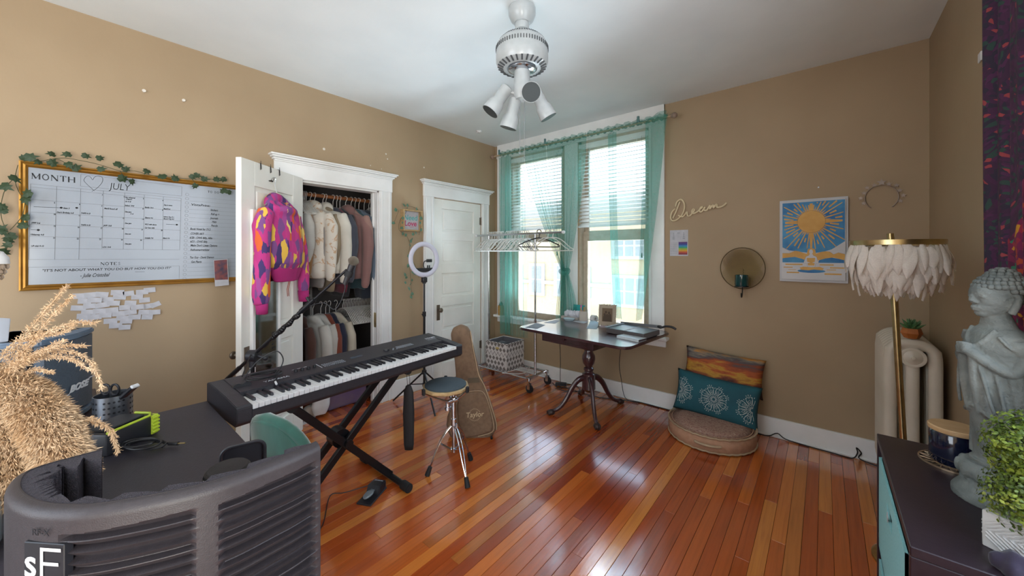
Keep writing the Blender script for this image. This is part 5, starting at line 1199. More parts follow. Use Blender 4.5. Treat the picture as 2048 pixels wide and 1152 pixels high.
# ---------------------------------------------------------------- cords along the back wall
def F(u, v, z=.006): p = on(u, v, 'z', z); return p
b = B(); tube(b, [(1.05, 3.42, .60), (1.055, 3.44, .3), (1.06, 3.43, .05), F(1125, 772)], .003, 6, sm=4); tube(b, [F(1105, 765), F(1118, 778), F(1140, 783), F(1160, 781), F(1150, 770), F(1125, 768), F(1112, 772)], .0035, 6, sm=5)
tube(b, [F(1118, 775), F(1135, 776), F(1165, 786), F(1200, 795), (1.85, 3.49, .006), (2.0, 3.50, .006), (2.2, 3.50, .006), (2.35, 3.505, .006), (2.75, 3.512, .006), (2.87, 3.49, .006), (2.93, 3.47, .02), (2.98, 3.48, .05), (3.03, 3.497, .015), (3.15, 3.498, .006), (3.30, 3.49, .006), (3.40, 3.485, .006), (3.43, 3.49, .05), (3.425, 3.50, .08), (3.45, 3.505, .05), (3.445, 3.495, .01), (3.6, 3.44, .006), (3.7, 3.40, .006)], .0042, 6, sm=4)
one('extension_cord', b, CORD, 'long black cord running along the foot of the back wall', 'cord', smooth=True)
b = B(); obox(b, F(1122, 768, .022), (.12, .045, .03), Rz(.5), .005); one('power_strip', b, BLACK, 'small black power strip on the floor behind the table', 'power strip')
b = B(); tube(b, [(1.75, 3.45, .58), (1.72, 3.46, .35), (1.74, 3.46, .2), (1.78, 3.46, .03), (1.9, 3.47, .006)], .003, 6, sm=4); one('table_cord', b, CORD, 'thin black cord dropping behind the pedestal table', 'cord', smooth=True)
# ---------------------------------------------------------------- radiator in the corner
rad = thing('radiator', 'old cream cast-iron column radiator in the corner by the right wall', 'radiator', (3.62, 3.22, 0))
b = B(); X0, X1 = 3.508, 3.742; xm = (X0 + X1) / 2
for xx in (X0 + .031, xm, X1 - .031):
    t = B(); lathe(t, [(.0, .10), (.024, .105), (.029, .14), (.029, .84), (.024, .90), (0, .905)], (xx, 0, 0), 16, sq=.82); merge(b, t)
pts = [(X0 + .031, 0, .80), (X0 + .036, 0, .885), (X0 + .07, 0, .918), (xm, 0, .925), (X1 - .07, 0, .918), (X1 - .036, 0, .885), (X1 - .031, 0, .80)]
t = B(); tube(t, pts, .027, 12, sm=4); merge(b, t)
t = B(); tube(t, [(X0 + .031, 0, .16), (xm, 0, .13), (X1 - .031, 0, .16)], .024, 10); merge(b, t)
t = B(); cyl(t, (xm, -.028, .855), (xm, .028, .855), .045, seg=28); merge(b, t)
for xx in (X0 + .035, X1 - .035): t = B(); tube(t, [(xx, 0, .14), (xx, 0, 0)], [.022, .018], 10); merge(b, t)
b = remesh(b, .0065, 4); sec = None
for k in range(8):
    if sec is None: sec = o = part('section', b, CREAM, rad, False, 2)
    else: o = sec.copy(); COL.objects.link(o); o.parent = rad
    o.location = Vector((0, 2.985 + k * .062, 0)) - rad.location
for z in (.855, .17):
    b = B(); cyl(b, (xm, 2.96, z), (xm, 3.45, z), .03 if z > .5 else .022, seg=18); part('joint_pipe', b, CREAM, rad, smooth=True)
b = B(); lathe(b, [(.052, 0), (.052, .006), (.044, .008), (.038, .006), (.030, .009), (.020, .014), (.010, .017), (.008, .024), (0, .026)], (xm, 2.957, .855), 30, Rx(PI / 2)); part('end_plug', b, CREAM, rad, smooth=True)
b = B(); tube(b, [(xm - .05, 2.97, .30), (xm + .02, 2.955, .30), (xm + .06, 2.955, .28)], .012, 8); lathe(b, [(.0, .0), (.018, 0), (.018, .03), (0, .03)], (xm - .01, 2.955, .225), 14); part('valve', b, CREAM, rad, smooth=True)
sp_ = thing('succulent', 'small spiky green succulent in an orange faceted pot on the radiator', 'plant', (3.625, 3.00, .955))
ORG = M('terracotta_glaze', '#a8622c', .45, c2='#97551f')
b = B(); lathe(b, [(.0, 0), (.030, 0), (.044, .028), (.036, .055), (.031, .055), (.031, .046), (0, .046)], (0, 0, 0), 6); part('pot', b, ORG, sp_, False)
b = B(); lathe(b, [(.033, .044), (0, .05)], (0, 0, 0), 14); part('soil', b, fab('#2a201c', 'soil'), sp_, False)
b = B(); rr = random.Random(3)
for ring_, (n_, el, L) in enumerate(((9, .35, .058), (8, .8, .055), (5, 1.25, .048))):
    for k in range(n_):
        a = 2 * PI * k / n_ + ring_ * .4; d = Vector((math.cos(a) * math.cos(el), math.sin(a) * math.cos(el), math.sin(el))); tube(b, [Vector((0, 0, .052)), Vector((0, 0, .052)) + d * L * .45, Vector((0, 0, .055)) + d * L + Vector((0, 0, .006))], [.006, .0095, .0008], 6)
part('leaves', b, M('succulent_green', '#3d6440', .5, c2='#5c8450', scale=50), sp_, False, True)

# ---------------------------------------------------------------- feather floor lamp
lp = thing('feather_lamp', 'brass floor lamp with a shade of white feathers in the corner', 'floor lamp', (3.555, 2.45, 0))
b = B(); lathe(b, [(0, .018), (.12, .018), (.13, .012), (.13, 0), (0, 0)], (3.555, 2.45, 0), 36); part('base', b, GOLD, lp, smooth=True)
b = B(); cyl(b, (3.555, 2.45, .01), (3.49, 2.45, 1.50), .0125, seg=16); cyl(b, (3.491, 2.45, 1.47), (3.489, 2.45, 1.515), .012, seg=16); part('pole', b, GOLD, lp, smooth=True)
LC = Vector((3.505, 2.45, 1.472)); RR = .158
b = B(); t = B(); lathe(t, [(RR, -.011), (RR, .011), (RR - .003, .011), (RR - .003, -.011), (RR, -.011)], LC, 64, caps=False); merge(b, t)
for k in range(3): a = 2 * PI * k / 3 + .3; cyl(b, LC, LC + Vector((math.cos(a) * RR, math.sin(a) * RR, 0)), .003, seg=6)
part('shade_ring', b, GOLD, lp, smooth=True)
def feather(L=.13, W=.036):
    b = B(); n = 7
    def f(u, v):
        t = v; w = W / 2 * (math.sin(PI * min(1, t * .93 + .05)) ** .55) * (1 - .25 * t); s = (u - .5) * 2
        return Vector((s * w, -.004 - .02 * math.sin(t * 2.2) + .006 * s * s, -L * t + .004 * s * s * (t > .5)))
    grid(b, f, 4, n); me = bpy.data.meshes.new('feather'); b.to_mesh(me); b.free(); me.materials.append(FEATH)
    for p in me.polygons: p.use_smooth = True
    return me
FM = [feather(.125, .046), feather(.115, .055), feather(.14, .040)]; rr = random.Random(10)
for tier, (r0, z0, n_, tilt) in enumerate(((RR - .006, -.012, 64, .0), (RR - .014, -.035, 54, .06), (RR - .025, -.075, 56, .14), (RR - .045, -.10, 50, .2), (RR - .07, -.115, 34, .28))):
    for k in range(n_):
        a = 2 * PI * k / n_ + rr.uniform(-.08, .08); o = bpy.data.objects.new('feather', rr.choice(FM)); COL.objects.link(o); o.parent = lp
        q = Rz(a + PI / 2 + rr.uniform(-.5, .5)) @ Rx(tilt + rr.uniform(-.12, .14)) @ Ry(rr.uniform(-.15, .15)); s = rr.uniform(.8, 1.12)
        o.matrix_basis = Matrix.Translation(LC - lp.location + Vector((math.cos(a) * r0, math.sin(a) * r0, z0 + rr.uniform(-.012, .012)))) @ q.to_4x4() @ Matrix.Scale(s, 4)

# ---------------------------------------------------------------- bookcase, right foreground
bc = thing('cube_bookcase', 'low dark bookcase with aqua fabric bins in the right foreground', 'bookcase', (3.58, 1.59, 0))
bx0, bx1, by0, by1 = 3.405, 3.745, 1.24, 1.943
b = B(); box(b, bx0, bx1, by0, by1, .727, .75, .002); part('top', b, ESP, bc)
for a in ((by0, by0 + .02), (by1 - .02, by1)): b = B(); box(b, bx0, bx1, a[0], a[1], .0, .727, .002); part('side_panel', b, ESP, bc)
for z in (.03, .375): b = B(); box(b, bx0 + .003, bx1, by0 + .02, by1 - .02, z, z + .018, .001); part('shelf_board', b, ESP, bc)
b = B(); box(b, bx1 - .006, bx1, by0 + .02, by1 - .02, .04, .727); part('back_panel', b, ESP, bc)
for z, y0, y1, lab in ((.394, 1.275, 1.83, 'aqua fabric bin with a cut-out handle on the top shelf of the bookcase'), (.05, 1.275, 1.83, 'aqua fabric bin on the lower bookcase shelf')):
    dr = thing('storage_bin', lab, 'bin', (3.57, (y0 + y1) / 2, z)); z1 = z + (.315 if z > .3 else .30)
    b = B(); yc = (y0 + y1) / 2; xf = bx0 - .004
    # front with a slot
    for q in ((y0, y1, z, z1 - .085), (y0, yc - .055, z1 - .085, z1 - .045), (yc + .055, y1, z1 - .085, z1 - .045), (y0, y1, z1 - .045, z1)): box(b, xf, xf + .006, q[0], q[1], q[2], q[3])
    box(b, xf, bx1 - .01, y0, y0 + .005, z, z1); box(b, xf, bx1 - .01, y1 - .005, y1, z, z1); box(b, bx1 - .016, bx1 - .01, y0, y1, z, z1); box(b, xf, bx1 - .01, y0, y1, z, z + .005)
    part('body', b, AQUA, dr)
    b = B(); obox(b, (xf - .002, yc + .02, z1 - .075), (.002, .02, .02), Rx(.5)); part('tag', b, fab('#a9b3b6', 'tag_grey'), dr)
# printed curtain at the right window
pcn = thing('printed_curtain', 'floor-length purple curtain with red and green flower print on the right wall', 'curtain', (3.70, 1.75, .3))
def pcf(u, v):
    y = 1.45 + (2.052 - 1.45) * u + .012 * math.sin(v * 5); z = 2.72 - v * 2.45
    return Vector((3.700 + .022 * math.sin(u * 30 + .7 * v) + .010 * math.sin(u * 57 + 2 * v), y + .008 * math.cos(u * 30), z))
b = B(); grid(b, pcf, 90, 40); o_ = part('cloth', b, CURTP, pcn, smooth=2)
def pcf2(u, v):
    y = 1.43 + (1.875 - 1.43) * u; ztop = 1.70 - .22 * u - .05 * math.sin(u * 9); z = ztop - v * (ztop - .27); q = pcf((y - 1.45) / .602, (2.72 - z) / 2.45); return q + Vector((-.005, 0, 0))
b = B(); grid(b, pcf2, 70, 24); part('printed_border', b, CURTB, pcn, smooth=2, label='crimson, orange and green printed border of the curtain')
b = B(); cyl(b, (3.70, .3, 2.735), (3.70, 2.12, 2.735), .012); sph(b, (3.70, 2.13, 2.735), .022); one('side_curtain_rod', b, DKMET, 'dark curtain rod high on the right wall', 'rod', smooth=True)

# ---------------------------------------------------------------- things on the bookcase
gl_ = thing('candle', 'large dark blue jar candle with a round wooden lid', 'candle', (3.572, 1.812, .757))
NAVYG = M('navy_glass', '#121830', .12, c2='#10162a', coat=.6)
b = B(); lathe(b, [(0, 0), (.050, 0), (.056, .008), (.0565, .095), (.053, .100), (.050, .100), (.050, .02), (0, .02)], (0, 0, 0), 40); part('jar', b, NAVYG, gl_, False, True)
b = B(); lathe(b, [(0, .100), (.058, .100), (.059, .104), (.059, .112), (.056, .115), (0, .115)], (0, 0, 0), 40); part('lid', b, M('lid_wood', '#c2a27a', .5, c2='#b5946a', scale=10, stretch=(1, 9, 1)), gl_, False, True)
b = B(); mq = Rz(R(-128))
for q in ((-.02, .02, .03, .031), (-.02, .02, .074, .075), (-.02, -.019, .03, .075), (.019, .02, .03, .075)): t = B(); box(t, q[0], q[1], .0562, .0575, q[2], q[3]); merge(b, t, mq.to_4x4())
for k in range(4): t = B(); box(t, -.012, .012, .0562, .0572, .04 + k * .007, .0425 + k * .007); merge(b, t, mq.to_4x4())
part('label', b, fab('#5d6a86', 'label_grey'), gl_, False)
co_ = thing('pierced_trivet', 'round champagne metal trivet with a pierced leaf pattern under the candle', 'trivet', (3.570, 1.812, .7505))
b = B(); RT = .078
for r in (RT, RT * .62, RT * .28): t = B(); lathe(t, [(r, 0), (r, .005), (r - .004, .005), (r - .004, 0), (r, 0)], (0, 0, 0), 40, caps=False); merge(b, t)
for k in range(18):
    a = 2 * PI * k / 18
    for s in (-1, 1): tube(b, [(RT * .28 * math.cos(a), RT * .28 * math.sin(a), .0025), (RT * .62 * math.cos(a + s * .17), RT * .62 * math.sin(a + s * .17), .0025), (RT * math.cos(a + s * .0), RT * math.sin(a + s * .0), .0025)], .0016, 4, sm=3)
part('plate', b, M('champagne_plate', '#b59f86', .35, .8), co_, False)
# stone buddha
bd_ = thing('stone_statue', 'grey stone standing monk statue with curled hair on a round plinth', 'statue', (3.614, 1.612, .75), R(203))
b = B()
loft(b, [(0, 0, .105, .040, .050), (0, 0, .15, .041, .053), (-.002, 0, .22, .047, .060), (-.004, 0, .245, .053, .066), (-.004, 0, .30, .056, .070), (0, 0, .37, .058, .074), (.000, 0, .42, .056, .076), (0, 0, .455, .045, .070), (0, 0, .474, .030, .040), (.004, 0, .505, .026, .025), (.006, 0, .52, .026, .025)], 40)
loft(b, [(.012, 0, .095, .036, .045), (.010, 0, .112, .040, .048)], 30)
for s in (-1, 1):
    tube(b, [(-.002, s * .058, .440), (.004, s * .072, .395), (.022, s * .066, .365), (.050, s * .036, .385), (.064, s * .010, .405)], [.024, .026, .027, .021, .014], 14, sm=5)
    # hanging sleeve
    for k in range(7):
        t_ = k / 6; x = .012 + .050 * t_; y = s * (.068 - .052 * t_)
        tube(b, [(x, y, .385 + .015 * t_), (x - .004, y, .32), (x - .010, y * 1.0, .245 + .012 * math.sin(k))], [.012, .011, .005], 8)
    sph(b, (.068, s * .008, .412), (.016, .010, .017), 12, 8); 
# clasped hands
for k in range(4): tube(b, [(.064, .012, .425 - k * .008), (.078, .006, .427 - k * .008), (.080, -.008, .425 - k * .008)], .0042, 6, sm=2)
# robe lines
for s in (1, -1):
    for q in range(3): tube(b, [(.060 - .018 * q, s * (.030 + .016 * q), .372), (.056 - .018 * q, s * (.040 + .014 * q), .33), (.050 - .018 * q, s * (.048 + .010 * q), .28), (.044 - .016 * q, s * (.052 + .008 * q), .25)], .0042, 6, sm=3)
    tube(b, [(.030, s * .034, .470), (.048, s * .026, .44), (.056, s * .008, .422), (.057, 0, .418)], .0045, 6, sm=3)
    for q in range(3): tube(b, [(.036 - .012 * q, s * .050, .455), (.026 - .012 * q, s * .071, .428 - .012 * q), (.0 - .01 * q, s * .074, .418 - .012 * q)], .0038, 6, sm=3)
    for q in range(3): tube(b, [(.032 - .018 * q, s * (.034 + .008 * q), .22), (.033 - .018 * q, s * (.034 + .008 * q), .12)], .0040, 6)
tube(b, [(.052 * math.cos(a), .065 * math.sin(a), .242 + .014 * math.cos(a * 3)) for a in [2 * PI * k / 30 for k in range(30)]], .005, 6, True)
# head
hc = Vector((.004, 0, .553))
sph(b, hc, (.047, .040, .052), 32, 20); sph(b, hc + Vector((.012, 0, -.024)), (.033, .030, .030), 24, 16); sph(b, hc + Vector((-.010, 0, .012)), (.048, .043, .044), 24, 16)
sph(b, hc + Vector((-.012, 0, .048)), (.028, .026, .024), 20, 12)
sph(b, hc + Vector((.011, 0, .012)), (.041, .035, .034), 24, 16); tube(b, [hc + Vector((.047, 0, .012)), hc + Vector((.0495, 0, -.002)), hc + Vector((.0505, 0, -.012))], [.0035, .0045, .0065], 10, sm=3)
for s in (-1, 1):
    sph(b, hc + Vector((.046, s * .006, -.013)), (.0055, .005, .004), 8, 6)
    tube(b, [hc + Vector((.046, s * .007, .012)), hc + Vector((.042, s * .019, .015)), hc + Vector((.033, s * .028, .009))], .003, 8, sm=3)   # brow
    sph(b, hc + Vector((.0395, s * .0165, .002)), (.006, .010, .0055), 12, 8)                                                   # lid
    tube(b, [hc + Vector((-.004, s * .042, .012)), hc + Vector((-.010, s * .046, .002)), hc + Vector((-.006, s * .045, -.020)), hc + Vector((-.001, s * .040, -.040))], [.006, .0075, .0065, .0075], 10, sm=3)   # long ear
    tube(b, [hc + Vector((-.002, s * .044, .010)), hc + Vector((-.013, s * .048, .010)), hc + Vector((-.016, s * .048, -.006))], .003, 6, sm=3)
tube(b, [hc + Vector((.042, -.012, -.028)), hc + Vector((.048, 0, -.0265)), hc + Vector((.042, .012, -.028))], .0034, 8, sm=3); tube(b, [hc + Vector((.041, -.009, -.033)), hc + Vector((.046, 0, -.0335)), hc + Vector((.041, .009, -.033))], .0038, 8, sm=3)
sph(b, hc + Vector((.029, 0, -.043)), (.014, .016, .011), 12, 8)
b = remesh(b, .0024, 1, .3); part('figure', b, STONE, bd_, False, 2)
b = B(); rr = random.Random(1)
for ring_ in range(9):
    el = -.42 + ring_ * .235; n_ = max(4, int(27 * math.cos(max(0, el)))) if el < 1.35 else 3
    for k in range(n_):
        a = 2 * PI * (k + .5 * (ring_ % 2)) / n_; d = Vector((math.cos(a) * math.cos(el), math.sin(a) * math.cos(el), math.sin(el)))
        p = Vector((-.010 + .050 * d.x, .045 * d.y, .016 + .047 * d.z)) + hc
        if d.x > .15 and p.z < hc.z + .028 - .012 * (1 - d.x): continue
        if p.z < hc.z - .028: continue
        if abs(d.y) > .80 and p.z < hc.z + .014 and d.x > -.35: continue
        sph(b, p, .0078, 8, 6)
for ring_ in range(4):
    el = .15 + ring_ * .38; n_ = (13, 11, 7, 3)[ring_]
    for k in range(n_): a = 2 * PI * (k + .5 * (ring_ % 2)) / n_; sph(b, hc + Vector((-.012 + .028 * math.cos(a) * math.cos(el), .027 * math.sin(a) * math.cos(el), .050 + .025 * math.sin(el))), .0078, 8, 6)
part('hair_curls', b, STONE, bd_, False, 2)
b = B(); lathe(b, [(0, 0), (.084, 0), (.084, .016), (.078, .026), (.068, .040), (.060, .050), (.060, .056), (.070, .066), (.074, .080), (.068, .094), (.060, .102), (0, .102)], (0, 0, 0), 44)
for k in range(12):
    a = 2 * PI * k / 12; c, s_ = math.cos(a), math.sin(a); sph(b, (.068 * c, .068 * s_, .078), (.010, .014, .020), 10, 8, Rz(a)); 
    tube(b, [(.066 * math.cos(a + .13 * math.cos(q)), .066 * math.sin(a + .13 * math.cos(q)), .046 + .010 * math.sin(q)) for q in [j * .7 for j in range(8)]], .0028, 6)
part('plinth', remesh(b, .003, 1, .4), STONE, bd_, False, 2)
# boxwood in white planter
PLC = Vector((3.618, 1.372, .75)); pr_ = R(-33)
bw = thing('boxwood_planter', 'bushy yellow-green boxwood in a carved white square planter', 'plant', tuple(PLC), pr_)
b = B(); hw = .062; hp_ = .082; box(b, -hw, hw, -hw, hw, 0, hp_, .002)
for sgn, axx in ((-1, 'y'), (-1, 'x')):
    for r in range(7):
        s = .006 + r * .0082
        m_ = axes((0, -hw, hp_ / 2), (1, 0, 0), (0, 0, 1), (0, -1, 0)) if axx == 'y' else axes((-hw, 0, hp_ / 2), (0, -1, 0), (0, 0, 1), (-1, 0, 0))
        pts = [(s * 1.35, 0), (0, s), (-s * 1.35, 0), (0, -s), (s * 1.35, 0)]
        for q in range(4):
            p0, p1 = pts[q], pts[q + 1]; n_ = 8; run = []
            for t_ in range(n_ + 1):
                x = p0[0] + (p1[0] - p0[0]) * t_ / n_ ; z = p0[1] + (p1[1] - p0[1]) * t_ / n_ + .0006 * math.sin(t_ * 2.2 + r)
                if abs(x) < hw - .002 and abs(z) < hp_ / 2 - .002: run.append(m_ @ Vector((x, z, .0005)))
            if len(run) > 1: tube(b, run, .0026, 5)
part('planter', b, fab('#c3c3c3', 'carved_white'), bw, False, True)
b = B(); rr = random.Random(14); BZ = [(Vector((.008, -.01, .128)), .088), (Vector((-.008, .016, .232)), .082), (Vector((.06, -.02, .17)), .08)]
lv = [(0, 0, 0), (.35, .5, .08), (.15, 1, 0), (-.15, 1, 0), (-.35, .5, .08)]
for k in range(9000):
    c, r = BZ[rr.choice((0, 0, 1, 1, 2))]; d = Vector((rr.gauss(0, 1), rr.gauss(0, 1), rr.gauss(0, 1))).normalized(); p = c + d * r * rr.uniform(.62, 1.04)
    if p.z < .075 and abs(p.x) < hw and abs(p.y) < hw: continue
    if p.z < .03: continue
    n_ = (d + Vector((rr.uniform(-.7, .7), rr.uniform(-.7, .7), rr.uniform(-.3, .8)))).normalized(); x, y, _ = frame(n_); a = rr.uniform(0, 6.3); xx = x * math.cos(a) + y * math.sin(a); yy = n_.cross(xx); s = rr.uniform(.0060, .0098)
    b.faces.new([b.verts.new(p + xx * q[0] * s + yy * q[1] * s * 1.1 + n_ * q[2] * s) for q in lv])
part('foliage', b, multi('boxwood_leaves', 30, [(.25, '#26380f'), (.45, '#4c611b'), (.6, '#77882a'), (.75, '#9a9e40')], dist=0, rough=.45), bw, False, stuff=True)
b = B()
for k in range(24): c, r = BZ[k % 2]; a = rr.uniform(0, 6.28); tube(b, [(c.x * .5, 0, .08), tuple(c), tuple(c + Vector((math.cos(a) * r * .8, math.sin(a) * r * .8, rr.uniform(-.3, .8) * r)))], .0015, 4)
part('twigs', b, STEM, bw, False)
b = B(); t = B(); sph(t, (3.560, 1.275, .765), (.035, .03, .028)); b = remesh(t, .006, 2); wrinkle(b, .014, 40)
one('dark_pouch', b, fab('#2b2338', 'pouch_cloth'), 'small dark purple patterned pouch at the near edge of the bookcase', 'pouch', smooth=True)

# ---------------------------------------------------------------- keyboard on its stand
KC = Vector((1.172, 1.098, 0)); KR = math.atan2(.1, 1.315)
kb = thing('stage_piano', 'black 88-key stage piano on a folding stand', 'keyboard', (KC.x, KC.y, .70), KR)
KL, KD = 1.34, .37; h0, h1 = .0, .12
def kbx(b, x0, x1, y0, y1, z0, z1, bev=.003): return box(b, x0, x1, y0, y1, z0, z1, bev)
b = B()
# solid case: cross-section with a sloping panel; x from back (-) to front (+)
prf = [(-KD / 2, .025), (-KD / 2 + .02, 0), (KD / 2 - .02, 0), (KD / 2, .02), (KD / 2, .062), (.045, .062), (.045, .102), (-KD / 2 + .02, .122), (-KD / 2, .112)]
mY = axes((0, KL / 2 - .055, 0), (1, 0, 0), (0, 0, 1), (0, -1, 0)); prism(b, prf, 0, KL - .11, mY, .0)
prc = [(-KD / 2, .025), (-KD / 2 + .02, 0), (KD / 2 - .02, 0), (KD / 2, .02), (KD / 2, .078), (KD / 2 - .012, .086), (.045, .104), (-KD / 2 + .02, .122), (-KD / 2, .112)]
for yc in (KL / 2, -KL / 2 + .055): prism(b, prc, 0, .055, axes((0, yc, 0), (1, 0, 0), (0, 0, 1), (0, -1, 0)), .0)
bmesh.ops.bevel(b, geom=[e for e in b.edges if e.calc_length() > .05], offset=.003, segments=2, affect='EDGES'); part('case', b, KEYB, kb, False)
wk = 52; KW = (KL - .114) / wk; wm = None
for i in range(wk):
    y = -KL / 2 + .057 + KW * (i + .5)
    if wm is None:
        b = B(); box(b, .046, KD / 2 - .002, -KW / 2 + .0007, KW / 2 - .0007, .062, .082, .0014); wm = o = part('white_key', b, IVORY, kb, False)
    else: o = wm.copy(); COL.objects.link(o); o.parent = kb
    o.location = (0, y, 0)
bmk = None; patt = {0: 1, 1: 1, 3: 1, 4: 1, 5: 1}
for i in range(wk - 1):
    note = (i + 5) % 7  # A first
    if note in (2, 6): continue
    y = -KL / 2 + .057 + KW * (i + 1)
    if bmk is None:
        b = B(); prism(b, [(.046, .080), (.138, .080), (.133, .0935), (.046, .0955)], -.0058, .0058, axes((0, 0, 0), (1, 0, 0), (0, 0, 1), (0, -1, 0)), .001); bmk = o = part('black_key', b, BLACK, kb, False)
    else: o = bmk.copy(); COL.objects.link(o); o.parent = kb
    o.location = (0, y, 0)
PA = Vector((.045, 0, .1022)); PB = Vector((-KD / 2 + .02, 0, .1222)); px_ = (PB - PA).normalized()
PNL = axes(PA, (0, 1, 0), px_, Vector((0, 1, 0)).cross(px_))   # x along the keyboard, y up the panel
if PNL.col[2].z < 0: PNL = axes(PA, (0, -1, 0), px_, Vector((0, -1, 0)).cross(px_))
def pn(y, d): return PNL @ Vector((y, d, 0))
for k in range(4): b = B(); q = pn(-.40 + k * .032 + .06, .085); lathe(b, [(.009, 0), (.0085, .012), (.006, .014), (0, .014)], q, 14); part('knob', b, BLACK, kb, False, True)
b = B(); q = pn(-.44, .085); lathe(b, [(.009, 0), (.0085, .012), (0, .014)], q, 14); part('volume_knob', b, BLACK, kb, False, True)
b = B(); lathe(b, [(.019, 0), (.018, .008), (0, .009)], pn(.20, .075), 20); part('data_dial', b, BLACK, kb, False, True)
b = B(); face(b, [(-.035, .07), (.04, .07), (.04, .10), (-.035, .10)], PNL, .0008); part('screen', b, M('lcd', '#4a5560', .2), kb, False)
b = B()
for r in range(3):
    for c in range(10): obox(b, pn(-.20 + c * .0125, .060 + r * .016), (.006, .008, .004))
    for c in range(8): obox(b, pn(.285 + c * .016, .060 + r * .014), (.008, .011, .004))
for c in range(5): obox(b, pn(.235 + c * .010, .055 + .012 * (c % 3)), (.007, .007, .004))
part('buttons', b, fab('#7c8088', 'button_grey'), kb, False)
b = B(); face(b, [(-.345, .115), (-.255, .115), (-.255, .12), (-.345, .12)], PNL, .0008); face(b, [(-.222, .05), (-.218, .05), (-.218, .12), (-.222, .12)], PNL, .0008)
text(b, 'YAMAHA', .022, PNL @ Matrix.Translation((-.50, .045, .0009)), sx=1.25); text(b, 'MX88', .030, PNL @ Matrix.Translation((.545, .095, .0009)), sx=1.2)
for k in range(3): stroke(b, [(.54, .085 - k * .008), (.62, .085 - k * .008)], .0018, PNL, .0009)
part('panel_print', b, fab('#b9bcc4', 'panel_print'), kb, False)
for k in range(2): b = B(); t = B(); cyl(t, (-.009, 0, 0), (.009, 0, 0), .02, seg=20); merge(b, t, Matrix.Translation(pn(-.60 + k * .035, .075) + Vector((0, 0, -.004)))); part('bend_wheel', b, BLACK, kb, False, True)

# cable coil on the keyboard
def K(x, y, z): return (Matrix.Translation((KC.x, KC.y, .70)) @ Matrix.Rotation(KR, 4, 'Z')) @ Vector((x, y, z))
b = B(); rr = random.Random(5); coil = []
for k in range(40):
    a = k * .52; r = .065 + .010 * math.sin(k * .9); coil.append(K(-.045 + r * .75 * math.cos(a), -.485 + r * math.sin(a) * 1.05, .125 + .014 * (k / 40) + .004 * math.sin(k)))
coil = coil + [K(-.0, -.45, .13), K(.03, -.46, .115), K(.045, -.47, .108)]
tube(b, coil, .0028, 6, sm=3); c0_ = K(-.06, -.49, .12)
tube(b, [K(-.06, -.56, .14), K(-.07, -.50, .20), K(-.05, -.43, .235), K(-.04, -.40, .19), K(-.04, -.42, .14), K(-.03, -.46, .135)], .0028, 6, sm=5)
ccp = one('cable_coil', b, CORD, 'coiled black cable lying on the left end of the keyboard', 'cable', smooth=True)
b = B(); tube(b, [K(.04, -.468, .110), K(.062, -.472, .104)], .0048, 8); part('white_plug', b, PLASTW, ccp, True, True)
# x-stand
ks = thing('keyboard_stand', 'black double-braced folding stand under the keyboard', 'stand', (1.08, 1.03, 0))
def beam(b, y0, z0, y1, z1, x, w=.026, t=.040):
    d = Vector((0, y1 - y0, z1 - z0)); L = d.length; a = math.atan2(d.z, d.y); return obox(b, (x, (y0 + y1) / 2, (z0 + z1) / 2), (w, L, t), Rx(a), .003)
ZT = .672; YL0, YR0 = .70, 1.40
b = B(); beam(b, YL0, ZT, 1.30, .035, 1.165); part('beam', b, DKMET, ks)
b = B(); beam(b, YL0, ZT, 1.30, .035, .95); part('beam', b, DKMET, ks)
for off, xx in ((0, 1.125), (-.0, .99)): b = B(); beam(b, YR0 + off, ZT, .74 + off, .035, xx); part('beam', b, DKMET, ks, label='inner beam with a pale reflecting edge')
for yy, xa, xb in ((YL0, .93, 1.275), (YR0, .93, 1.215)):
    b = B(); cyl(b, (xa, yy, ZT + .008), (xb - .05, yy, ZT + .008), .017); part('top_arm', b, DKMET, ks, smooth=True)
    b = B(); cyl(b, (xb - .07, yy, ZT + .0), (xb, yy, ZT - .0), .026, seg=18); part('foam_cap', b, BLACKR, ks, smooth=True)
for yy, xa, xb in ((.74, .86, 1.30), (1.30, .86, 1.335)):
    b = B(); cyl(b, (xa, yy, .026), (xb, yy, .026), .018); part('foot_bar', b, DKMET, ks, smooth=True)
    for xe in (xa, xb): b = B(); cyl(b, (xe - .03, yy, .027), (xe + .03, yy, .027), .0265, seg=18); cyl(b, (xe + (.03 if xe > 1 else -.03), yy, .027), (xe + (.036 if xe > 1 else -.036), yy, .027), .021, seg=18); part('rubber_foot', b, BLACKR, ks, smooth=True)
b = B(); cyl(b, (.93, 1.022, .345), (1.19, 1.022, .345), .012); cyl(b, (1.02, 1.022, .345), (1.10, 1.022, .345), .052, seg=24); cyl(b, (1.18, 1.022, .345), (1.20, 1.022, .345), .022, seg=16); part('pivot_disc', b, DKMET, ks, smooth=True)
# drumstick bag hanging from the right arm
dsb = thing('stick_bag', 'slim black drumstick bag hanging from the keyboard stand arm', 'bag', (1.215, 1.40, .17))
b = B(); loft(b, [(1.215, 1.402, .165, .028, .010), (1.215, 1.402, .20, .033, .016), (1.213, 1.402, .40, .036, .018), (1.212, 1.402, .535, .032, .016), (1.212, 1.402, .575, .018, .010), (1.212, 1.402, .582, .008, .006)], 16)
bmesh.ops.rotate(b, cent=(1.215, 1.402, .4), matrix=Rz(R(40)), verts=b.verts); wrinkle(b, .004, 20); part('pouch', b, BLACKR, dsb, smooth=2)
for s in (-.012, .012): b = B(); tube(b, [(1.212 + s, 1.402, .575), (1.207 + s * 1.3, 1.402, .63), (1.20 + s, 1.402, .665), (1.19 + s, 1.40, .703)], .0014, 5, sm=3); part('cord', b, CORD, dsb)
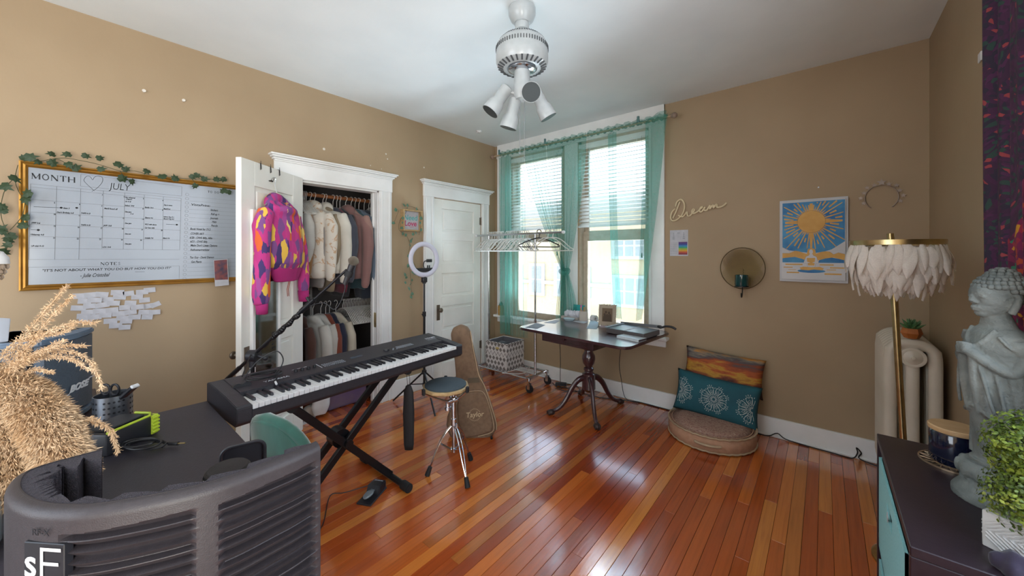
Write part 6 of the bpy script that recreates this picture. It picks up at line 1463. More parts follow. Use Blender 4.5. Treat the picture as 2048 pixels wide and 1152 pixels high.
# sustain pedal
pd = thing('sustain_pedal', 'black sustain pedal with a silver foot plate on the floor', 'pedal', (1.21, 1.17, 0), R(-62))
b = B(); box(b, -.045, .045, -.115, .055, 0, .010, .002); prism(b, [(-.115 + .17, .01), (-.115 + .17, .048), (-.01, .054), (-.03, .02), (-.03, .01)], -.04, .04, axes((0, 0, 0), (0, 1, 0), (0, 0, 1), (1, 0, 0)), .004); part('body', b, BLACK, pd, False)
pd.rotation_euler = (0, 0, R(28))
b = B(); lathe(b, [(0, 0), (.03, 0), (.032, .006), (.026, .011), (0, .012)], (0, 0, 0), 24, None, .72); bmesh.ops.rotate(b, cent=(0, 0, 0), matrix=Rz(PI / 2), verts=b.verts); bmesh.ops.scale(b, vec=(1, 1.35, 1), verts=b.verts); bmesh.ops.translate(b, vec=(0, -.065, .030), verts=b.verts); box(b, -.014, .014, -.05, -.01, .030, .036, .001); part('foot_plate', b, M('satin_silver', '#a9b4bd', .3, .7), pd, False, True)
b = B(); text(b, 'YAMAHA', .014, axes((-.028, .035, .0525), (1, 0, 0), (0, 1, -.1), (0, .1, 1))); part('lettering', b, fab('#9a9ca4', 'pedal_print'), pd, False)
b = B(); tube(b, [(1.15, 1.19, .02), F(690, 985), F(660, 992), (1.25, .85, .004), (1.3, .75, .004)], .0025, 6, sm=5); one('pedal_cord', b, CORD, 'thin black cord leading from the sustain pedal', 'cord', smooth=True)

# ---------------------------------------------------------------- practice pad stand
ps = thing('practice_pad_stand', 'chrome snare stand carrying a round grey drum practice pad', 'drum stand', (1.392, 1.615, 0))
SX, SY = 1.392, 1.625
b = B(); cyl(b, (SX, SY, .13), (SX, SY, .46), .013, seg=16); cyl(b, (SX, SY, .26), (SX, SY, .34), .018, seg=16); cyl(b, (SX, SY, .125), (SX, SY, .15), .019, seg=16); part('post', b, CHROME, ps, smooth=True)
for u, v in ((857, 945), (934, 968), (940, 915)):
    ft = on(u, v, 'z', .02); d = Vector((ft.x - SX, ft.y - SY, 0)); L = d.length; d.normalize(); s = Vector((-d.y, d.x, 0)); b = B()
    for sg_ in (-1, 1): tube(b, [Vector((SX, SY, .295)) + d * .018 + s * .006 * sg_, Vector((SX, SY, .27)) + d * L * .45 + s * .010 * sg_ + Vector((0, 0, -.035)), Vector((SX, SY, .14)) + d * L * .72 + s * .009 * sg_, Vector((SX, SY, .04)) + d * L * .95], .0045, 8, sm=3); tube(b, [Vector((SX, SY, .14)) + d * .015 + s * .005 * sg_, Vector((SX, SY, .19)) + d * L * .52 + s * .008 * sg_], .004, 6)
    lg = part('leg', b, CHROME, ps, smooth=True)
    b = B(); cyl(b, Vector((SX, SY, .055)) + d * L * .93, Vector((SX, SY, .003)) + d * L * 1.05, .013, .017, seg=12); part('rubber_foot', b, BLACKR, lg, smooth=True)
PC = Vector((1.352, 1.590, .548))
b = B(); cyl(b, (SX, SY, .44), (SX, SY, .50), .012, seg=14)
for k in range(3): a = R(20 + 120 * k); e = PC + Vector((math.cos(a) * .150, math.sin(a) * .150, -.012)); tube(b, [Vector((SX - .01, SY - .01, .455)), Vector((SX - .02, SY - .015, .47)) + Vector((math.cos(a), math.sin(a), 0)) * .05, e], .007, 8, sm=3)
sph(b, (SX, SY, .47), .022); cyl(b, (SX - .03, SY - .03, .45), (SX + .03, SY + .01, .47), .014); cyl(b, (SX - .035, SY - .02, .405), (SX - .035, SY - .02, .45), .018); lathe(b, [(.0, 0), (.022, 0), (.022, .02), (0, .02)], (SX - .035, SY - .02, .395), 10); part('tilter', b, CHROME, ps, smooth=True); b = B(); cyl(b, (SX + .013, SY, .30), (SX + .035, SY, .30), .006); cyl(b, (SX + .03, SY, .285), (SX + .03, SY, .315), .008)
part('leg_clamp', b, CHROME, ps, smooth=True)
for k in range(3): a = R(20 + 120 * k); b = B(); obox(b, PC + Vector((math.cos(a) * .158, math.sin(a) * .158, .002)), (.018, .022, .04), Rz(a), .004); part('clip', b, BLACKR, ps)
pp = thing('practice_pad', 'round grey rubber practice pad on an eight-sided wooden base', 'drum pad', tuple(PC + Vector((0, 0, -.012))))
b = B(); lathe(b, [(.146, -.010), (.153, -.004), (.153, .010), (.149, .013), (0, .013), (0, -.010)], PC, 10); part('wood_base', b, WOODL, pp)
b = B(); lathe(b, [(.134, .013), (.134, .021), (.130, .024), (0, .024)], PC, 44); part('rubber_disc', b, M('grey_rubber', '#3c474f', .8, scale=40, c2='#37424a'), pp, smooth=True)

# ---------------------------------------------------------------- ring light
RL = Vector((.355, 2.163, 0))
rl = thing('ring_light', 'white ring light on a black tripod between closet and door', 'ring light', tuple(RL))
b = B(); cyl(b, RL + Vector((0, 0, .18)), RL + Vector((0, 0, .86)), .011); cyl(b, RL + Vector((0, 0, .84)), RL + Vector((0, 0, 1.19)), .008); cyl(b, RL + Vector((0, 0, .83)), RL + Vector((0, 0, .875)), .017); cyl(b, RL + Vector((0, 0, .845)), RL + Vector((-.03, .0, .845)), .008); part('pole', b, DKMET, rl, smooth=True)
for a in (R(-151), R(-20), R(95)):
    d = Vector((math.cos(a), math.sin(a), 0)); L = .32; b = B(); cyl(b, RL + Vector((0, 0, .30)) + d * .012, RL + d * L + Vector((0, 0, .008)), .008, seg=8); cyl(b, RL + Vector((0, 0, .19)) + d * .01, RL + d * L * .42 + Vector((0, 0, .178)), .005, seg=8); lg = part('leg', b, DKMET, rl, smooth=True)
b = B(); cyl(b, RL + Vector((0, 0, .285)), RL + Vector((0, 0, .32)), .022); part('leg_collar', b, BLACK, rl, smooth=True); b = B(); cyl(b, RL + Vector((0, 0, .17)), RL + Vector((0, 0, .20)), .018); part('brace_collar', b, BLACK, rl, smooth=True); b = B(); cyl(b, RL + Vector((0, 0, 1.14)), RL + Vector((0, 0, 1.21)), .017); obox(b, RL + Vector((0, 0, 1.175)), (.04, .05, .05), None, .006); part('head_mount', b, BLACK, rl, smooth=True)
rn = Vector((.97, -.24, 0)).normalized(); rn = Vector((.55, -.83, 0)).normalized(); rn = Vector((.98, -.05, .05)).normalized()
rc = RL + Vector((.0, .0, 1.368)); sx_ = Vector((-rn.y, rn.x, 0)).normalized(); uz = rn.cross(sx_)
b = B(); tb_ = B(); ang = [2 * PI * k / 48 for k in range(48)]; t = B(); tube(t, [Vector((math.cos(a) * .146, math.sin(a) * .146, 0)) for a in ang], .0235, 12, True); merge(b, t, axes(rc, sx_, uz, rn) @ Matrix.Diagonal((1, 1, .55, 1))); part('ring', b, M('ring_diffuser', '#c9c9da', .4, c2='#c5c5d6'), rl, smooth=2)
b = B(); t = B(); prism(t, [(.12 * math.cos(a), .12 * math.sin(a)) for a in [R(222 + 6 * k) for k in range(17)]], -.008, .008); merge(b, t, axes(rc, sx_, uz, rn)); tube(b, [rc + uz * -.09, rc + uz * -.055 + sx_ * -.01, rc + uz * -.02 + sx_ * .0, rc + uz * -.012 + sx_ * .03], .005, 8, sm=3)
obox(b, rc + uz * -.012 + sx_ * .055, (.02, .06, .03), None, .004); obox(b, rc + uz * -.07 + sx_ * .035, (.01, .008, .03)); obox(b, rc + uz * -.07 + sx_ * .055, (.01, .008, .03)); part('phone_clamp', b, BLACK, rl)

# ---------------------------------------------------------------- microphone boom stand behind the keyboard
MP = Vector((.855, .648, 0)); ms = thing('boom_stand', 'black microphone boom stand rising behind the keyboard', 'microphone stand', tuple(MP))
piv = MP + Vector((0, 0, .862)); tip = Vector((1.285, .962, 1.335)); bdir = (tip - piv).normalized()
b = B(); cyl(b, MP + Vector((0, 0, .10)), MP + Vector((0, 0, .60)), .013); cyl(b, MP + Vector((0, 0, .58)), piv, .010); cyl(b, MP + Vector((0, 0, .57)), MP + Vector((0, 0, .63)), .018); part('post', b, DKMET, ms, smooth=True)
for k in range(3): a = R(200 + 120 * k); b = B(); cyl(b, MP + Vector((0, 0, .14)), MP + Vector((math.cos(a) * .27, math.sin(a) * .27, .012)), .008); lg = part('leg', b, DKMET, ms, smooth=True); b = B(); sph(b, MP + Vector((math.cos(a) * .27, math.sin(a) * .27, .013)), .013); part('rubber_foot', b, BLACKR, lg, smooth=True)
b = B(); cyl(b, piv - bdir * .20, piv + bdir * .42, .0095); cyl(b, piv + bdir * .40, tip, .0068); cyl(b, piv - bdir * .20, piv - bdir * .10, .0125); cyl(b, piv + bdir * .37, piv + bdir * .47, .0145); cyl(b, piv + bdir * .44 + Vector((0, 0, 0)), piv + bdir * .44 + Vector((-.02, -.01, .03)), .008)
for k in range(18): q = piv + bdir * (.16 + k * .011); sph(b, q + Vector((.0, .0, -.004 + .004 * math.sin(k))), .0135 + .002 * math.sin(k * 1.3), 8, 6)
part('boom', b, DKMET, ms, smooth=True)
b = B(); t = B(); cyl(t, piv - Rv * .02, piv + Rv * .03, .032, seg=20); merge(b, t); cyl(b, piv + Rv * .03, piv + Rv * .065 + Vector((0, 0, -.01)), .009); sph(b, piv + Rv * .07 + Vector((0, 0, -.012)), .014); cyl(b, piv, piv + Vector((0, 0, -.06)), .018); part('clutch', b, BLACK, ms, smooth=True)
mc = thing('vocal_microphone', 'silver-headed vocal microphone clipped to the boom', 'microphone', tuple(tip)); hd_ = on(707, 522, 'y', .985)
mdir = (hd_ - tip).normalized(); hd2 = tip + (hd_ - tip)
low = hd2 - Vector((.035, .03, .125)); md = (hd2 - low).normalized()
b = B(); cyl(b, low, hd2 - md * .022, .0125, .018, seg=18); part('body', b, BLACK, mc, smooth=True)
b = B(); sph(b, hd2, .0265, 20, 14); q = md.to_track_quat('Z', 'Y').to_matrix(); lathe(b, [(.0275, -.006), (.0285, 0), (.0275, .006)], hd2, 24, q, caps=False); part('grille', b, M('mic_grille', '#8f8578', .35, .8, scale=400, bump=.8, bs=900), mc, smooth=True)
b = B(); cyl(b, low + md * .045, low + md * .075, .022, seg=14); tube(b, [tip, low + md * .06], .010, 8); part('clip', b, BLACKR, mc, smooth=True)
b = B(); l2 = low
tube(b, [l2, l2 + Vector((0, 0, -.03)), D_ if False else l2 + Rv * -.025 + Vector((0, 0, -.10)), l2 + Rv * -.06 + Vector((0, 0, -.135)), l2 + Rv * -.12 + Vector((0, 0, -.10)), piv + bdir * .36 + Vector((.0, 0, .012)), piv + bdir * .30 + Vector((0, 0, -.012)), piv + bdir * .2 + Vector((0, 0, .014)), piv + bdir * .1 + Vector((0, 0, -.014)), piv + Vector((0, 0, .02)), K(-.09, -.56, .135)], .0028, 6, sm=6)
one('microphone_cable', b, CORD, 'black cable looping from the vocal microphone down its boom', 'cable', smooth=True)

# ---------------------------------------------------------------- guitar in a gig bag
GB0 = Vector((1.22, 2.10, 0)); gn = Vector((.66, -.75, .10)).normalized()
gb = thing('guitar_gig_bag', 'tan canvas guitar gig bag standing by the second door', 'guitar bag', tuple(GB0))
def gp(cx, cy, off=0.0): # crop (780,640) scale 3.3875 onto the bag's plane
    return onp(780 + cx / 3.3875, 640 + cy / 3.3875, GB0 + gn * off, gn)
outl = [(413, 92), (428, 52), (478, 30), (526, 40), (548, 70), (560, 150), (572, 215), (588, 290), (604, 365), (636, 425), (662, 490), (690, 580), (720, 680), (722, 730), (690, 785), (640, 818), (520, 832), (430, 805), (398, 760), (385, 705), (392, 640), (418, 580), (436, 520), (440, 450), (446, 360), (440, 270), (430, 200), (420, 140)]
b = B(); slab3(b, [gp(*p) - gn * .045 for p in outl], gn, .085); bmesh.ops.bevel(b, geom=[e for e in b.edges if abs((e.verts[0].co - e.verts[1].co).normalized().dot(gn)) < .1], offset=.016, segments=2, affect='EDGES'); b = remesh(b, .011, 4); wrinkle(b, .008, 9); part('body', b, TAN, gb, smooth=2)
pk = [(458, 575), (470, 500), (520, 476), (600, 466), (640, 482), (672, 560), (704, 690), (690, 742), (600, 768), (520, 782), (486, 768), (472, 690)]
b = B(); slab3(b, [gp(*p) + gn * .020 for p in pk], gn, .038); bmesh.ops.bevel(b, geom=[e for e in b.edges if abs((e.verts[0].co - e.verts[1].co).normalized().dot(gn)) < .1], offset=.010, segments=2, affect='EDGES'); b = remesh(b, .009, 3); wrinkle(b, .006, 12); pkt = part('pocket', b, TAN, gb, smooth=2)
b = B(); tube(b, [gp(*p) + gn * .044 for p in outl[4:14]], .0035, 6, sm=3); part('side_piping', b, TAND, gb, smooth=True)
b = B(); tube(b, [gp(*p) + gn * .058 for p in pk[1:9]], .0028, 6, sm=3); part('pocket_piping', b, TAND, pkt, smooth=True)
b = B(); slab3(b, [gp(*p) + gn * .046 for p in ((530, 385), (602, 380), (612, 412), (534, 418))], gn, .004); part('strap_band', b, fab('#5d5140', 'strap_olive'), gb)
gx_ = (gp(640, 620) - gp(530, 630)).normalized(); gy_ = gn.cross(gx_).normalized(); GMX = axes(gp(578, 624) + gn * .0635, gx_, gy_, gn)
b = B(); text(b, 'Taylor', .052, GMX, center=True, shear=.15, off=.0008, ext=.0008)
for k in range(26):
    a = 2 * PI * k / 26
    if abs(math.sin(a)) < .42: continue
    stroke(b, [(.040 * math.cos(a), .040 * math.sin(a)), (.048 * math.cos(a), .048 * math.sin(a))], .003, GMX, .001)
part('lettering', b, fab('#c2ab8a', 'tan_print'), pkt)
gs = thing('guitar_stand', 'small black folding guitar stand under the gig bag', 'stand', (1.22, 2.12, 0))
b = B()
for px, py in ((540, 830), (690, 790)): q = gp(px, py); tube(b, [q - gn * .06, q + gn * .05 + Vector((0, 0, -.012)), q + gn * .07 + Vector((0, 0, .025))], .009, 8); 
part('cradle', b, BLACKR, gs, smooth=True)
for px, py in ((500, 860), (655, 830), (560, 780)): q = gp(px, py) - gn * .03; q.z = .006; b = B(); tube(b, [gp(600, 800) - gn * .06 + Vector((0, 0, .04)), q + gn * (.06 if py > 800 else -.16)], .007, 8); part('leg', b, DKMET, gs, smooth=True)

# ---------------------------------------------------------------- desk, left foreground
dk = thing('desk', 'dark grey desk in the left foreground', 'desk', (1.66, -.10, 0))
b = B(); box(b, 1.065, 2.25, -.62, .412, .716, .74, .002); part('desktop', b, DESK, dk)
b = B(); box(b, 1.10, 2.20, -.60, .0, .62, .716, .002); part('apron', b, DESK, dk)
for x, y in ((1.10, .37), (2.20, .37), (1.10, -.58), (2.20, -.58)): b = B(); box(b, x - .02, x + .02, y - .02, y + .02, 0, .716, .002); part('leg', b, DKMET, dk)
# side cabinet carrying the speaker
cb_ = thing('side_cabinet', 'dark low cabinet behind the desk carrying the speaker', 'cabinet', (.72, -.32, 0))
b = B(); box(b, .42, 1.03, -.80, .088, .0, .738, .003); part('body', b, ESP, cb_)
b = B(); box(b, 1.03, 1.045, -.79, -.38, .02, .72, .002); part('door', b, ESP, cb_); b = B(); box(b, 1.03, 1.045, -.37, .045, .02, .72, .002); part('door', b, ESP, cb_)
# powered speaker
P0 = Vector((.755, .068, .742)); P1 = Vector((.999, -.074, .742)); ex = (P0 - P1).normalized(); ey = Vector((ex.y, -ex.x, 0)); ey = ey if ey.dot(Vector((.5, .86, 0))) > 0 else -ey
spk = thing('powered_speaker', 'blue-grey portable powered speaker at the left behind the desk', 'speaker', tuple((P0 + P1) / 2 - ey * .13))
def S(x, y, z): return P1 + ex * x + ey * y + Vector((0, 0, z))
WS = (P0 - P1).length; HS = .352
b = B(); slab3(b, [S(.0, -.02, 0), S(0, -.26, 0), S(WS, -.26, 0), S(WS, -.02, 0)], (0, 0, 1), HS); bmesh.ops.bevel(b, geom=list(b.edges), offset=.010, segments=2, affect='EDGES'); part('case', b, BLACK, spk, smooth=True)
b = B(); pr2 = [S(.012, -.01, 0), S(.018, .006, 0), S(.08, .018, 0), S(WS / 2, .024, 0), S(WS - .06, .018, 0), S(WS - .008, .004, 0), S(WS - .002, -.02, 0), S(.012, -.02, 0)]; slab3(b, [p + Vector((0, 0, .03)) for p in pr2], (0, 0, 1), HS - .055); part('front_grille', b, SPK, spk, smooth=True)
b = B(); slab3(b, [S(-.004, -.05, .03), S(-.014, -.07, .03), S(-.016, -.20, .03), S(-.004, -.24, .03)], (0, 0, 1), HS - .055); part('side_grille', b, SPK, spk, smooth=True)
for z0, hh_ in ((HS - .022, .022), (.0, .026)): b = B(); slab3(b, [p + Vector((0, 0, z0)) for p in [S(-.016, -.26, 0), S(-.016, -.05, 0), S(.0, .006, 0), S(.08, .024, 0), S(WS / 2, .030, 0), S(WS - .06, .024, 0), S(WS + .004, .004, 0), S(WS + .006, -.26, 0)]], (0, 0, 1), hh_); bmesh.ops.bevel(b, geom=list(b.edges), offset=.005, segments=2, affect='EDGES'); part('rim', b, SPKC, spk, smooth=True)
SM = axes(S(.150, .0262, .128), -ex if (-ex).dot(Rv) > 0 else ex, Vector((0, 0, 1)), ey)
if SM.col[0].xyz.cross(SM.col[1].xyz).dot(ey) < 0: pass
b = B(); lx = Vector((0, 0, 1)).cross(ey).normalized(); lx = -lx if lx.cross(Vector((0, 0, 1))).dot(ey) < 0 else lx
SM = axes(S(.155, .027, .128), lx, Vector((0, 0, 1)), ey); text(b, 'BOSE', .036, SM @ Matrix.Rotation(.0, 4, 'Z'), center=True, shear=.35, sx=1.15, off=.0018, ext=.001); stroke(b, [(-.085, -.016), (-.055, -.016), (-.05, -.010)], .004, SM, .001); stroke(b, [(.055, .018), (.088, .018)], .004, SM, .001); part('logo', b, fab('#d5d8dd', 'logo_white'), spk)
# white tilted tablet on the speaker
b = B(); tq = S(.02, -.12, HS + .002)
pts = [on(-60, 690, 'y', -.12), on(52, 618, 'y', -.12), on(55, 622, 'y', -.12), on(50, 655, 'y', -.12), on(-60, 700, 'y', -.12)]
b = B(); c_ = S(.05, -.13, HS + .055); obox(b, c_ - Vector((0, .08, 0)), (.012, .20, .13), Ry(-.9) @ Rz(.3), .005, 2); one('white_tablet', b, fab('#b9bfcc', 'tablet_white'), 'white rounded tablet tilted on top of the speaker', 'tablet', smooth=True)
# utensil-style holder with scissors and remote
ch = on(226, 842, 'z', .742); ch.z = .7405
cu = thing('desk_caddy', 'perforated steel cup on the desk beside the speaker', 'cup', tuple(ch))
b = B(); lathe(b, [(0, 0), (.056, 0), (.057, .01), (.057, .112), (.054, .112), (.054, .01), (0, .008)], (0, 0, 0), 40); part('cup', b, STEEL, cu, False, True)
b = B()
for r in range(4):
    for k in range(26):
        a = 2 * PI * k / 26 
        if k % 4 == 3: continue
        q = Vector((math.cos(a) * .0572, math.sin(a) * .0572, .028 + r * .021)); cyl(b, q, q + Vector((math.cos(a), math.sin(a), 0)) * .0006, .0042, seg=8)
part('holes', b, BLACK, cu, False)
sc_ = thing('scissors', 'black-handled scissors in the steel cup', 'scissors', tuple(ch + Vector((0, 0, .01))))
b = B()
for s in (-1, 1): c_ = ch + Vector((0, 0, .125)) + Rv * (-.022 + s * .019) + Fv * .01; tube(b, [c_ + Rv * (.017 * math.cos(a)) + Vector((0, 0, .022 * math.sin(a))) for a in [2 * PI * k / 16 for k in range(16)]], .0042, 8, True)
part('handles', b, BLACK, sc_, smooth=True); b = B(); obox(b, ch + Vector((0, 0, .065)) - Rv * .022 + Fv * .01, (.012, .003, .10)); part('blades', b, STEEL, sc_)
b = B(); rd = (Rv * .62 + Vector((0, 0, 1)) * .55).normalized(); q_ = rd.to_track_quat('Z', 'Y').to_matrix(); obox(b, ch + Vector((0, 0, .085)) + Rv * .03 - Fv * .01, (.030, .014, .19), q_, .004); rm = one('black_remote', b, BLACK, 'flat black remote slanting out of the steel cup', 'remote'); b = B(); obox(b, ch + Vector((0, 0, .085)) + Rv * .03 - Fv * .01 + rd * .093, (.031, .015, .010), q_, .003); part('silver_end', b, PLASTW, rm)
# black and lime speaker box
rx = on(232, 888, 'z', .741); rd_ = thing('rugged_radio', 'black rugged radio with lime green corner guards on the desk', 'radio', (rx.x, rx.y, .7405), R(38))
b = B(); box(b, -.065, .065, -.085, .085, 0, .075, .008, 2); part('body', b, BLACK, rd_, False, True)
b = B(); box(b, .045, .069, .062, .089, .004, .074, .003)
for k in range(5): box(b, .046, .0715, .063, .0915, .008 + k * .013, .016 + k * .013, .002)
part('corner_guard', b, LIME, rd_, False)
b = B(); tube(b, [(.060, -.080, .077), (.062, .060, .077), (.040, .082, .077), (-.02, .084, .077)], .0045, 8); part('top_guard', b, LIME, rd_, False, True)
b = B(); box(b, -.05, .045, -.07, .06, .0755, .082, .003); part('top_grille', b, DKMET, rd_, False)
# instrument cable coil
cc = on(300, 897, 'z', .745); b = B(); pts = []
for k in range(34): a = k * .55; r = .045 + .008 * math.sin(k * .7); pts.append(cc + Rv * (-.02 + r * 1.35 * math.cos(a)) + Fv * (r * .6 * math.sin(a)) + Vector((0, 0, .004 + .014 * (k / 34) + .01 * abs(math.sin(k * .31)))))
pe = on(345, 887, 'z', .752); tube(b, pts + [pe - Rv * .06 + Vector((0, 0, .006)), pe], .0033, 7, sm=3); tube(b, [pe - Rv * .012, pe + Rv * .02], .0065, 8)
ic = one('instrument_cable', b, CORD, 'coiled black instrument cable with a gold plug on the desk', 'cable', smooth=True); b = B(); cyl(b, pe + Rv * .02, pe + Rv * .042 + Fv * .003, .0026, seg=8); part('plug_tip', b, GOLD, ic)
# green chair
CHc = Vector((1.762, .472, 0)); ct_ = Vector((.936, .355, 0)).normalized(); cn_ = Vector((.355, -.936, 0)).normalized()
gc = thing('velvet_chair', 'green velvet chair between the desk and the keyboard', 'chair', tuple(CHc + cn_ * .2))
def cf(s):
    def f(u, v):
        a = (u - .5) * 2; z = .50 + .35 * v; w = .128 * (1 - max(0, (v - .45) / .55) ** 2.3) ** .5 if v > .45 else .118 + .010 * v / .45
        return CHc + ct_ * (a * w) + cn_ * (s - .05 * a * a * (w / .128) ** 2 + .03 * v) + Vector((0, 0, z))
    return f
b = B(); grid(b, cf(.022), 22, 22); grid(b, cf(-.018), 22, 22); 
bmesh.ops.remove_doubles(b, verts=b.verts, dist=1e-4)
bd2 = [e for e in b.edges if e.is_boundary]
try: bmesh.ops.bridge_loops(b, edges=bd2)
except Exception: pass
part('backrest', b, TEAL, gc, smooth=2)
ff = cf(.002); b = B(); tube(b, [ff(0, k / 16) for k in range(17)][:16] + [ff(.5, 1.0)] + [ff(1, 1 - k / 16) for k in range(1, 17)], .020, 8); part('edge_piping', b, TEAL, gc, smooth=2)
b = B(); q = CHc + cn_ * .20; t = B(); lathe(t, [(0, .42), (.17, .42), (.185, .44), (.185, .475), (.17, .49), (0, .495)], (0, 0, 0), 32, sq=1.0); merge(b, t, Matrix.Translation(q)); part('seat', b, TEAL, gc, smooth=2)
for s in (-1, 1):
    for r in (-.01, .36): b = B(); cyl(b, CHc + ct_ * s * .13 + cn_ * (r + .02) + Vector((0, 0, .43)), CHc + ct_ * s * .16 + cn_ * (r + .03) + Vector((0, 0, 0)), .011); part('leg', b, DKMET, gc, smooth=True)

# ---------------------------------------------------------------- reflection filter and studio microphone
ZF = 1.04
rim_px = [(641, 886), (596, 907), (548, 926), (500, 945), (451, 962), (403, 976), (354, 988), (306, 998), (258, 1007), (210, 1015), (161, 1021), (125, 1022), (90, 1021), (60, 1017), (35, 1009), (14, 995), (8, 975), (22, 952), (55, 935), (97, 921), (150, 907), (205, 893)]
RC = catmull([on(u, v, 'z', ZF) for u, v in rim_px], 4)
cum = [0]
for i in range(1, len(RC)): cum.append(cum[-1] + (RC[i] - RC[i - 1]).length)
LT = cum[-1]
def rc_at(s):
    s = max(0, min(LT, s)); i = 1
    while i < len(cum) - 1 and cum[i] < s: i += 1
    t = (s - cum[i - 1]) / max(1e-9, cum[i] - cum[i - 1]); p = RC[i - 1].lerp(RC[i], t)
    a_, b_ = RC[max(0, i - 3)], RC[min(len(RC) - 1, i + 2)]; tg = (b_ - a_).normalized(); return p, tg, Vector((-tg.y, tg.x, 0))
cen = sum(RC, Vector()) / len(RC); _p, _t, _n = rc_at(LT * .4); FS = 1 if (_p - cen).dot(_n) > 0 else -1
def s_of(u): # arc length where the rim passes pixel column u, front stretch
    best = min(range(len(RC) * 2 // 3), key=lambda i: abs(1024 + FL * ((RC[i] - CAM).dot(Rv)) / ((RC[i] - CAM).dot(Fv)) - u)); return cum[best]
rf = thing('vocal_reflection_filter', 'large curved grey reflection filter filling the lower left foreground', 'acoustic filter', (cen.x, cen.y, .74))
bands = [(s_of(628), s_of(440)), (s_of(385), s_of(118))]; FH = .30
def shell(u, v):
    s = u * LT; p, tg, n_ = rc_at(s); n_ = n_ * FS; z = ZF - FH * v; off = 0
    r = .016
    if v * FH < r: k = 1 - v * FH / r; off -= r * (1 - math.sqrt(max(0, 1 - k * k)))
    for a, c in bands:
        if a < s < c and v * FH > .030 + (.018 if a > .2 and s > bands[1][1] - .0 else 0) + (s - a) / (c - a) * .006:
            ph__ = ((v * FH - .03) % .0165) / .0165; edge = min(1, (s - a) / .006, (c - s) / .006); off -= edge * (.016 * ph__ if ph__ < .80 else .016 * (1 - ph__) / .20)
    return p + n_ * off + Vector((0, 0, z - ZF))
b = B(); NV = 260
zv = [0, .002, .004, .008, .012, .018, .028] ; grid(b, shell, 150, NV); 
part('outer_shell', b, FILT, rf, smooth=True)
def inner(u, v): s = u * LT; p, tg, n_ = rc_at(s); return p - n_ * FS * .014 + Vector((0, 0, -FH * v))
b = B(); grid(b, inner, 80, 2); grid(b, lambda u, v: shell(u, 0).lerp(inner(u, 0), v), 110, 3)
for u in (0, 1): grid(b, lambda v, w: shell(u, v).lerp(inner(u, v), w), 40, 1)
part('inner_shell', b, FILT, rf, smooth=True)
def foam(u, v):
    s = u * LT; p, tg, n_ = rc_at(s); far = max(0, (u - .60) / .40); T_ = .062 - .030 * min(1, far * 3); q = (s % T_) / T_; near = min(1, u / .05)
    amp = (.006 + .016 * (math.sin(q * PI * .5) ** .8 if q < .88 else (1 - q) / .12 * .98)) * near * (1 + 1.6 * min(1, far * 1.4))
    return p - n_ * FS * (.013 + amp) + Vector((0, 0, -.004 - (FH - .01) * v + (.004 if v == 0 else 0)))
b = B(); grid(b, foam, 330, 6); grid(b, lambda u, v: inner(u, 0).lerp(foam(u, 0), v) + Vector((0, 0, -.001 + .001 * v)), 330, 2); part('foam_lining', b, FOAM, rf, smooth=False)
for uu, w_, s_ in ((92, 0, 0),):
    s = s_of(92); p, tg, n_ = rc_at(s); n_ = n_ * FS; xx = Vector((0, 0, 1)).cross(n_).normalized(); LG = axes(p + n_ * .002 + Vector((0, 0, -.047)), xx, Vector((0, 0, 1)), n_)
    b = B(); t = B(); box(t, -.032, .034, -.075, 0, -.012, .0, .001); merge(b, t, LG); lpart = part('badge', b, BLACK, rf)
    b = B(); text(b, 's', .062, LG @ Matrix.Translation((-.031, -.050, .0006)), off=.0008, ext=.0003, sx=.9)
    for q in ((-.004, .001, -.055, -.006), (.001, .030, -.011, -.006), (.001, .026, -.032, -.027), (.001, .030, -.055, -.050)): face(b, [(q[0], q[2]), (q[1], q[2]), (q[1], q[3]), (q[0], q[3])], LG, .0009)
    part('badge_letters', b, fab('#c9c8cb', 'badge_silver'), lpart)
    b = B(); text(b, 'RF-X', .0135, LG @ Matrix.Translation((-.017, .012, .0012)), ext=.0003); part('model_lettering', b, BLACK, rf)
cm = on(456, 932, 'z', .985)
fs_ = thing('filter_stand', 'black upright stand holding the reflection filter and studio microphone', 'microphone stand', (2.40, .165, 0))
b = B(); cyl(b, (2.40, .165, .02), (2.40, .165, .80), .012); cyl(b, (2.40, .165, 0), (2.40, .165, .02), .12, seg=32); tube(b, [(2.40, .165, .80), (cm.x, cm.y, .80)], .010, 8); p, tg, n_ = rc_at(s_of(400)); tube(b, [(2.40, .165, .79), (p.x, p.y, .79)], .010, 8); part('post', b, DKMET, fs_, smooth=True)
sm_ = thing('studio_microphone', 'black large-diaphragm studio microphone behind the filter', 'microphone', (cm.x, cm.y, .81))
b = B(); lathe(b, [(0, .81), (.030, .81), (.034, .83), (.036, .90), (.0395, .955), (.0395, .972), (.037, .974)], (cm.x, cm.y, 0), 32); part('body', b, BLACK, sm_, smooth=True)
b = B(); lathe(b, [(.0385, .972), (.0385, .979), (.034, .984), (0, .986)], (cm.x, cm.y, 0), 32); part('grille', b, M('mic_mesh', '#3f3c3b', .45, .5, scale=700, bump=.9, bs=1200), sm_, smooth=True)
b = B(); lathe(b, [(.040, .968), (.041, .971), (.040, .974)], (cm.x, cm.y, 0), 32, caps=False); part('trim_ring', b, CHROME, sm_, smooth=True)
pc_ = CAM + ray(487, 888) * .86; po = Vector((pc_.x, pc_.y, pc_.z)); nv_ = Vector((ray(487, 508).x, ray(487, 508).y, 0)).normalized(); sxv = Vector((0, 0, 1)).cross(nv_).normalized()
pps = thing('pop_screen', 'black rounded metal pop screen beside the studio microphone', 'pop filter', tuple(po - Vector((0, 0, .11))))
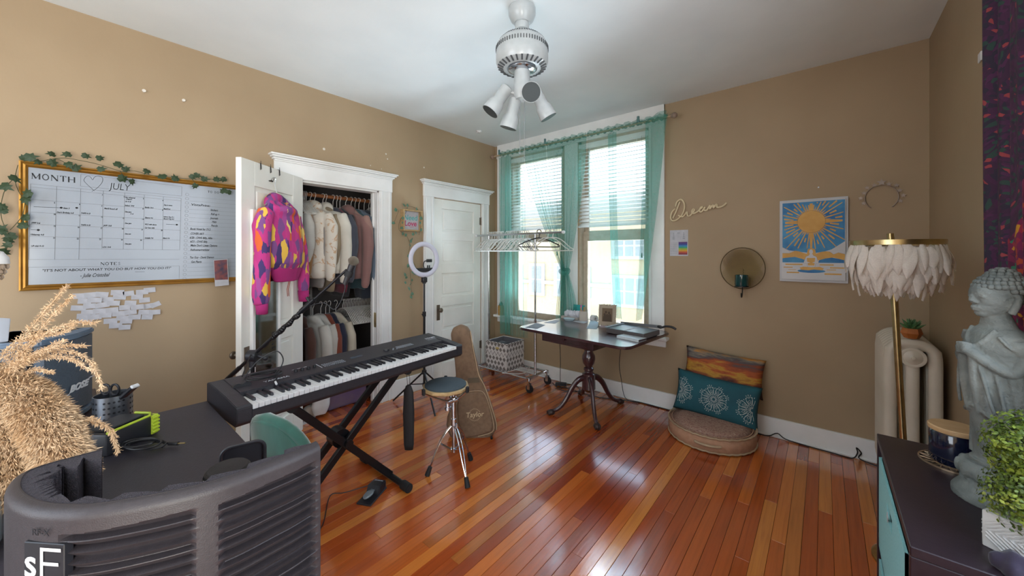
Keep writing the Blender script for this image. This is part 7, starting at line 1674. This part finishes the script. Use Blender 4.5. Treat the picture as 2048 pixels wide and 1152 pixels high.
b = B(); t = B(); prism(t, rrect(.041, .055, .018), -.004, .004, None, .002); merge(b, t, axes(po + Vector((0, 0, -.052)), sxv, Vector((0, 0, 1)), -nv_)); part('screen', b, BLACK, pps, smooth=True)
b = B(); rr_ = rrect(.041, .055, .018); tube(b, [axes(po + Vector((0, 0, -.052)), sxv, Vector((0, 0, 1)), -nv_) @ Vector((x, y, .008)) for x, y in rr_], .0035, 8, True); tube(b, [po + Vector((0, 0, -.106)), po + Vector((0, 0, -.15)), Vector((cm.x, cm.y, .83))], .004, 6); part('rim', b, BLACK, pps, smooth=True)

# ---------------------------------------------------------------- pampas grass
VB = Vector((1.78, -.16, .7405))
pg = thing('pampas_grass', 'bushy dried pampas grass in a pale glass vase on the desk', 'dried grass', tuple(VB))
b = B(); lathe(b, [(0, 0), (.055, 0), (.062, .02), (.060, .10), (.040, .15), (.036, .19), (.040, .21), (.037, .21), (.033, .19), (.037, .15), (.056, .1), (.056, .02), (0, .01)], VB, 28); part('vase', b, M('smoked_glass', '#8f9da6', .1, coat=.6), pg, smooth=True)
rr = random.Random(17)
def plume(paths, dens, hair, spread, name='plume', wid=.0011):
    """spikelets along a stem: thin blades growing off the path"""
    V, Fc = [], []
    for path, r0, r1 in paths:
        P_ = catmull(path, 12); L = len(P_)
        for i in range(L - 1):
            d = (P_[i + 1] - P_[i]); sl = d.length; d.normalize(); t = i / L; x, y, _ = frame(d); rad_ = r0 + (r1 - r0) * t
            for k in range(max(1, int(dens * sl * (1 + 2 * rad_ / .05)))):
                a = rr.uniform(0, 2 * PI); q = rr.random() ** .6; o = x * math.cos(a) + y * math.sin(a); p = P_[i] + d * sl * rr.random() + o * rad_ * q
                g = (d * rr.uniform(.3, 1.0) + o * spread * rr.uniform(.2, 1) + Vector((0, 0, -.25)) + Vector((rr.gauss(0, .3), rr.gauss(0, .3), rr.gauss(0, .3)))).normalized() * hair * rr.uniform(.5, 1.2); s = g.cross(Vector((rr.gauss(0, 1), rr.gauss(0, 1), rr.gauss(0, 1)))).normalized() * wid * rr.uniform(.7, 1.5)
                n0 = len(V); V += [p - s * .4, p + g * .5 - s, p + g, p + g * .5 + s]; Fc.append((n0, n0 + 1, n0 + 2, n0 + 3))
    me = bpy.data.meshes.new(name); me.from_pydata([tuple(v) for v in V], [], Fc); me.materials.append(PAMP); me.transform(mw(pg).inverted()); o = bpy.data.objects.new(name, me); COL.objects.link(o); o.parent = pg; o['kind'] = 'stuff'; return o
def DP(u, v, d): return CAM + ray(u, v) * d
# the big heavy plume nearest the camera
plume([([DP(-60, 760, 1.05), DP(-10, 775, 1.02), DP(50, 800, .99), DP(95, 850, .96), DP(125, 915, .94), DP(140, 965, .93)], .050, .050)], 60000, .017, 1.1, wid=.0010)
plume([([DP(-70, 800, 1.0), DP(-20, 830, .97), DP(20, 880, .95), DP(40, 940, .93), DP(45, 1000, .92)], .07, .055), ([DP(-90, 900, 1.0), DP(-40, 930, .97), DP(0, 980, .95)], .06, .05)], 50000, .017, 1.1, wid=.0010)
arcs = [[(-20, 800), (30, 700), (75, 640), (105, 605), (134, 570)], [(0, 790), (50, 700), (90, 648), (120, 615), (146, 590)], [(0, 770), (50, 700), (90, 668), (130, 650), (160, 644), (192, 645)], [(10, 750), (60, 712), (105, 695), (140, 690), (172, 692)], [(0, 770), (50, 725), (100, 703), (145, 704), (180, 722), (196, 750), (204, 778)], [(5, 765), (60, 722), (110, 712), (150, 720), (172, 735), (192, 740)], [(10, 770), (50, 745), (80, 738), (105, 745)],
        [(60, 860), (110, 845), (150, 838), (190, 842), (222, 862), (236, 905)], [(70, 870), (110, 862), (145, 868), (172, 885), (184, 900)], [(0, 720), (40, 680), (80, 670), (125, 664), (150, 650)], [(10, 745), (60, 718), (105, 690), (130, 680)]]
for i, a in enumerate(arcs):
    d = 1.03 - .01 * (i % 4); plume([([DP(u, v, d) for u, v in a], .0075 if i not in (7, 8) else .009, .0016)], 2600 if i not in (7, 8) else 3800, .011, .7, wid=.0009)
b = B()
for i, a in enumerate(arcs): d = 1.03 - .01 * (i % 4); tube(b, [VB + Vector((0, 0, .18))] + [DP(u, v, d) for u, v in a], .0012, 5, sm=4)
part('stems', b, PAMP, pg)
# crystal lamp at the left edge
cl = thing('crystal_lamp', 'white-domed lamp with hanging crystal drops at the left edge', 'lamp', tuple(DP(-14, 560, 1.25) - Vector((0, 0, .0))))
q = DP(-24, 528, 1.25); cl.location = (q.x, q.y, .74)
b = B(); lathe(b, [(.045, 0), (.043, .022), (.030, .042), (.0, .052)], q, 24); part('dome', b, PLASTW, cl, smooth=True)
b = B(); rr = random.Random(3)
for r, n_ in ((.040, 14), (.028, 10)):
    for k in range(n_):
        a = 2 * PI * k / n_
        for j in range(3 if r > .03 else 4): c = q + Vector((r * math.cos(a) * (1 - .15 * j), r * math.sin(a) * (1 - .15 * j), -.010 - j * .018)); lathe(b, [(0, -.010), (.006, -.002), (.004, .007), (0, .009)], c, 6)
part('crystals', b, M('crystal', '#c9b5a0', .05, .5, coat=1), cl)
b = B(); cyl(b, (q.x, q.y, .75), (q.x, q.y, q.z), .006); lathe(b, [(.05, 0), (.045, .01), (.01, .02), (0, .02)], (q.x, q.y, .74), 24); part('stand', b, STEEL, cl, smooth=True)
